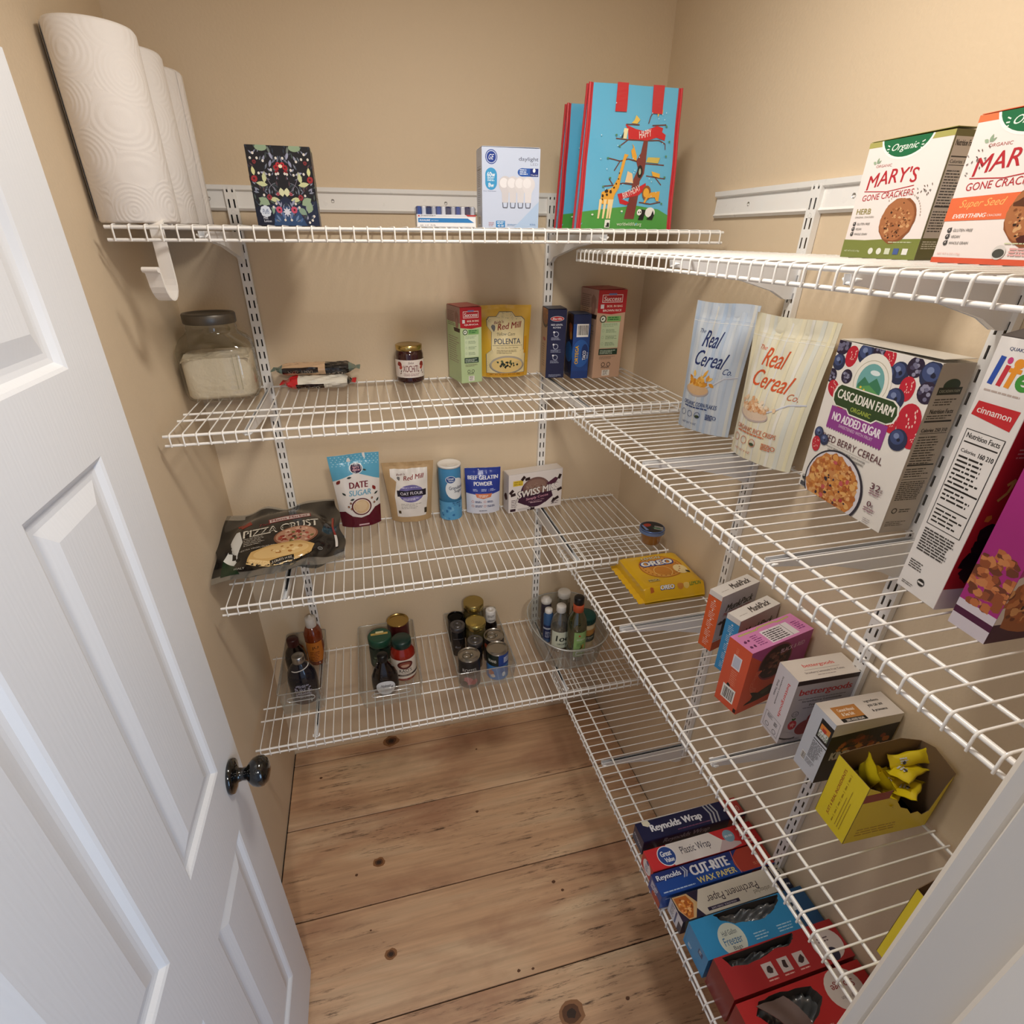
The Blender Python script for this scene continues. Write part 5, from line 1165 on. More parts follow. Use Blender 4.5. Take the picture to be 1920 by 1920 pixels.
q = G(); P = [((1.045)*rx_*math.copysign(abs(math.cos(2*PI*j/n))**.8, math.cos(2*PI*j/n)), 1.045*ry_*math.copysign(abs(math.sin(2*PI*j/n))**.85, math.sin(2*PI*j/n)), .118-(.010*max(0, -math.sin(2*PI*j/n))**3)) for j in range(n)]
q.tube(P, .0022, clear('F2F4F3', .35, .7, .2, .35), 6, closed=True); q.obj('rim', t)
q = G(); P = []
for cx, a0 in ((1, -90), (-1, 90)):
    for i in range(7): a_ = R_(a0+i*30); P.append((.010+cx*.026+.007*math.cos(a_), -ry_*.985-.001, .088+.007*math.sin(a_)))
q.tube(P, .0013, clear('F4F6F5', .4, .8, .2, .4), 6, closed=True); q.obj('handle_slot', t)
GB = 'bottles standing in the oval clear basket'
t, g = bottle('vitamin_bottle', 'slim dark bottle with a ring-topped white cap at the back left of the basket', -.288, -.098, zb, [(0, 0), (.0175, 0), (.019, .004), (.019, .125), (.016, .135)], M('3A3440', .2), [(.0185, .133), (.0195, .135), (.0195, .146), (.014, .148), (.013, .155), (0, .155)], M('C9C4BE', .35)); g.obj('bottle_body', t)
t, g = bottle('drops_bottle', 'slim blue bottle with small white cap at the left of the basket', -.296, -.150, zb, [(0, 0), (.016, 0), (.0175, .004), (.0175, .120), (.012, .130)], M('3A5A86', .25), [(.0130, .128), (.0138, .130), (.0130, .142), (0, .143)], M('E4E0DC', .35)); g.obj('bottle_body', t)
q = G(); lbl(q, .0179, .02, .08, .05, lambda a, W_, H_: (a.rect(0, 0, W_, H_, '1C2A56'), a.rect(0, H_*.7, W_, H_*.12, 'C9CCD6'), a.fine(W_*.2, H_*.5, W_*.6, 4, .007, 'B9BED0', .4))); q.obj('label', t)
t, g = bottle('vinegar_bottle', 'clear glass vinegar bottle with white cap and bold label in the basket', -.266, -.194, zb, [(0, 0), (.031, 0), (.034, .006), (.034, .105), (.028, .135), (.014, .155), (.0135, .165)], clear('E4E4DC', .14, .6, .05, .08), [(.0160, .160), (.0172, .162), (.0170, .182), (.0155, .185), (0, .185)], M('DAD7D2', .35), fill=([(0, .004), (.030, .004), (.031, .092), (0, .094)], clear('5A4A2A', .08, .2, .1, .45)))
lbl(g, .0346, .022, .092, .085, lambda a, W_, H_: (a.rect(0, 0, W_, H_, 'D8DCC8'), a.text('1oo', W_*.5, H_*.60, .052, .026, '1C2218', .03, .1), a.text('ORGANIC', W_*.5, H_*.25, .040, .008, '2A3A1E', .02))); g.obj('glass_body', t)
t, g = bottle('oil_bottle', 'tall green glass oil bottle with orange neck band, front of the basket', -.228, -.252, zb, [(0, 0), (.030, 0), (.0335, .006), (.0335, .150), (.029, .172), (.0165, .198), (.015, .205)], clear('7E8A2E', .16, .6, .04, .12), [(.0160, .228), (.0172, .229), (.0172, .252), (.0155, .255), (0, .255)], M('101214', .3), fill=([(0, .004), (.030, .004), (.0305, .150), (.026, .168), (0, .170)], clear('5C6A10', .05, .15, .1, .35)), rz=10, capname='screw_cap')
q = G(); q.lathe([(.0150, .198), (.0182, .200), (.0182, .228), (.0160, .230)], M('D8623A', .35), 30); q.obj('neck_band', t)
def f3(a, W_, H_): a.rect(0, 0, W_, H_, '9CC47A'); a.rect(0, 0, W_, H_*.18, '86B46C'); a.text('AVOCADO OIL', W_*.5, H_*.70, .034, .008, 'E4EED8', .02); a.blob(W_*.35, H_*.86, .004, 'C8502E', 3); a.leaf(W_*.55, H_*.30, .024, .010, 1.2, 'D8A24A'); a.leaf(W_*.62, H_*.30, .022, .006, 1.9, '8A3A22'); a.leaf(W_*.40, H_*.28, .018, .006, 1.0, '4A6A2A'); a.fine(W_*.2, H_*.55, W_*.6, 3, .006, '5E8A4A', .4)
lbl(g, .0341, .025, .130, .052, f3); g.obj('glass_body', t)
t, g = bottle('sauce_bottle', 'small jar with a plain off-white lid at the back of the basket', -.216, -.088, zb, [(0, 0), (.022, 0), (.024, .004), (.024, .130), (.020, .142)], clear('B8AE9A', .14, .5, .08, .3), [(.0225, .140), (.0238, .142), (.0238, .160), (.0215, .163), (0, .163)], M('E2DED6', .35), cat='jar'); g.obj('jar_body', t)
t, g = bottle('extract_bottle', 'small dark green bottle with white cap behind the green oil bottle', -.172, -.122, zb, [(0, 0), (.019, 0), (.021, .004), (.021, .105), (.016, .115)], M('2E4638', .2), [(.0165, .113), (.0175, .115), (.0175, .127), (.0155, .130), (0, .130)], M('E6E2DC', .35)); g.obj('bottle_body', t)
t, g = bottle('grated_cheese_jar', 'grated cheese jar with dark green lid and dark label in the basket', -.172, -.196, zb, [(0, 0), (.030, 0), (.034, .005), (.034, .040), (.031, .046), (.031, .062), (.035, .072), (.035, .095), (.029, .106)], M('E0CDA6', .35), [(.0330, .104), (.0350, .106), (.0355, .128), (.0330, .132), (.020, .133), (0, .133)], M('0F4A44', .32), cat='jar', capname='screw_lid')
q = G(); 
for k in range(36): a_ = k*PI/18; q.tube([(.0353*math.cos(a_), .0353*math.sin(a_), .108), (.0356*math.cos(a_), .0356*math.sin(a_), .127)], .0008, M('0D403B', .35), 4)
q.obj('lid_ribs', t)
def f4(a, W_, H_): a.rect(0, 0, W_, H_, '1E2A24'); a.poly([(0, H_*.62), (W_*.5, H_*.5), (W_, H_*.7), (W_, H_), (0, H_)], 'D69A4E'); a.text('PARMESAN', W_*.5, H_*.34, .045, .008, 'D8D4C0', .02); a.blob(W_*.78, H_*.66, .006, '8A2A22', 3); a.fine(W_*.2, H_*.2, W_*.5, 2, .006, '9AA89A', .4)
lbl(g, .0358, .034, .086, .100, f4); g.obj('jar_body', t)
# ================================================================= right wall, top shelf
z = ST['r1']
def cracker(label, x, y, w, d, h, base, band, seed):
    t, g, A = carton('cracker_box', label, 'cracker box', x, y, z, -90, w, d, h, 'EBE1DC')
    a = A('F'); RD = 'B52A34'
    a.rect(0, h*.955, w, h*.045, 'A9A45E' if not seed else 'E5764A')
    a.ell(w*.47, h*1.03, w*.315, h*.20, 'F2EDE8', 36); a.ell(w*.47, h*1.035, w*.295, h*.185, '1E6A42', 36)
    a.text('Organic', w*.47, h*.925, w*.32, h*.072, 'E4EDE2', .01, .35)
    for s in (-1, 1):
        for k in (-1, 0, 1): a.line([(w*(.47+s*.19), h*(.925+.02*k)), (w*(.47+s*.22), h*(.925+.032*k))], .0012, 'E4EDE2')
    a.leaf(w*.17, h*.815, w*.06, w*.03, 1.4, '8FA58A'); a.leaf(w*.16, h*.815, w*.05, w*.03, 2.6, '9CB096'); a.leaf(w*.18, h*.815, w*.05, w*.02, .7, '8FA58A')
    a.text('ORGANIC', w*.27, h*.795, w*.20, h*.022, 'B26A66', .0)
    a.text("MARY'S", w*.42, h*.675, w*.62, h*.125, RD, .012, .12, .06, .004)
    a.line([(w*.10, h*.59), (w*.40, h*.575), (w*.72, h*.61)], .0010, RD)
    a.text('GONE CRACKERS', w*.42, h*.545, w*.64, h*.052, RD, .0, .05, .05)
    if not seed:
        a.poly([(0, h*.165), (w*.3, h*.16), (w*.5, h*.168), (w, h*.175), (w, 0), (0, 0)], '7C8440')
        a.text('HERB', w*.17, h*.415, w*.20, h*.050, '9A8F56', .03); a.text('ORIGINAL CRACKERS', w*.20, h*.365, w*.26, h*.016, '8A857A', .0)
        cx, cy, rr = w*.645, h*.325, w*.215
    else:
        a.poly([(0, h*.46), (w*.5, h*.475), (w, h*.49), (w, h*.315), (w*.4, h*.305), (0, h*.30)], 'E36E44')
        a.text('Super Seed', w*.30, h*.415, w*.40, h*.068, 'EDB36A', -.004, .4, .03); a.text('EVERYTHING', w*.22, h*.335, w*.30, h*.030, 'F3E6DE', .04, .2, .02); a.text('CRACKERS', w*.44, h*.335, w*.12, h*.014, 'F3E6DE', .0)
        a.rect(0, 0, w, h*.040, 'D85A3C'); cx, cy, rr = w*.78, h*.335, w*.24
    for k, s_ in enumerate(('GLUTEN FREE', 'VEGAN', 'WHOLE GRAIN')):
        yy = h*((.305 if not seed else .235)-.045*k); ring(a, w*.085, yy, .0028, .0009, '3A3A3C', 8); a.line([(w*.075, yy), (w*.085, yy-.0015), (w*.10, yy+.003)], .0010, '3A3A3C'); a.text(s_, w*.125+w*(.012*len(s_))*.66, yy, w*(.0165*len(s_)), h*.020, '5A5652', .0, .15)
    a.blob(cx, cy, rr, '8A5230', 5, 26, .04, 1.0); a.blob(cx-rr*.05, cy+rr*.05, rr*.93, 'A86C44', 6, 22, .04)
    flakes(a, cx, cy, rr*.86, rr*.86, 90, ['C08A5C', '9A5E38', 'B77E50', '7E4A2A', 'CFA070'], 5, .075); flakes(a, cx, cy, rr*.86, rr*.86, 16, ['2E1C12', '3A241A'], 8, .06)
    if seed: a.blob(cx+rr*.15, cy-rr*.75, rr*.45, '4A1E18', 4, 12, .15, .4); a.blob(cx-rr*.5, cy+rr*.35, rr*.4, '5A3420', 9, 10, .2, .35)
    R = random.Random(3)
    for k in range(16): a.leaf(w*R.uniform(.78, .96) if not seed else w*R.uniform(.02, .22), h*R.uniform(.48, .60) if not seed else h*R.uniform(.58, .78), w*.025, w*.009, R.uniform(0, 3), R.choice(['6A5A50', '8A8A86', '4A3A34'])); a.o -= a.st*.8
    for k in range(5):
        xx = w*(.42+.11*k); 
        if not seed: (a.ell(xx, h*.065, .0042, .0042, 'E4E4D6', 14) if k < 2 else a.rect(xx-.0042, h*.04, .0085, h*.052, ['D4D8BE', '4A5F96', 'E8E6DE'][k-2]))
    if seed: a.ell(w*.60, h*.085, .0072, .0072, 'D4CEC8'); a.ell(w*.60, h*.078, .0062, .0045, '4A4A44'); a.fine(w*.68, h*.11, w*.2, 3, h*.02, 'E0A8A4', .6)
    a.text('NET WT 6 OZ (170g)', w*.155, h*(.06 if not seed else .065), w*.22, h*.018, 'DDE0C4' if not seed else 'DCA8A0')
    a.fine(w*.62, h*.145, w*.3, 1, h*.02, 'C8CCA6', .4)
    for k in range(20):
        t0 = .2+k*.11; a.ell(cx+rr*1.22*math.cos(t0), cy+rr*1.22*math.sin(t0), .0007, .0011, 'B8A69A', 5); a.o -= a.st*.8
    a = A('R'); a.rect(0, 0, a.W, h, '6E6B3E' if not seed else 'C4593C'); a.rect(a.W*.06, h*.18, a.W*.88, h*.77, 'CFC5BC'); a.text('Nutrition Facts', a.W*.5, h*.905, a.W*.76, h*.045, '2A2422', .03); a.rect(a.W*.1, h*.80, a.W*.8, h*.010, '2A2422'); a.text('Calories 140', a.W*.5, h*.77, a.W*.76, h*.026, '2A2422', .02)
    a.rect(a.W*.1, h*.74, a.W*.8, h*.005, '2A2422'); a.fine(a.W*.12, h*.70, a.W*.74, 13, h*.022, '3A3432', .42, 2); a.rect(a.W*.1, h*.425, a.W*.8, h*.010, '2A2422'); a.fine(a.W*.12, h*.39, a.W*.74, 8, h*.022, '3A3432', .40, 4); a.fine(a.W*.1, h*.15, a.W*.8, 4, h*.018, 'DAD8C4', .5, 6)
    a = A('T'); a.rect(0, 0, w, d, '9A9656' if not seed else 'E07A50'); g.obj('carton', t)
    lid_flap(t, w, d, h, '9C985A' if not seed else 'E07A50', .0025, 'R'); return t
cracker('white and olive green herb cracker box on the right top shelf', -.102, -.826, .1275, .040, .144, 0, 0, 0)
cracker('white and orange seed cracker box nearest the doorway on the right top shelf', -.140, -1.010, .128, .044, .146, 0, 0, 1)

# ================================================================= right wall, second shelf
z = ST['r2']
def cereal_pouch(label, cx, cy, deg, w, h, tk, base, hue, ink, ink2, food, name, tilt, wt, seed):
    t = thing('cereal_pouch', label, 'cereal pouch', (cx, cy, z), R_(deg), group='stand-up cereal pouches on the right second shelf'); t.rotation_euler.x = R_(tilt); g = G()
    f = pouch_geo(w, h, tk, wt, .10, .0016, seed, 1.2); pouch(g, f, w, h, M(base, .30, 0, .25))
    a = Art(g, f, w, h, res=.010, rough=.32); R = random.Random(seed)
    for k in range(9): xx = w*(.02+.112*k); a.rect(xx, 0, w*R.uniform(.02, .06), h, hue[k % len(hue)]); a.o -= a.st*.8
    a.rect(0, h*.875, w, .0010, hue[0]); a.rect(0, h*.855, w, .0008, 'F4F4F2')
    a.text('The', w*.22, h*.79, w*.10, h*.030, ink, .0, .3); a.text('Real', w*.42, h*.735, w*.34, h*.125, ink, .008, .45, -.02); a.text('Cereal', w*.47, h*.585, w*.58, h*.120, ink, .008, .45, -.04); a.text('Co.', w*.80, h*.51, w*.13, h*.045, ink2, .0, .35)
    a.line([(w*.50, h*.365), (w*.62, h*.395), (w*.78, h*.455), (w*.96, h*.475)], .0028, 'BFC2CC'); a.line([(w*.50, h*.370), (w*.62, h*.400), (w*.78, h*.460), (w*.96, h*.480)], .0010, 'E9EAF0')
    a.ell(w*.34, h*.335, w*.24, h*.050, 'B9A9A4', 26); a.ell(w*.34, h*.343, w*.225, h*.045, 'D8B48A' if food == 0 else 'D9C3AC', 26)
    if food == 0:
        for k in range(46): a.leaf(w*(.34+R.gauss(0, .095)), h*(.365+abs(R.gauss(0, .030))), .016, .008, R.uniform(-.5, 2.8), R.choice(['D9962E', 'E8AE4A', 'C47A22', 'F0C268'])); a.o -= a.st*.8
        a.leaf(w*.42, h*.44, .022, .006, 1.1, 'E6A93E')
    else:
        for k in range(80): a.blob(w*(.34+R.gauss(0, .10)), h*(.365+abs(R.gauss(0, .036))), .0042, R.choice(['D9A77C', 'E8C8A4', 'C98A5A', 'F0DCC0', 'DDB48C']), k, 7, .25); a.o -= a.st*.8
    a.text(name, w*.44, h*.225, w*.66, h*.034, ink2, .01, .12); a.fine(w*.14, h*.195, w*.5, 1, h*.02, ink2, .5)
    for k in range(3): ring(a, w*(.14+.155*k), h*.135, w*.055, w*.008, ink2, 16)
    a.ell(w*.45, h*.125, w*.040, h*.012, '3A4A2E', 16); a.fine(w*.60, h*.155, w*.14, 4, h*.012, ink2, .6, 3, 0, .1); ring(a, w*.76, h*.14, w*.032, w*.01, ink2, 8); a.text('NET WT 9 OZ', w*.30, h*.055, w*.30, h*.016, ink2, .0, .2); g.obj('pouch', t)
cereal_pouch('pale blue corn flakes pouch leaning on the right second shelf', -.060, -.503, -66, .138, .285, .046, 'C8D3E0', ['B9CADF', 'D3DBE2', 'C0CEDF', 'DCDDD8', 'B4C6DC'], '1E2F66', '26407C', 0, 'ORGANIC CORN FLAKES', -1, .152, 2)
cereal_pouch('cream rice crisps pouch beside the mixed berry cereal box', -.054, -.706, -79, .152, .280, .050, 'E2DDC6', ['E6DEC0', 'E4E2D8', 'D8DAD0', 'EAE2BE', 'DDDCD6'], 'D2582E', 'C8704A', 1, 'ORGANIC RICE CRISPS', -1, .182, 6)

# mixed berry cereal
w, d, h = .194, .054, .262
t, g, A = carton('cereal_box', 'white mixed berry cereal box with berries on top and a bowl of flakes', 'cereal box', -.060, -.830, z, -94, w, d, h, 'E3DED6', 'cereal boxes on the right second shelf')
a = A('F'); a.rect(0, 0, w, h, 'E6E1DA')
R = random.Random(11)
for (u, v, r, k) in [(.05, .98, .09, 1), (.18, .93, .075, 0), (.32, .955, .085, 2), (.44, .98, .06, 1), (.55, .97, .07, 0), (.06, .87, .07, 2), (.02, .78, .06, 1), (.08, .71, .07, 0), (.19, .80, .06, 1), (.30, .82, .05, 0), (.68, .90, .085, 2), (.80, .95, .075, 1), (.79, .84, .08, 0), (.95, .93, .10, 2), (.96, .84, .08, 1), (.72, .76, .085, 2), (.90, .68, .12, 0), (1.0, .60, .08, 0), (.22, .66, .065, 0), (.76, .63, .06, 0), (.60, .88, .06, 2)]:
    (berry_straw if k == 0 else berry_black if k == 1 else berry_blue)(a, w*u, h*v, w*r, *((R.uniform(-1, 1),) if k == 0 else (int(u*100),))); a.o -= a.st*.8
a.ell(w*.45, h*.80, w*.20, w*.235, 'E9E5DA', 36); ring(a, w*.45, h*.805, w*.175, w*.006, 'B9B39E', 30); a.ell(w*.45, h*.80, w*.135, w*.155, '6FA9A8', 30)
a.poly([(w*.33, h*.78), (w*.38, h*.83), (w*.44, h*.80), (w*.50, h*.84), (w*.57, h*.79), (w*.57, h*.72), (w*.33, h*.72)], '3A7A5A'); a.poly([(w*.33, h*.76), (w*.45, h*.79), (w*.57, h*.75), (w*.57, h*.70), (w*.33, h*.70)], '5A9A5A'); a.ell(w*.47, h*.865, w*.05, w*.02, 'DCE8E8', 14); a.blob(w*.37, h*.765, w*.012, 'E0C23A', 3, 7); a.blob(w*.41, h*.755, w*.012, 'E0C23A', 4, 7)
PL = [(.14, .725), (.17, .745), (.72, .745), (.77, .725), (.79, .68), (.77, .635), (.72, .615), (.62, .615), (.58, .590), (.34, .590), (.30, .615), (.17, .615), (.13, .640), (.12, .68)]
a.rect(w*.13, h*.465, w*.62, h*.14, '8E3A8C'); 
for k in range(22): a.poly([(w*(.13+.0282*k), h*.467), (w*(.158+.0282*k), h*.467), (w*(.144+.0282*k), h*.455)], '8E3A8C'); a.o -= a.st*.8
a.poly([((u-.455)*1.05*w+.455*w, (v-.668)*1.10*h+.668*h) for u, v in PL], 'ECE8DE'); a.poly([(u*w, v*h) for u, v in PL], '2C4522')
a.text('CASCADIAN FARM', w*.455, h*.690, w*.60, h*.058, 'ECE8DE', .03); a.text('ORGANIC', w*.45, h*.622, w*.22, h*.028, 'A9B84A', .02)
a.text('NO ADDED SUGAR', w*.44, h*.545, w*.54, h*.055, 'EDE2EC', .04); a.text('SWEETENED WITH FRUIT', w*.46, h*.498, w*.38, h*.020, 'D8B8D6', .02); berry_blue(a, w*.87, h*.555, w*.085, 3)
a.text('MIXED BERRY CEREAL', w*.44, h*.400, w*.74, h*.044, '5A2A34', .0); a.rect(w*.16, h*.365, w*.54, .0005, '8A8078')
a.text('WHOLE GRAIN WHEAT, RICE, DATE POWDER', w*.43, h*.347, w*.46, h*.013, '3A3430', .01); a.text('DRIED BLUEBERRIES AND STRAWBERRIES', w*.44, h*.327, w*.42, h*.013, '3A3430', .01)
berry_blue(a, w*.075, h*.405, w*.055, 5); berry_blue(a, w*.16, h*.375, w*.05, 6); berry_straw(a, w*.075, h*.335, w*.06, .2, 4)
a.ell(w*.40, h*.115, w*.345, h*.235, '2E2A36', 44); a.ell(w*.395, h*.115, w*.325, h*.222, 'D9D4DA', 44); a.blob(w*.385, h*.115, w*.295, 'C07A3C', 3, 30, .06, .93); flakes(a, w*.385, h*.115, w*.31, h*.212, 260, FLK+['D9A468'], 3, .10); flakes(a, w*.385, h*.115, w*.29, h*.20, 70, ['E2AE72', 'D0894A', 'B5602E'], 9, .06); flakes(a, w*.40, h*.12, w*.27, h*.18, 10, ['2A2034', '3A2A3E'], 5, .06); flakes(a, w*.40, h*.12, w*.27, h*.18, 8, ['B0383E', 'C4565A'], 6, .085)
a.text('32', w*.835, h*.245, w*.10, h*.040, '5A2438', .01); a.text('g', w*.90, h*.238, w*.02, h*.020, '5A2438'); a.fine(w*.79, h*.215, w*.12, 2, h*.016, 'A08088', .5); a.text('0', w*.83, h*.135, w*.042, h*.034, '5A2438', .01); a.text('g', w*.865, h*.128, w*.02, h*.018, '5A2438'); a.fine(w*.79, h*.105, w*.12, 2, h*.016, 'A08088', .5)
ring(a, w*.055, h*.075, .0048, .0010, '3A3A3C', 14); a.ell(w*.055, h*.070, .004, .0026, '3A3A3C', 12); a.rect(w*.03, h*.012, w*.06, h*.03, '4A4A50'); a.fine(w*.82, h*.04, w*.08, 3, h*.012, 'B0A8A8', .4)
a = A('R'); D_ = a.W; a.rect(0, 0, D_, h, 'B7AB9C'); a.ell(D_*.5, h*.885, D_*.25, h*.035, '2E4030'); a.rect(D_*.14, h*.835, D_*.72, h*.040, '2A2E22'); a.text('CASCADIAN FARM', D_*.5, h*.855, D_*.62, h*.016, '9A9A86', .02); a.fine(D_*.15, h*.81, D_*.7, 3, h*.014, '4A4238', .45)
a.text('Nutrition Facts', D_*.5, h*.745, D_*.72, h*.026, '1E1A16', .03); a.fine(D_*.1, h*.72, D_*.8, 2, h*.013, '3A342C', .45); a.rect(D_*.08, h*.685, D_*.84, h*.010, '1E1A16'); a.text('Calories 250 310', D_*.5, h*.640, D_*.80, h*.022, '1E1A16', .03); a.rect(D_*.08, h*.62, D_*.84, h*.003, '1E1A16'); a.fine(D_*.1, h*.60, D_*.8, 11, h*.0155, '3A342C', .42, 2); a.rect(D_*.08, h*.43, D_*.84, h*.009, '1E1A16'); a.fine(D_*.1, h*.41, D_*.8, 4, h*.015, '3A342C', .4, 5); a.rect(D_*.08, h*.345, D_*.84, h*.003, '1E1A16')
a.fine(D_*.1, h*.33, D_*.8, 10, h*.0125, '4A4238', .5, 7, 0, .1); ring(a, D_*.24, h*.145, D_*.09, D_*.03, '3A342C', 12); a.fine(D_*.4, h*.15, D_*.4, 2, h*.014, '4A4238', .45); a.fine(D_*.1, h*.07, D_*.7, 3, h*.012, '6A6052', .4)
a = A('T'); a.rect(w*.25, d*.2, w*.4, d*.6, 'D6CFBE'); g.obj('carton', t); lid_flap(t, w, d, h, 'D8D2C6', .005, 'R')

# multicoloured-logo cereal, narrow side turned to the room
w, d, h = .060, .158, .320
t, g, A = carton('cereal_box', 'tall white and red cinnamon cereal box with narrow nutrition side facing out', 'cereal box', -.167, -1.143, z, -96, w, d, h, 'E6E2DF', 'cereal boxes on the right second shelf')
a = A('F'); a.text('QUAKER', w*.42, h*.965, w*.34, h*.013, '2A3A6A', .02)
a.rect(w*.13, h*.845, w*.10, h*.095, '2C4FA6', -.12); a.rect(w*.29, h*.845, w*.09, h*.070, 'C23340', -.12); a.ell(w*.35, h*.93, w*.05, h*.011, 'C2407A'); a.rect(w*.44, h*.845, w*.10, h*.075, 'E2922E', -.12); a.ell(w*.53, h*.925, w*.09, h*.016, 'E2922E'); a.rect(w*.40, h*.895, w*.22, h*.014, 'E2922E'); ring(a, w*.74, h*.872, w*.155, w*.09, '3F8F3A', 20); a.rect(w*.64, h*.866, w*.22, h*.010, '3F8F3A')
a.fine(w*.1, h*.825, w*.7, 1, h*.01, 'B8A8A0', .6); a.poly([(w*.10, h*.785), (w*.90, h*.785), (w*.86, h*.715), (w*.06, h*.735)], 'C72A32'); a.text('cinnamon', w*.47, h*.757, w*.66, h*.022, 'F2E6E2', .02)
a.nutri(w*.10, h*.30, w*.78, h*.385, '2A2826', 'E6E2DF'); a.text('160 210', w*.68, h*.608, w*.30, h*.018, '1A1816', .03); a.rect(w*.13, h*.463, w*.72, h*.006, '1A1816')
a.fine(w*.12, h*.280, w*.74, 9, h*.0115, '3A3634', .5, 3, 0, .15); a.fine(w*.10, h*.135, w*.34, 4, h*.010, '4A4644', .45); a.ell(w*.52, h*.067, w*.085, h*.016, '2A2826'); a.rect(w*.45, h*.062, w*.14, h*.008, 'E6E2DF'); a.fine(w*.10, h*.035, w*.3, 2, h*.008, '6A6664', .4)
a = A('R'); D_ = a.W; a.rect(0, 0, D_, h, 'B4202A'); a.rect(0, h*.80, D_, h*.2, 'CDB8BC'); a.rect(0, 0, D_, h*.095, 'D6CBD0'); a.text('Love in', D_*.22, h*.72, D_*.26, h*.022, 'E0A09A', 0, .2); a.text('your life', D_*.24, h*.69, D_*.28, h*.022, 'E0A09A', 0, .2); a.fine(D_*.08, h*.66, D_*.3, 3, h*.014, 'D08A84', .4)
for k in range(8): a.blob(D_*(.14+.02*math.sin(k)), h*(.34-.026*k), D_*.07, ['1A0E10', '241416', '0E080A'][k % 3], k, 9, .35, 1.2)
a.line([(D_*.12, h*.53), (D_*.17, h*.55), (D_*.15, h*.50), (D_*.10, h*.47)], .004, 'CDA050'); a.blob(D_*.10, h*.40, D_*.025, 'D07A2E', 5, 5, .5)
a = A('T'); a.rect(0, 0, w, d, 'CFC8C6'); g.obj('carton', t)
q = G(); q.add([(-w/2, -d/2, h), (w/2, -d/2, h), (w/2-.004, -d/2+.05, h+.014), (-w/2+.004, -d/2+.05, h+.014), (-w/2, -d/2, h+.0008), (w/2, -d/2, h+.0008), (w/2-.004, -d/2+.05, h+.0148), (-w/2+.004, -d/2+.05, h+.0148)], [(3, 2, 1, 0), (4, 5, 6, 7), (0, 1, 5, 4), (2, 3, 7, 6), (0, 4, 7, 3), (1, 2, 6, 5)], M('4A423E', .7)); q.obj('lid_flap', t)

# raisin bran style box
w, d, h = .044, .150, .300
t, g, A = carton('cereal_box', 'magenta bran flake cereal box with raisins, cut off by the right edge', 'cereal box', -.176, -1.224, z, -92, w, d, h, '7E2A6E', 'cereal boxes on the right second shelf')
for s in ('F', 'R'):
    a = A(s); D_ = a.W; a.rect(0, 0, D_, h, 'A2267A'); a.rect(0, 0, D_, h*.12, 'D0C8D2'); a.rect(0, h*.055, D_, h*.030, '4A1238'); R = random.Random(5)
    if s == 'R':
        a.rect(0, 0, D_, h*.09, '3E1232'); a.poly([(0, h*.30), (D_*.1, h*.32), (D_*.12, h*.24), (D_, h*.20), (D_, h*.09), (0, h*.09)], 'CFC6C6')
        a.blob(D_*.4, h*.19, D_*.42, '9A5A34', 4, 24, .12, .7); flakes(a, D_*.40, h*.20, D_*.48, h*.125, 170, ['B5693C', 'C47E4C', '8E4A28', 'D29A66', '6A3420', 'A85E34'], 2, .14); flakes(a, D_*.5, h*.15, D_*.4, h*.08, 16, ['2A1412', '1A0C0C'], 6, .16); a.blob(D_*.66, h*.14, D_*.12, '3A1A10', 3, 10, .3, .7)
        a.blob(D_*.34, h*.33, D_*.14, 'C98A50', 8, 13, .28, 1.2); a.blob(D_*.33, h*.335, D_*.10, 'DBA469', 9, 11, .25, 1.2); a.blob(D_*.30, h*.46, D_*.075, '1C1418', 7, 12, .2, 1.3); a.blob(D_*.31, h*.465, D_*.05, '34262A', 8, 9, .3); a.blob(D_*.70, h*.55, D_*.14, 'B86A4A', 12, 12, .3)
        a.ell(D_*.50, h*.035, D_*.07, h*.012, 'D8C8D6', 14); a.ell(D_*.70, h*.035, D_*.07, h*.012, 'D8C8D6', 14); a.text('RAISIN BRAN', D_*.55, h*.80, D_*.8, h*.07, 'F0E4EE', .04)
    else: flakes(a, D_*.5, h*.24, D_*.6, h*.13, 90, ['B5693C', 'C47E4C', '8E4A28', '6A3420'], 2, .20)
g.obj('carton', t); lid_flap(t, w, d, h, '8A2A70', .002)

# ================================================================= right wall, third shelf
z = ST['r3']
# lemon cookies
t = thing('cookie_pack', 'yellow lemon sandwich cookie tray pack lying flat on the third right shelf', 'cookies', (-.096, -.482, z), R_(-90)); g = G(); YM = M('E3B41E', .18, 0, .6)
L_, B_, H_ = .095, .088, .040
def cook(u, v, o):
    X, Y = u-L_, v-B_; s, q = abs(X)/L_, abs(Y)/B_
    e = max(0, (s-.80)/.2); zz = H_*(1-.85*e**1.5)*(1-.10*max(0, (q-.8)/.2)**2)+.0008*math.sin(60*X)*math.sin(45*Y)
    return (X, Y, zz+o)
n = 28; vs = [cook(2*L_*i/n, 2*B_*j/n, 0) for j in range(n+1) for i in range(n+1)]; g.add(vs, [(j*(n+1)+i, j*(n+1)+i+1, (j+1)*(n+1)+i+1, (j+1)*(n+1)+i) for j in range(n) for i in range(n)], YM, True)
for sd in (0, 1):
    vs = []
    for i in range(n+1): p = cook(2*L_*i/n, 2*B_*sd, 0); vs += [(p[0], p[1], max(p[2]*.12, .0012)), p]
    fs = [(2*i, 2*i+2, 2*i+3, 2*i+1) for i in range(n)]; g.add(vs, fs if sd == 0 else [tuple(reversed(f_)) for f_ in fs], YM, True)
g.add([(-L_, -B_, .001), (L_, -B_, .001), (L_, B_, .001), (-L_, B_, .001)], [(3, 2, 1, 0)], YM)
def cook_top(u, v, o): # reading direction: letters face the doorway; u along world x
    p = cook(2*L_-v if False else v, u, o); return p
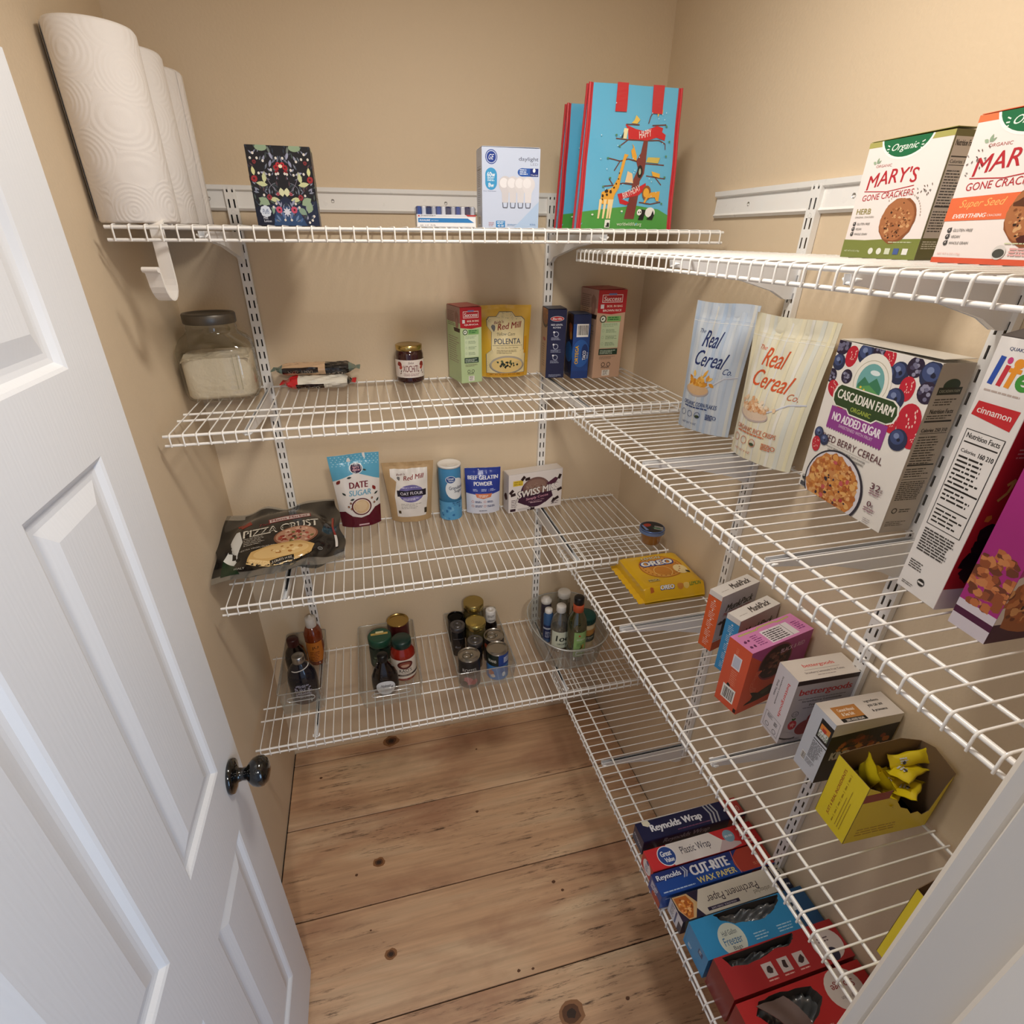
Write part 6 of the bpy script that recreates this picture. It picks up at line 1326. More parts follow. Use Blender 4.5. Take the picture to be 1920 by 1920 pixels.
# local +x = world -y, local +y = world +x  ->  text u must run along local +y, v along local -x
def ctop(u, v, o): return cook(2*L_-v, u, o)
a = Art(g, ctop, 2*B_, 2*L_, res=.010, rough=.2); w_, h_ = 2*B_, 2*L_
a.ell(w_*.55, h_*.56, w_*.36, h_*.285, 'B8702A', 34); a.ell(w_*.55, h_*.56, w_*.34, h_*.268, 'D99A42', 34); a.ell(w_*.60, h_*.54, w_*.26, h_*.20, 'C98434', 30); ring(a, w_*.52, h_*.44, w_*.15, w_*.012, 'E6BC6A', 24); a.ell(w_*.82, h_*.44, w_*.11, h_*.12, 'EFD9A0', 24); a.blob(w_*.90, h_*.36, w_*.05, '2A2A20', 4, 6, .5)
for k in range(26): a.ell(w_*(.55+.30*math.cos(k*.24)), h_*(.56+.235*math.sin(k*.24)), .0024, .0024, 'A9621E', 7); a.o -= a.st*.8
a.text('LEMON', w_*.50, h_*.80, w_*.34, h_*.070, '4A6A2A', .04, .1); a.text('LEMON', w_*.50, h_*.802, w_*.33, h_*.060, 'E6E6C8', .01, .1)
a.text('OREO', w_*.53, h_*.655, w_*.60, h_*.165, '1B3A86', .12, .12, .04); a.text('OREO', w_*.53, h_*.662, w_*.56, h_*.125, 'F0F0EE', .07, .12, .04); a.text('THINS', w_*.12, h_*.93, w_*.14, h_*.03, '6A4A14', .02, .2, .1)
a.rect(w_*.16, h_*.215, w_*.18, h_*.06, 'D8C27A'); a.text('MEGA', w_*.25, h_*.245, w_*.17, h_*.045, '6E5A2A', .03)
def cside(u, v, o): p = cook(2*L_-.018, u, 0); return (L_*(.985)-.012*(v/.034)+o*.7+.002, u-B_, .003+v*.85+o*.5)
g.obj('wrapper', t)
q = G(); a = Art(q, lambda u, v, o: (cook(2*L_-.026+.024*(1-v/.030), u, 0)[0], u-B_, cook(2*L_-.026+.024*(1-v/.030), u, 0)[2]+o+.0006), 2*B_, .030, res=.006, rough=.2)
a.rect(0, .0, w_, .030, 'DDAE1E'); a.text('OREO', w_*.38, .016, w_*.25, .0125, '1B3A86', .12, .12); a.text('OREO', w_*.38, .0162, w_*.23, .0095, 'F0F0EE', .06, .12); a.ell(w_*.60, .016, .0095, .0075, 'C98434', 18); a.ell(w_*.70, .016, .0085, .0070, 'E2C26A', 18); a.text('LEMON', w_*.85, .017, w_*.19, .009, '4F7A2E', .03, .1); a.blob(w_*.12, .014, .006, 'B5642A', 3); q.obj('side_print', t)
q = G()  # crimped end
vs = []
for i in range(25): X = -L_+2*L_*i/24; vs += [(X, -B_, .006+.0015*math.sin(i*2.1)), (X, -B_-.016, .003+.003*math.sin(i*2.1+1))]
q.add(vs, [(2*i, 2*i+2, 2*i+3, 2*i+1) for i in range(24)], YM, True); q.obj('crimped_end', t)

def munk(label, x, y, deg, w, d, h, col, top):
    t, g, A = carton('snack_bar_box', label, 'snack bar box', x, y, z, deg, w, d, h, 'D9D4D8', 'snack bar boxes on the third right shelf')
    a = A('F'); a.rect(0, 0, w, h, col); a.text('Munk Pack', w*.5, h*.93, w*.8, h*.035, '3A2420' if top else '14304A', .02, .2)
    for k in range(5): a.fine(w*.28, h*(.82-.165*k), w*.5, 4, h*.030, 'F4DCD0' if top else 'CDE6F4', .30, k, 0, .4); a.blob(w*.5, h*(.86-.165*k), w*.07, 'F4DCD0' if top else 'CDE6F4', k, 7, .4)
    a = A('R'); D_ = a.W; a.rect(0, 0, D_, h, 'C9C4CC'); a.rect(0, 0, D_, h*.165, 'C4502A' if top else '2E7FB8'); a.text('MunkPack', D_*.53, h*.76, D_*.74, h*.125, '16100E', .035, .35, .04); a.text('PROBIOTIC PROTEIN', D_*.50, h*.645, D_*.74, h*.065, 'A8382A' if top else '1C2A4A', .02, .2, .02)
    a.ell(D_*.20, h*.52, D_*.05, h*.04, '16100E', 14); a.rect(D_*.16, h*.24, D_*.16, h*.26, '16100E'); a.poly([(D_*.02, h*.50), (D_*.1, h*.54), (D_*.22, h*.50), (D_*.1, h*.47)], '2A1A14'); a.text('Net Wt 7.4 OZ', D_*.13, h*.195, D_*.2, h*.018, '3A3436')
    a = A('T'); 
    # top text reads from the doorway: u along local +y
    b_ = Art(g, lambda u, v, o: (w/2-v, -d/2+u, h+o), d, w, rough=.38); b_.rect(0, 0, d, w, 'E6E1DC'); b_.text('MunkPack', d*.62, w*.52, d*.50, w*.50, '2A1C16', .03, .35, .0); b_.fine(d*.1, w*.4, d*.2, 1, w*.1, 'B8B0AA', .5)
    g.obj('carton', t); q, P = lid_flap(t, w, d, h, 'E6E1DC', .0001, 'R'); bpy.data.objects.remove(q)
    q = G(); q.box(-w/2+.0005, -d/2-.0002, h-.012, w/2-.0005, -d/2+.0003, h+.0015, M('E6E1DC', .4)); q.obj('tuck_edge', t)
    return t
munk('white and orange snack bar box standing beside the lemon cookies', -.130, -.742, -74, .036, .126, .156, 'E2622E', 1)
munk('white and light blue snack bar box squeezed behind the pink box', -.138, -.822, -74, .034, .130, .150, '3A96D0', 0)

w, d, h = .056, .172, .162
t, g, A = carton('snack_box', 'pink and orange licorice snack box with nutrition panel on top', 'snack box', -.190, -.902, z, -78, w, d, h, 'D8553A')
a = A('F'); a.rect(0, 0, w, h, 'DC5C3C'); a.rect(w*.34, h*.62, w*.36, h*.20, 'E8E4EA'); a.rect(w*.38, h*.64, w*.28, h*.16, 'C9CCDC'); a.text('DELI', w*.44, h*.87, h*.10, w*.10, 'E88A6A', .02, 0, PI/2); a.fine(w*.4, h*.58, w*.3, 8, h*.030, 'E8876A', .5)
a.blob(w*.42, h*.335, w*.11, '1C1214', 4, 8, .4); a.rect(w*.22, h*.10, w*.56, h*.22, 'F0EDE8'); a.bars(w*.28, h*.12, w*.44, h*.17, 13, '1C1A1C'); a.rect(w*.86, h*.01, w*.12, h*.06, '2A1A1C')
a = A('R'); D_ = a.W; a.rect(0, 0, D_, h, 'D8573A'); a.poly([(0, h), (D_, h), (D_, h*.25), (D_*.7, h*.55), (D_*.3, h*.72), (0, h*.95)], 'B04A8E'); a.ell(D_*.45, h*.70, D_*.27, h*.26, '2A1418', 30); ring(a, D_*.45, h*.70, D_*.27, D_*.02, '8A3A4A', 30)
flakes(a, D_*.45, h*.70, D_*.2, h*.19, 40, ['4A2420', '1A0E10', '6A3A34', '8A5A4A'], 3, .2); 
for k in range(9): a.ell(D_*(.18+.03*math.cos(k*.8)), h*(.62-.045*k+.02*math.sin(k)), D_*.05, h*.022, 'E0755A', 12, .5*k); a.ell(D_*(.18+.03*math.cos(k*.8)), h*(.62-.045*k+.02*math.sin(k)), D_*.032, h*.012, 'D8573A', 12, .5*k); a.o -= a.st*.8
a.poly([(D_*.10, h*.10), (D_*.13, h*.13), (D_*.20, h*.15), (D_*.22, h*.21), (D_*.16, h*.30), (D_*.22, h*.28), (D_*.30, h*.24), (D_*.50, h*.30), (D_*.60, h*.26), (D_*.55, h*.12), (D_*.35, h*.10)], '120C0E'); a.ell(D_*.42, h*.22, D_*.07, h*.05, '2E3A2A', 14); a.text('BLACK & RED', D_*.70, h*.84, D_*.4, h*.07, 'E8C0D8', .02)
b_ = Art(g, lambda u, v, o: (w/2-v, -d/2+u, h+o), d, w, rough=.38); b_.rect(0, 0, d, w, 'D888BC'); b_.line([(d*.08, w*.86), (d*.38, w*.86), (d*.40, w*.92), (d*.68, w*.92), (d*.70, w*.86), (d*.92, w*.90)], w*.07, 'A9A04E')
b_.line([(d*.09, w*.86), (d*.38, w*.86), (d*.40, w*.92), (d*.68, w*.92), (d*.70, w*.86), (d*.91, w*.90)], w*.02, 'D8CE8E'); b_.rect(d*.36, w*.10, d*.44, w*.62, 'E4DCE0'); b_.fine(d*.38, w*.62, d*.30, 6, w*.09, '4A4248', .5, 3, 0, .1); b_.rect(d*.50, w*.10, d*.006, w*.62, '2A2428'); b_.rect(d*.70, w*.10, d*.006, w*.62, '2A2428')
for k in range(4): b_.blob(d*(.07+.06*(k % 2)), w*(.25+.28*(k//2)), w*.06, '6A2A5A', k, 7, .4)
b_.fine(d*.19, w*.66, d*.13, 6, w*.09, '8A3A7A', .4, 5); b_.fine(d*.84, w*.60, d*.13, 5, w*.09, '8A3A7A', .5, 6); g.obj('carton', t)

w, d, h = .052, .133, .160
t, g, A = carton('snack_box', 'white strawberry lemonade fruit twists box with red lettering', 'snack box', -.141, -.986, z, -92, w, d, h, 'DCD5D6')
a = A('F'); a.rect(0, 0, w, h, 'D9D5DA'); a.text('bettergoods', w*.66, h*.60, h*.52, w*.17, 'D84A4A', .03, 0, -PI/2); a.text('Strawberry Lemonade', w*.34, h*.66, h*.44, w*.085, '2A2A30', .02, 0, -PI/2); a.text('Fruit Twists', w*.20, h*.66, h*.24, w*.085, '2A2A30', .02, 0, -PI/2)
a.rect(w*.10, h*.045, w*.80, .0006, '4A4A50'); a.rect(w*.10, h*.27, w*.80, .0006, '4A4A50'); a.rect(w*.10, h*.045, .0006, h*.225, '4A4A50'); a.rect(w*.89, h*.045, .0006, h*.225, '4A4A50'); a.fine(w*.2, h*.25, w*.3, 3, h*.018, '4A4A50', .4); ring(a, w*.70, h*.09, w*.10, w*.02, '4A4A50', 14); ring(a, w*.30, h*.10, w*.10, w*.02, '4A4A50', 14); a.fine(w*.6, h*.22, w*.2, 3, h*.02, '2A2A30', .5)
a = A('R'); D_ = a.W; a.rect(0, 0, D_, h, 'BFB8BC'); a.rect(0, h*.93, D_, h*.07, '3A2A2A'); a.text('bettergoods', D_*.50, h*.80, D_*.84, h*.130, 'C03A3C', .03); a.fine(D_*.10, h*.70, D_*.78, 1, h*.02, '3A3438', .4, 2, 0, .02); a.text('Strawberry Lemonade', D_*.49, h*.655, D_*.64, h*.040, '2A262A', .02); a.text('Fruit Twists', D_*.49, h*.595, D_*.36, h*.040, '2A262A', .02); a.fine(D_*.22, h*.55, D_*.5, 1, h*.02, '4A4448', .4)
ring(a, D_*.13, h*.47, D_*.055, D_*.008, '3A3438', 16); a.text('12', D_*.13, h*.47, D_*.05, h*.03, '3A3438'); ring(a, D_*.85, h*.50, D_*.07, D_*.01, '7A8A6A', 12)
a.ell(D_*.48, h*.36, D_*.12, h*.10, '8E2630', 18); a.ell(D_*.62, h*.33, D_*.13, h*.10, '9A2E36', 18); a.blob(D_*.52, h*.33, D_*.16, '932A34', 3, 12, .25); a.ell(D_*.38, h*.22, D_*.17, h*.12, '8E2630', 20, .5); ring(a, D_*.49, h*.36, D_*.08, D_*.012, 'B04A4E', 16)
berry_straw(a, D_*.14, h*.30, D_*.080, .2, 3); a.ell(D_*.14, h*.295, D_*.035, h*.026, 'D8908A', 12); a.leaf(D_*.14, h*.365, .008, .004, 1.2, '3A6A2E'); a.leaf(D_*.14, h*.365, .008, .004, 2.2, '3A6A2E')
a.ell(D_*.10, h*.10, D_*.17, h*.05, '201A1C', 20, -.3); a.ell(D_*.10, h*.125, D_*.17, h*.05, 'BFB8BC', 20, -.3); a.fine(D_*.06, h*.045, D_*.3, 2, h*.018, '7A7478', .4)
b_ = Art(g, lambda u, v, o: (w/2-v, -d/2+u, h+o), d, w, rough=.38); b_.rect(0, 0, d, w, 'DAD0C6'); b_.text('bettergoods', d*.50, w*.62, d*.50, w*.20, 'D05A52', .03); b_.rect(d*.22, w*.44, d*.56, .0005, '5A4A48'); b_.text('Strawberry Lemonade Fruit Twists', d*.50, w*.30, d*.62, w*.11, '5A4A48', .01); b_.fine(d*.35, w*.17, d*.3, 1, w*.06, '9A8A86', .5); g.obj('carton', t)

w, d, h = .050, .134, .146
t, g, A = carton('snack_bar_box', 'white and black nut bar box with a small orange and green logo square', 'snack bar box', -.137, -1.076, z, -92, w, d, h, 'D6D6DC', 'snack bar boxes on the third right shelf')
a = A('F'); a.rect(0, 0, w, h, 'CDD2DC'); a.rect(w*.45, h*.62, w*.55, h*.30, '101012'); a.rect(w*.50, h*.66, w*.42, h*.19, '8A9A86'); a.rect(w*.50, h*.77, w*.42, h*.08, 'DE8A3E'); a.rect(w*.60, h*.76, w*.18, h*.05, 'C4402E'); a.text('KIND', w*.70, h*.735, w*.40, h*.055, 'ECECEC', .05); a.text('ZERO', w*.70, h*.675, w*.40, h*.05, '1A1A1A', .05); a.text('ZERO', w*.70, h*.678, w*.38, h*.045, 'E4E4E4', .03); a.rect(w*.42, h*.575, w*.58, h*.014, '101012')
a.fine(w*.42, h*.545, w*.5, 13, h*.022, '3A3A40', .45, 3); a.bars(w*.20, h*.17, w*.16, h*.10, 9, '1C1A1C'); a.fine(w*.42, h*.24, w*.4, 4, h*.02, '6A6A70', .4)
a = A('R'); D_ = a.W; a.rect(0, 0, D_, h, '1C1614'); a.poly([(0, h), (D_, h), (D_, h*.86), (0, h*.80)], 'D6CFC8'); flakes(a, D_*.55, h*.5, D_*.42, h*.26, 70, ['8A3A1E', 'B5662E', '5A2A18', 'C88A4A', '3A1A12'], 4, .16); a.text('KIND', D_*.25, h*.45, D_*.3, h*.14, 'C9C4C0', .05)
b_ = Art(g, lambda u, v, o: (w/2-v, -d/2+u, h+o), d, w, rough=.38); b_.rect(0, 0, d, w, 'DDD4CB'); b_.rect(d*.12, w*.20, d*.36, w*.50, 'BC7E3E'); b_.text('Caramel Almond', d*.30, w*.54, d*.24, w*.13, 'F0E2D0', .02); b_.text('& Sea Salt', d*.28, w*.36, d*.18, w*.13, 'F0E2D0', .02); b_.rect(d*.12, w*.05, d*.36, w*.15, '17120F'); b_.text('ZERO ADDED SUGAR', d*.31, w*.12, d*.26, w*.09, 'DDD4CB', .02)
for k, s_ in enumerate(('ingredients', 'you can see', '& pronounce')): b_.text(s_, d*.74, w*(.70-.20*k), d*.22, w*.13, '2A2420', .02)
g.obj('carton', t)

# open yellow bar boxes
def bar_wrapper(label, x, y, zz, L_, w_, rz, rx, ry, col='E2CB22', mark=True):
    t = thing('wrapped_bar', label, 'wrapped bar', (x, y, zz), R_(rz), group='small wrapped bars inside the open yellow box', rx=R_(rx), ry=R_(ry)); g = G(); m = M(col, .16, 0, .7); n, k = 12, 12; vs = []; R = random.Random(int(x*1e4+y*1e3))
    ph = R.uniform(0, 6)
    for i in range(k+1):
        s = i/k; e = abs(2*s-1); tk = .0065*max(0, 1-(e/.86)**4)+.0004 if e < .86 else .0004
        for j in range(n):
            a_ = 2*PI*j/n; ww = w_*(1+.18*max(0, (e-.8)/.2)); vs.append((-L_/2+L_*s, ww*math.cos(a_)+.0008*math.sin(9*s+ph), tk*math.sin(a_)+.0010*math.sin(14*s+2*math.cos(a_)+ph)+.006+(.0012*((i+j) % 2) if e > .86 else 0)))
    g.add(vs, [(i*n+j, i*n+(j+1) % n, (i+1)*n+(j+1) % n, (i+1)*n+j) for i in range(k) for j in range(n)], m, True)
    a = Art(g, lambda u, v, o: (u-L_/2, v-w_, .006+.0068*(max(0, 1-(abs(2*u/L_-1)/.86)**4)*max(0, 1-((v-w_)/w_)**2))**.5+.0012+o), L_, 2*w_, res=.008, rough=.2)
    if mark: a.rect(L_*.38, w_*.5, L_*.22, w_*1.1, '8E1F1C'); a.text('BAR', L_*.49, w_*1.05, L_*.16, w_*.5, 'E8D8A0', .03); a.fine(L_*.64, w_*1.5, L_*.2, 3, w_*.35, '5A3A1A', .5)
    else: a.fine(L_*.22, w_*1.5, L_*.2, 3, w_*.3, 'C9CDD8', .6); a.blob(L_*.30, w_*.9, .003, '3A3A44', 2, 6)
    g.obj('wrapper', t); return t
def open_box(label, x, y, deg, w, d, hf, hr, hb, hl, full=True):
    t = thing('open_bar_box', label, 'open box', group='open yellow bar boxes on the third right shelf'); place(t, x, y, z, R_(deg), w, d); g = G(); YL = M('E3CE26', .35); IN = M('7A6248', .75); th = .0008
    X0, X1, Y0_, Y1 = -w/2, w/2, -d/2, d/2
    def panel(P, nrm, out, inn):
        n_ = Vector(nrm)*th; Q = [tuple(Vector(p)-n_) for p in P]; k = len(P)
        g.add(P, [tuple(range(k))], out); g.add(Q, [tuple(reversed(range(k)))], inn); g.add(P+Q, [((i+1) % k, i, k+i, k+(i+1) % k) for i in range(k)], IN)
    panel([(X0, Y0_, 0), (X1, Y0_, 0), (X1, Y0_, hf), (X0, Y0_, hf)], (0, -1, 0), YL, IN)
    R = random.Random(4); top = [(X1, Y1, hb)]; seq = [(1.0, hb), (.965, hb*.80), (.93, .040), (.86, .034), (.78, .046), (.70, .044), (.62, .060), (.52, .068), (.42, .090), (.28, .104), (.14, .124), (0, hf)] if full else [(1.0, hb), (0, hf)]
    Pr = [(X1, Y0_, 0), (X1, Y1, 0)]+[(X1, Y0_+d*s, v) for s, v in seq]; panel(Pr, (1, 0, 0), YL, IN)
    panel([(X1, Y1, 0), (X0, Y1, 0), (X0, Y1, hl*.92), (X0+w*.35, Y1, hl*.98), (X1, Y1, hb)], (0, 1, 0), YL, IN)
    panel([(X0, Y1, 0), (X0, Y0_, 0), (X0, Y0_, hf), (X0, Y0_+d*.16, hl), (X0, Y0_+d*.7, hl*1.04), (X0, Y1, hl*.92)], (-1, 0, 0), YL, IN)
    g.add([(X0, Y0_, .0006), (X1, Y0_, .0006), (X1, Y1, .0006), (X0, Y1, .0006)], [(0, 1, 2, 3), (3, 2, 1, 0)], IN)
    a = art(g, w, d, hf, 'F', rough=.35); a.text('JUST 6 REAL INGREDIENTS', w*.34, hf*.53, hf*.78, w*.10, '9A2A1E', .02, 0, PI/2)
    for k in range(6): a.text('date', w*.50, hf*(.15+.14*k), hf*.07, w*.045, '8A5A1A', .01, 0, PI/2); a.rect(w*.47, hf*(.215+.14*k), w*.07, .0005, '8A5A1A')
    for k in range(3): a.fine(w*(.62+.07*k), hf*.12, hf*.66, 1, .002, 'A98A2A', .5, k, PI/2)
    if full: a = art(g, w, d, hf, 'R', rough=.35); a.poly([(0, hf*.88), (d*.30, hf*.88), (d*.30, hf*.74), (0, hf*.74)], '8E1F1C'); a.fine(d*.1, hf*.22, d*.5, 3, hf*.05, 'B8962A', .4, 3)
    g.obj('carton', t); return t
open_box('torn open yellow box full of small wrapped bars on the third right shelf', -.170, -1.168, -92, .062, .160, .137, .088, .128, .142)
bz = z+.058
BARS = [(.030, .58, .112, .095, .0185, 40, 60, 62, True, 'standing upright at the front of the open box, with a red label'), (.050, .40, .098, .072, .014, 55, 50, 55, False, 'tilted beside the red-labelled one'),
    (.062, .72, .092, .066, .0125, 75, 40, 50, False, 'behind the red-labelled one'), (.082, .30, .062, .074, .0150, 22, -18, 14, False, 'lowest at the torn side of the open box'), (.090, .55, .078, .074, .0150, 12, 14, 8, False, 'lying in the middle of the open box'),
    (.112, .22, .074, .074, .0150, 28, -22, 16, False, 'overlapping others by the torn side'), (.118, .50, .092, .072, .0150, 16, -10, 10, False, 'on top near the rear of the open box'), (.128, .78, .108, .066, .0110, -8, 58, -8, False, 'highest, leaning on the rear wall of the open box'),
    (.072, .86, .074, .060, .0120, -10, 48, 0, False, 'by the inner long wall of the open box'), (.100, .74, .070, .064, .0130, 4, 20, 0, False, 'half buried in the middle of the open box')]
for (sx, sy, hh, L_, w_, rz, rx, ry, mk, wd) in BARS:
    bx = -.170+sx; by = -1.168-.062*(1-sy)-.0; bar_wrapper('yellow wrapped bar '+wd, bx, by, z+hh, L_, w_, rz, rx, ry, mark=mk)
open_box('yellow open box with dark interior, mostly hidden by the door frame', -.240, -1.362, -92, .060, .152, .150, .148, .152, .165, False)
# ================================================================= right wall, lowest shelf
z = ST['r4']; GP = 'kitchen wrap and bag boxes on the lowest right shelf'
def long_box(name, label, cat, x, y0, y1, L_, h, col, deg=0):
    w, d = L_, y1-y0; t, g, A = carton(name, label, cat, x, y0, z, deg, w, d, h, col, GP, rough=.3); return t, g, A, w, d
# aluminium foil
t, g, A, w, d = long_box('foil_box', 'long navy aluminium foil box, farthest from the doorway in its row', 'foil box', -.296, -.916, -.868, .290, .052, '141A44', 1)
h = .052; a = A('T'); a.rect(w*.84, 0, w*.16, d, 'A93A34'); a.text('110', w*.94, d*.4, w*.07, d*.30, 'E0A8A0'); a.text('Reynolds Wrap', w*.36, d*.50, w*.50, d*.50, 'E2E4EC', .04); a.fine(w*.34, d*.16, w*.34, 1, d*.1, '7A4A6A', .5)
for k in range(3): a.poly([(w*(.66+.035*k), 0), (w*(.675+.035*k), 0), (w*(.70+.035*k), d*.5), (w*(.675+.035*k), d), (w*(.66+.035*k), d), (w*(.685+.035*k), d*.5)], 'A9ACB4')
a.poly([(w*.06, d), (w*.12, d), (w*.13, d*.80), (w*.10, d*.66), (w*.06, d*.80)], 'D8D4C0')
a = A('F'); a.text('Reynolds Wrap', w*.42, h*.62, w*.46, h*.46, 'A9AEBE', .03, .25); a.rect(w*.84, 0, w*.16, h, '9A2E2A')
a = A('L'); a.text('REYNOLDS', a.W*.5, h*.45, a.W*.8, h*.14, 'C9CCDA', .03, 0, -.2); g.obj('carton', t)
q = G(); q.box(-w/2, -d/2-.0008, h-.006, w/2, -d/2-.0003, h+.0004, M('1B2252', .3)); q.obj('lid_edge', t)
# plastic wrap
t, g, A, w, d = long_box('plastic_wrap_box', 'white and red plastic wrap box with a blue oval logo', 'plastic wrap', -.306, -.984, -.934, .298, .050, 'C92E34', 1)
h = .050; a = A('T'); a.poly([(w*.20, 0), (w*.60, 0), (w*.68, d*.5), (w*.60, d), (w*.20, d), (w*.14, d*.5)], 'E3DEDC'); a.poly([(w*.60, 0), (w*.72, 0), (w*.86, d*.15), (w*.68, d*.5)], 'C4B0B4'); a.ell(w*.165, d*.50, w*.078, d*.47, 'E4E6EC', 30); a.ell(w*.165, d*.50, w*.072, d*.43, '27478E', 30)
a.text('Great', w*.165, d*.62, w*.095, d*.26, 'E8ECF4', .03, .1); a.text('Value', w*.175, d*.32, w*.080, d*.22, 'E8ECF4', .03, .1); a.text('Plastic Wrap', w*.43, d*.50, w*.27, d*.46, '2A2540', .0); a.ell(w*.75, d*.60, w*.05, d*.30, '7FA3B8', 20); a.text('BPA FREE', w*.75, d*.6, w*.07, d*.1, 'E0E8EE', .02); a.rect(w*.82, 0, w*.18, d, 'B5262A'); a.text('200', w*.88, d*.62, w*.08, d*.40, 'E2DAD6'); a.fine(w*.86, d*.25, w*.11, 2, d*.15, 'E2B8B0', .5)
a = A('F'); a.poly([(w*.20, 0), (w*.60, 0), (w*.60, h), (w*.20, h)], 'DAD4D2'); a.fine(w*.3, h*.5, w*.2, 2, h*.2, '6A6470', .4)
a = A('L'); a.ell(a.W*.5, h*.5, a.W*.34, h*.42, 'E6E4E6'); a.ell(a.W*.5, h*.82, a.W*.12, h*.10, '27478E', 14); a.fine(a.W*.36, h*.6, a.W*.28, 5, h*.09, '4A6A9A', .5); g.obj('carton', t)
q = G(); q.box(-w/2, -d/2-.0008, h-.006, w/2, -d/2-.0003, h+.0004, M('C03036', .3)); q.obj('lid_edge', t)
# wax paper
t, g, A, w, d = long_box('wax_paper_box', 'blue wax paper box with bold white and yellow lettering', 'wax paper', -.314, -1.038, -.988, .300, .050, '17479A', 1)
h = .050; a = A('T'); a.rect(0, d*.60, w, d*.4, '1A2E70'); a.ell(w*1.02, d*.4, w*.34, d*.9, 'A23A2E', 30); ring(a, w*1.02, d*.4, w*.33, w*.006, 'C9705A', 40); a.text('Reynolds', w*.13, d*.72, w*.21, d*.30, 'DDE2EE', .03)
for k in range(2): a.poly([(w*(.245+.02*k), d*.95), (w*(.255+.02*k), d*.95), (w*(.275+.02*k), d*.72), (w*(.25+.02*k), d*.50), (w*(.24+.02*k), d*.50), (w*(.262+.02*k), d*.72)], 'AEB6CC')
a.text('CUT-RITE', w*.48, d*.66, w*.34, d*.46, 'E2E4EC', .06); a.text('WAX PAPER', w*.50, d*.20, w*.34, d*.26, 'D8CA7E', .03); a.fine(w*.03, d*.12, w*.28, 1, d*.1, 'A9C2E4', .5); a.text('75 SQ FT', w*.88, d*.2, w*.1, d*.14, 'D08A6A')
a = A('F'); a.rect(0, 0, w, h, '1C56B0'); a.rect(w*.8, 0, w*.2, h, 'A23A2E'); a.fine(w*.04, h*.7, w*.3, 1, h*.1, 'C9D8EE', .5)
a = A('L'); a.rect(0, 0, a.W, h, '20428C'); a.ell(a.W*.7, h*.2, a.W*.4, h*.3, 'A8382E'); a.fine(a.W*.15, h*.8, a.W*.6, 4, h*.12, 'DDE2EE', .6); g.obj('carton', t)
q = G(); q.box(-w/2, -d/2-.0008, h-.006, w/2, -d/2-.0003, h+.0004, M('1A4FA8', .3)); q.obj('lid_edge', t)
# parchment paper: lettering upside down as in the shelf
t, g, A, w, d = long_box('parchment_box', 'cream parchment paper box with upside-down lettering and a food picture', 'parchment paper', -.294, -1.095, -1.044, .286, .050, 'CFC8BA', 1)
h = .050; a = A('T'); a.rect(0, 0, w, d, '26203A'); a.poly([(w*.24, d), (w*.88, d), (w*.88, 0), (w*.20, 0), (w*.16, d*.35)], 'D3CCBE'); a.text('Parchment Paper', w*.50, d*.55, w*.46, d*.42, '3A2E38', .0, 0, PI); a.text('unbleached', w*.74, d*.25, w*.15, d*.18, '6E6658', .0, 0, PI); a.rect(w*.24, d*.10, w*.28, d*.14, '2A2440'); a.text('NON-STICK, OVEN SAFE', w*.38, d*.17, w*.22, d*.08, 'CFC8D6', .01, 0, PI)
a.text('50', w*.945, d*.70, w*.06, d*.30, '8A8478', .02, 0, PI); a.rect(w*.90, d*.40, w*.10, d*.6, 'B9B2A4'); a.text('50', w*.945, d*.74, w*.05, d*.3, '2A2428', .02, 0, PI); a.rect(w*.90, 0, w*.1, d*.38, '1C2440'); a.text('Reynolds', w*.95, d*.18, w*.08, d*.12, 'C9CCD6', .02, .3, PI)
def food(a, P, c1, s): a.poly(P, c1)
a.poly([(w*.005, d*.97), (w*.13, d*.97), (w*.185, d*.55), (w*.12, d*.02), (w*.06, d*.02), (w*.01, d*.45)], 'C9A878'); a.poly([(w*.015, d*.92), (w*.12, d*.92), (w*.15, d*.55), (w*.10, d*.06), (w*.06, d*.06), (w*.02, d*.45)], 'B5662A'); flakes(a, w*.08, d*.52, w*.05, d*.36, 60, ['C8742C', 'E0943E', '8E4A20', 'D98A4A', 'A85A26', 'E8B070'], 5, .22)
a = A('F'); a.rect(0, 0, w, h, '2A243A'); a.rect(w*.2, 0, w*.7, h, 'C4BDAF'); a.poly([(w*.02, h), (w*.14, h), (w*.13, 0), (w*.05, 0)], '8A7458'); flakes(a, w*.09, h*.5, w*.04, h*.4, 30, ['6A5A48', 'A89070', '4A3A30', 'C0A888'], 3, .25)
a = A('L'); a.rect(0, 0, a.W, h, 'D5D6DC'); a.rect(a.W*.5, h*.1, a.W*.1, h*.8, '3A4A7A'); a.fine(a.W*.15, h*.85, a.W*.3, 6, h*.12, '6A6A74', .5); a.rect(a.W*.75, 0, a.W*.25, h*.6, '26203A'); g.obj('carton', t)
q = G(); q.box(-w/2+.05, -d/2-.0016, h*.2, w/2, -d/2-.0004, h-.001, M('4A4A50', .3, .4)); q.obj('cutter_strip', t)
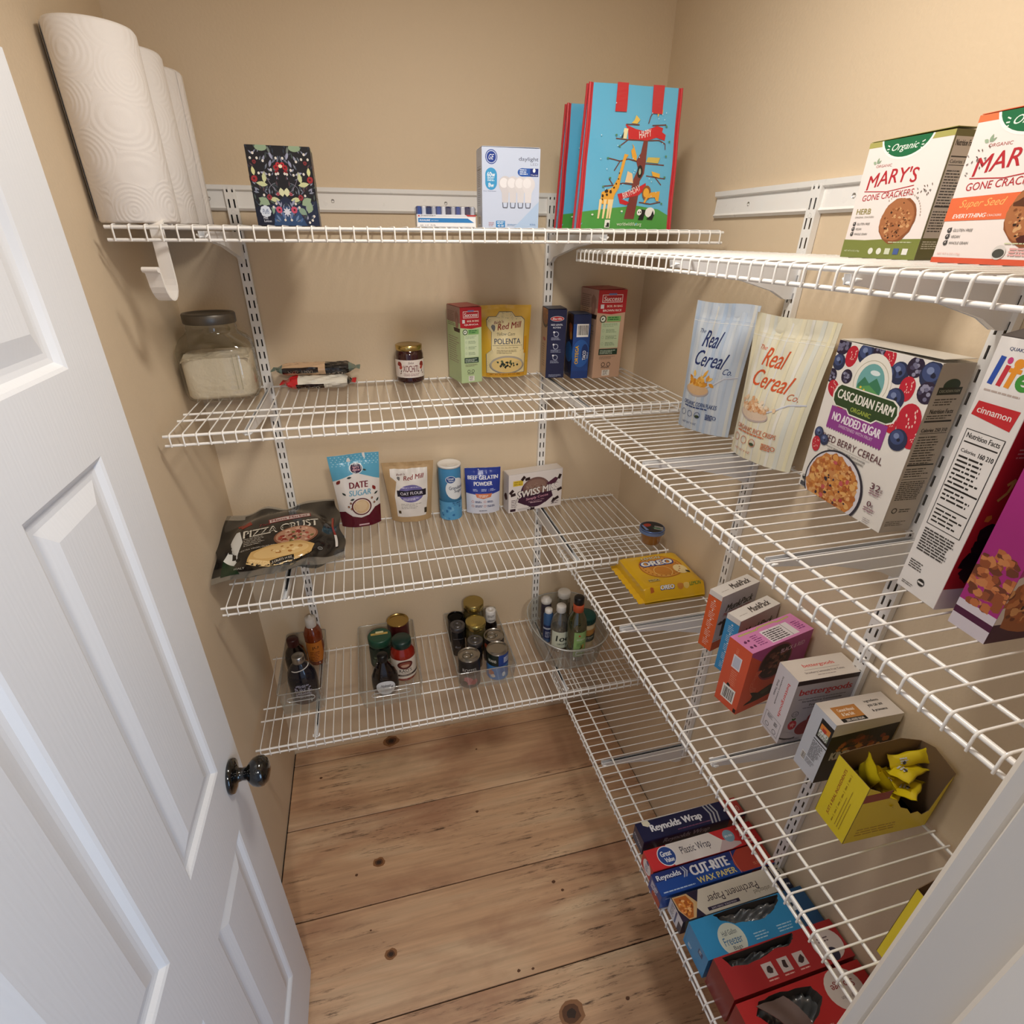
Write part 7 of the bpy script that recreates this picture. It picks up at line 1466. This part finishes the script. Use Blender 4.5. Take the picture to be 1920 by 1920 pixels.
# bag boxes with torn openings
def bag_box(name, label, cat, x, y0, y1, L_, h, col, hole, deg, artf):
    w, d = L_, y1-y0; t = thing(name, label, cat, group=GP); place(t, x, y0, z, R_(deg), w, d); g = G(); m = M(col, .32); IN = M('5A5450', .7); X0, X1, Y0_, Y1 = -w/2, w/2, -d/2, d/2
    def quad(P, mm): g.add(P, [tuple(range(len(P)))], mm)
    quad([(X0, Y0_, 0), (X1, Y0_, 0), (X1, Y0_, h), (X0, Y0_, h)], m); quad([(X1, Y1, 0), (X0, Y1, 0), (X0, Y1, h), (X1, Y1, h)], m); quad([(X0, Y1, 0), (X0, Y0_, 0), (X0, Y0_, h), (X0, Y1, h)], m); quad([(X1, Y0_, 0), (X1, Y1, 0), (X1, Y1, h), (X1, Y0_, h)], m); quad([(X0, Y1, 0), (X1, Y1, 0), (X1, Y0_, 0), (X0, Y0_, 0)], m)
    # top with a ragged opening
    RJ = random.Random(int(y0*-1e3)); H0 = [(X0+w*u, Y0_+d*v) for u, v in hole]; H_ = []
    for i in range(len(H0)):
        p, q_ = H0[i], H0[(i+1) % len(H0)]
        for k in range(4): H_.append((p[0]+(q_[0]-p[0])*k/4+RJ.uniform(-.0016, .0016), p[1]+(q_[1]-p[1])*k/4+RJ.uniform(-.0012, .0012)))
    rim = [(X0, Y0_), (X1, Y0_), (X1, Y1), (X0, Y1)]
    ring2 = [Vector((p[0], p[1], h)) for p in rim]; hole3 = [Vector((p[0], p[1], h)) for p in H_]
    tri = tessellate_polygon([ring2, list(reversed(hole3))]); allp = ring2+list(reversed(hole3)); fs = []
    for t3 in tri:
        A_, B_, C_ = (allp[i] for i in t3); fs.append(tuple(t3) if (B_-A_).cross(C_-A_).z > 0 else tuple(reversed(t3)))
    g.add([tuple(p) for p in allp], fs, m)
    n = len(H_); vs = [(p[0], p[1], h) for p in H_]+[(p[0], p[1], h*.35) for p in H_]; g.add(vs, [(i, n+i, n+(i+1) % n, (i+1) % n) for i in range(n)], IN)
    artf(g, w, d, h); g.obj('carton', t)
    q = G(); R = random.Random(int(-y0*1000)); cx = sum(p[0] for p in H_)/n; cy = sum(p[1] for p in H_)/n; k = 14; vs = []
    x0, x1 = min(p[0] for p in H_)+.002, max(p[0] for p in H_)-.002; yy0, yy1 = min(p[1] for p in H_)+.002, max(p[1] for p in H_)-.002
    for j in range(k+1):
        for i in range(k*2+1):
            u, v = i/(2*k), j/k; vs.append((x0+(x1-x0)*u, yy0+(yy1-yy0)*v, h*.62+.007*math.sin(7*v+3*u)+.005*math.sin(19*u+5*v)+.0035*math.sin(41*u-17*v)+.0025*math.sin(63*v+29*u)))
    q.add(vs, [(j*(2*k+1)+i, j*(2*k+1)+i+1, (j+1)*(2*k+1)+i+1, (j+1)*(2*k+1)+i) for j in range(k) for i in range(2*k)], clear('A9ACAE', .25, .6, .2, .35), True); tag(q.obj('folded_plastic_bags', t), kind='stuff')
    return t, w, d
def fr(g, w, d, h):
    a = art(g, w, d, h, 'T', rough=.3); a.ell(w*.25, d*.28, w*.105, d*.42, 'CDD6CC', 30); a.text('Half Gallon', w*.25, d*.46, w*.12, d*.13, '3A4A5A', .0); a.text('Freezer', w*.25, d*.26, w*.15, d*.20, '2A6A9A', .0); a.text('Bags', w*.26, d*.06, w*.07, d*.12, '3A4A5A', .0)
    for k in range(2): a.fine(w*(.42+.2*k), d*.24, w*.14, 3, d*.07, 'A9D2EA', .4, k)
    a.rect(w*.82, 0, w*.18, d, '1E4A72'); a.rect(w*.80, d*.45, w*.07, d*.35, 'C9D2DA'); a.blob(w*.835, d*.6, w*.02, '2A3A4A', 3, 7, .5)
    a = art(g, w, d, h, 'F', rough=.3); a.rect(0, 0, w, h, '2A82B8'); a = art(g, w, d, h, 'L', rough=.3); a.rect(a.W*.6, h*.6, a.W*.2, h*.22, '1B4A7A'); a.fine(a.W*.64, h*.78, a.W*.12, 3, h*.05, 'CDE2F0', .5); a.fine(a.W*.2, h*.3, a.W*.2, 3, h*.05, 'CDE2F0', .5); a.rect(a.W*.06, 0, .0006, h, '1E6A9A')
bag_box('freezer_bag_box', 'light blue freezer bag box torn open along its top', 'bag box', -.290, -1.178, -1.106, .284, .074, '2F8DC4', [(.20, .98), (.24, .80), (.33, .62), (.45, .55), (.55, .50), (.66, .60), (.74, .78), (.78, .98)], 1, fr)
def rd1(g, w, d, h):
    a = art(g, w, d, h, 'T', rough=.3)
    for k in range(3): a.rect(w*(.30+.13*k), d*.18, w*.085, d*.34, 'C4B8B6'); a.blob(w*(.342+.13*k), d*.35, w*.022, '3A2A2C', k, 7, .5); a.fine(w*(.30+.13*k), d*.12, w*.08, 1, d*.06, 'E0A8A0', .5)
    a.ell(w*.86, d*.45, w*.12, d*.40, 'CFC4C0', 24); a.ell(w*.86, d*.20, w*.045, d*.17, '2A2A44', 16); a.fine(w*.80, d*.62, w*.1, 2, d*.08, '6A5A5C', .4)
    a = art(g, w, d, h, 'L', rough=.3); a.rect(0, 0, a.W, h, '7E2024'); a.rect(a.W*.05, 0, .0006, h, '4A1012')
bag_box('storage_bag_box', 'dark red storage bag box behind the nearest one, torn open on top', 'bag box', -.286, -1.252, -1.184, .280, .094, 'A3262A', [(.06, .96), (.10, .70), (.22, .62), (.36, .66), (.46, .76), (.58, .70), (.64, .84), (.66, .96)], 1, rd1)
def rd2(g, w, d, h):
    a = art(g, w, d, h, 'T', rough=.3); a.ell(w*.78, d*.72, w*.14, d*.28, 'D2C8C2', 24); a.text('Storage', w*.78, d*.78, w*.18, d*.13, '8A3A3A', .02, 0, PI); a.text('Half Gallon', w*.78, d*.62, w*.12, d*.05, '5A4A4A', .0, 0, PI); a.ell(w*.84, d*.48, w*.045, d*.10, '2A3A5A', 16); a.fine(w*.45, d*.40, w*.12, 2, d*.05, 'E0A8A0', .4)
    a = art(g, w, d, h, 'L', rough=.3); a.rect(0, 0, a.W, h, '8A2428'); a.rect(a.W*.25, 0, .0006, h, '4A1012')
bag_box('storage_bag_box', 'bright red storage bag box nearest the doorway with a wide torn hole', 'bag box', -.286, -1.375, -1.258, .280, .094, 'B8282A', [(.10, .80), (.16, .62), (.26, .50), (.40, .46), (.52, .58), (.60, .72), (.56, .90), (.34, .95), (.16, .94)], 1, rd2)

# torn cardboard tongue over the nearest red box's opening
for ob in [o_ for o_ in bpy.data.objects if o_.get('label', '').startswith('bright red storage bag box')]:
    g = G(); P = []; n = 8; R = random.Random(3)
    for j in range(n+1):
        v = j/n
        for i in range(n+1):
            u = i/n; wd = .060*(1-.35*v); P.append((-.075+(u-.5)*2*wd*.5+.035*v+R.uniform(-.0008, .0008), .046-.062*v, .0948+.012*math.sin(PI*v)+.003*math.sin(7*u)))
    q = [(j*(n+1)+i, j*(n+1)+i+1, (j+1)*(n+1)+i+1, (j+1)*(n+1)+i) for j in range(n) for i in range(n)]
    g.add(P, q, M('6E5A54', .7), True); g.add([(a, b, c-.0006) for a, b, c in P], [tuple(reversed(f)) for f in q], M('B8282A', .4), True); g.obj('torn_flap', ob)
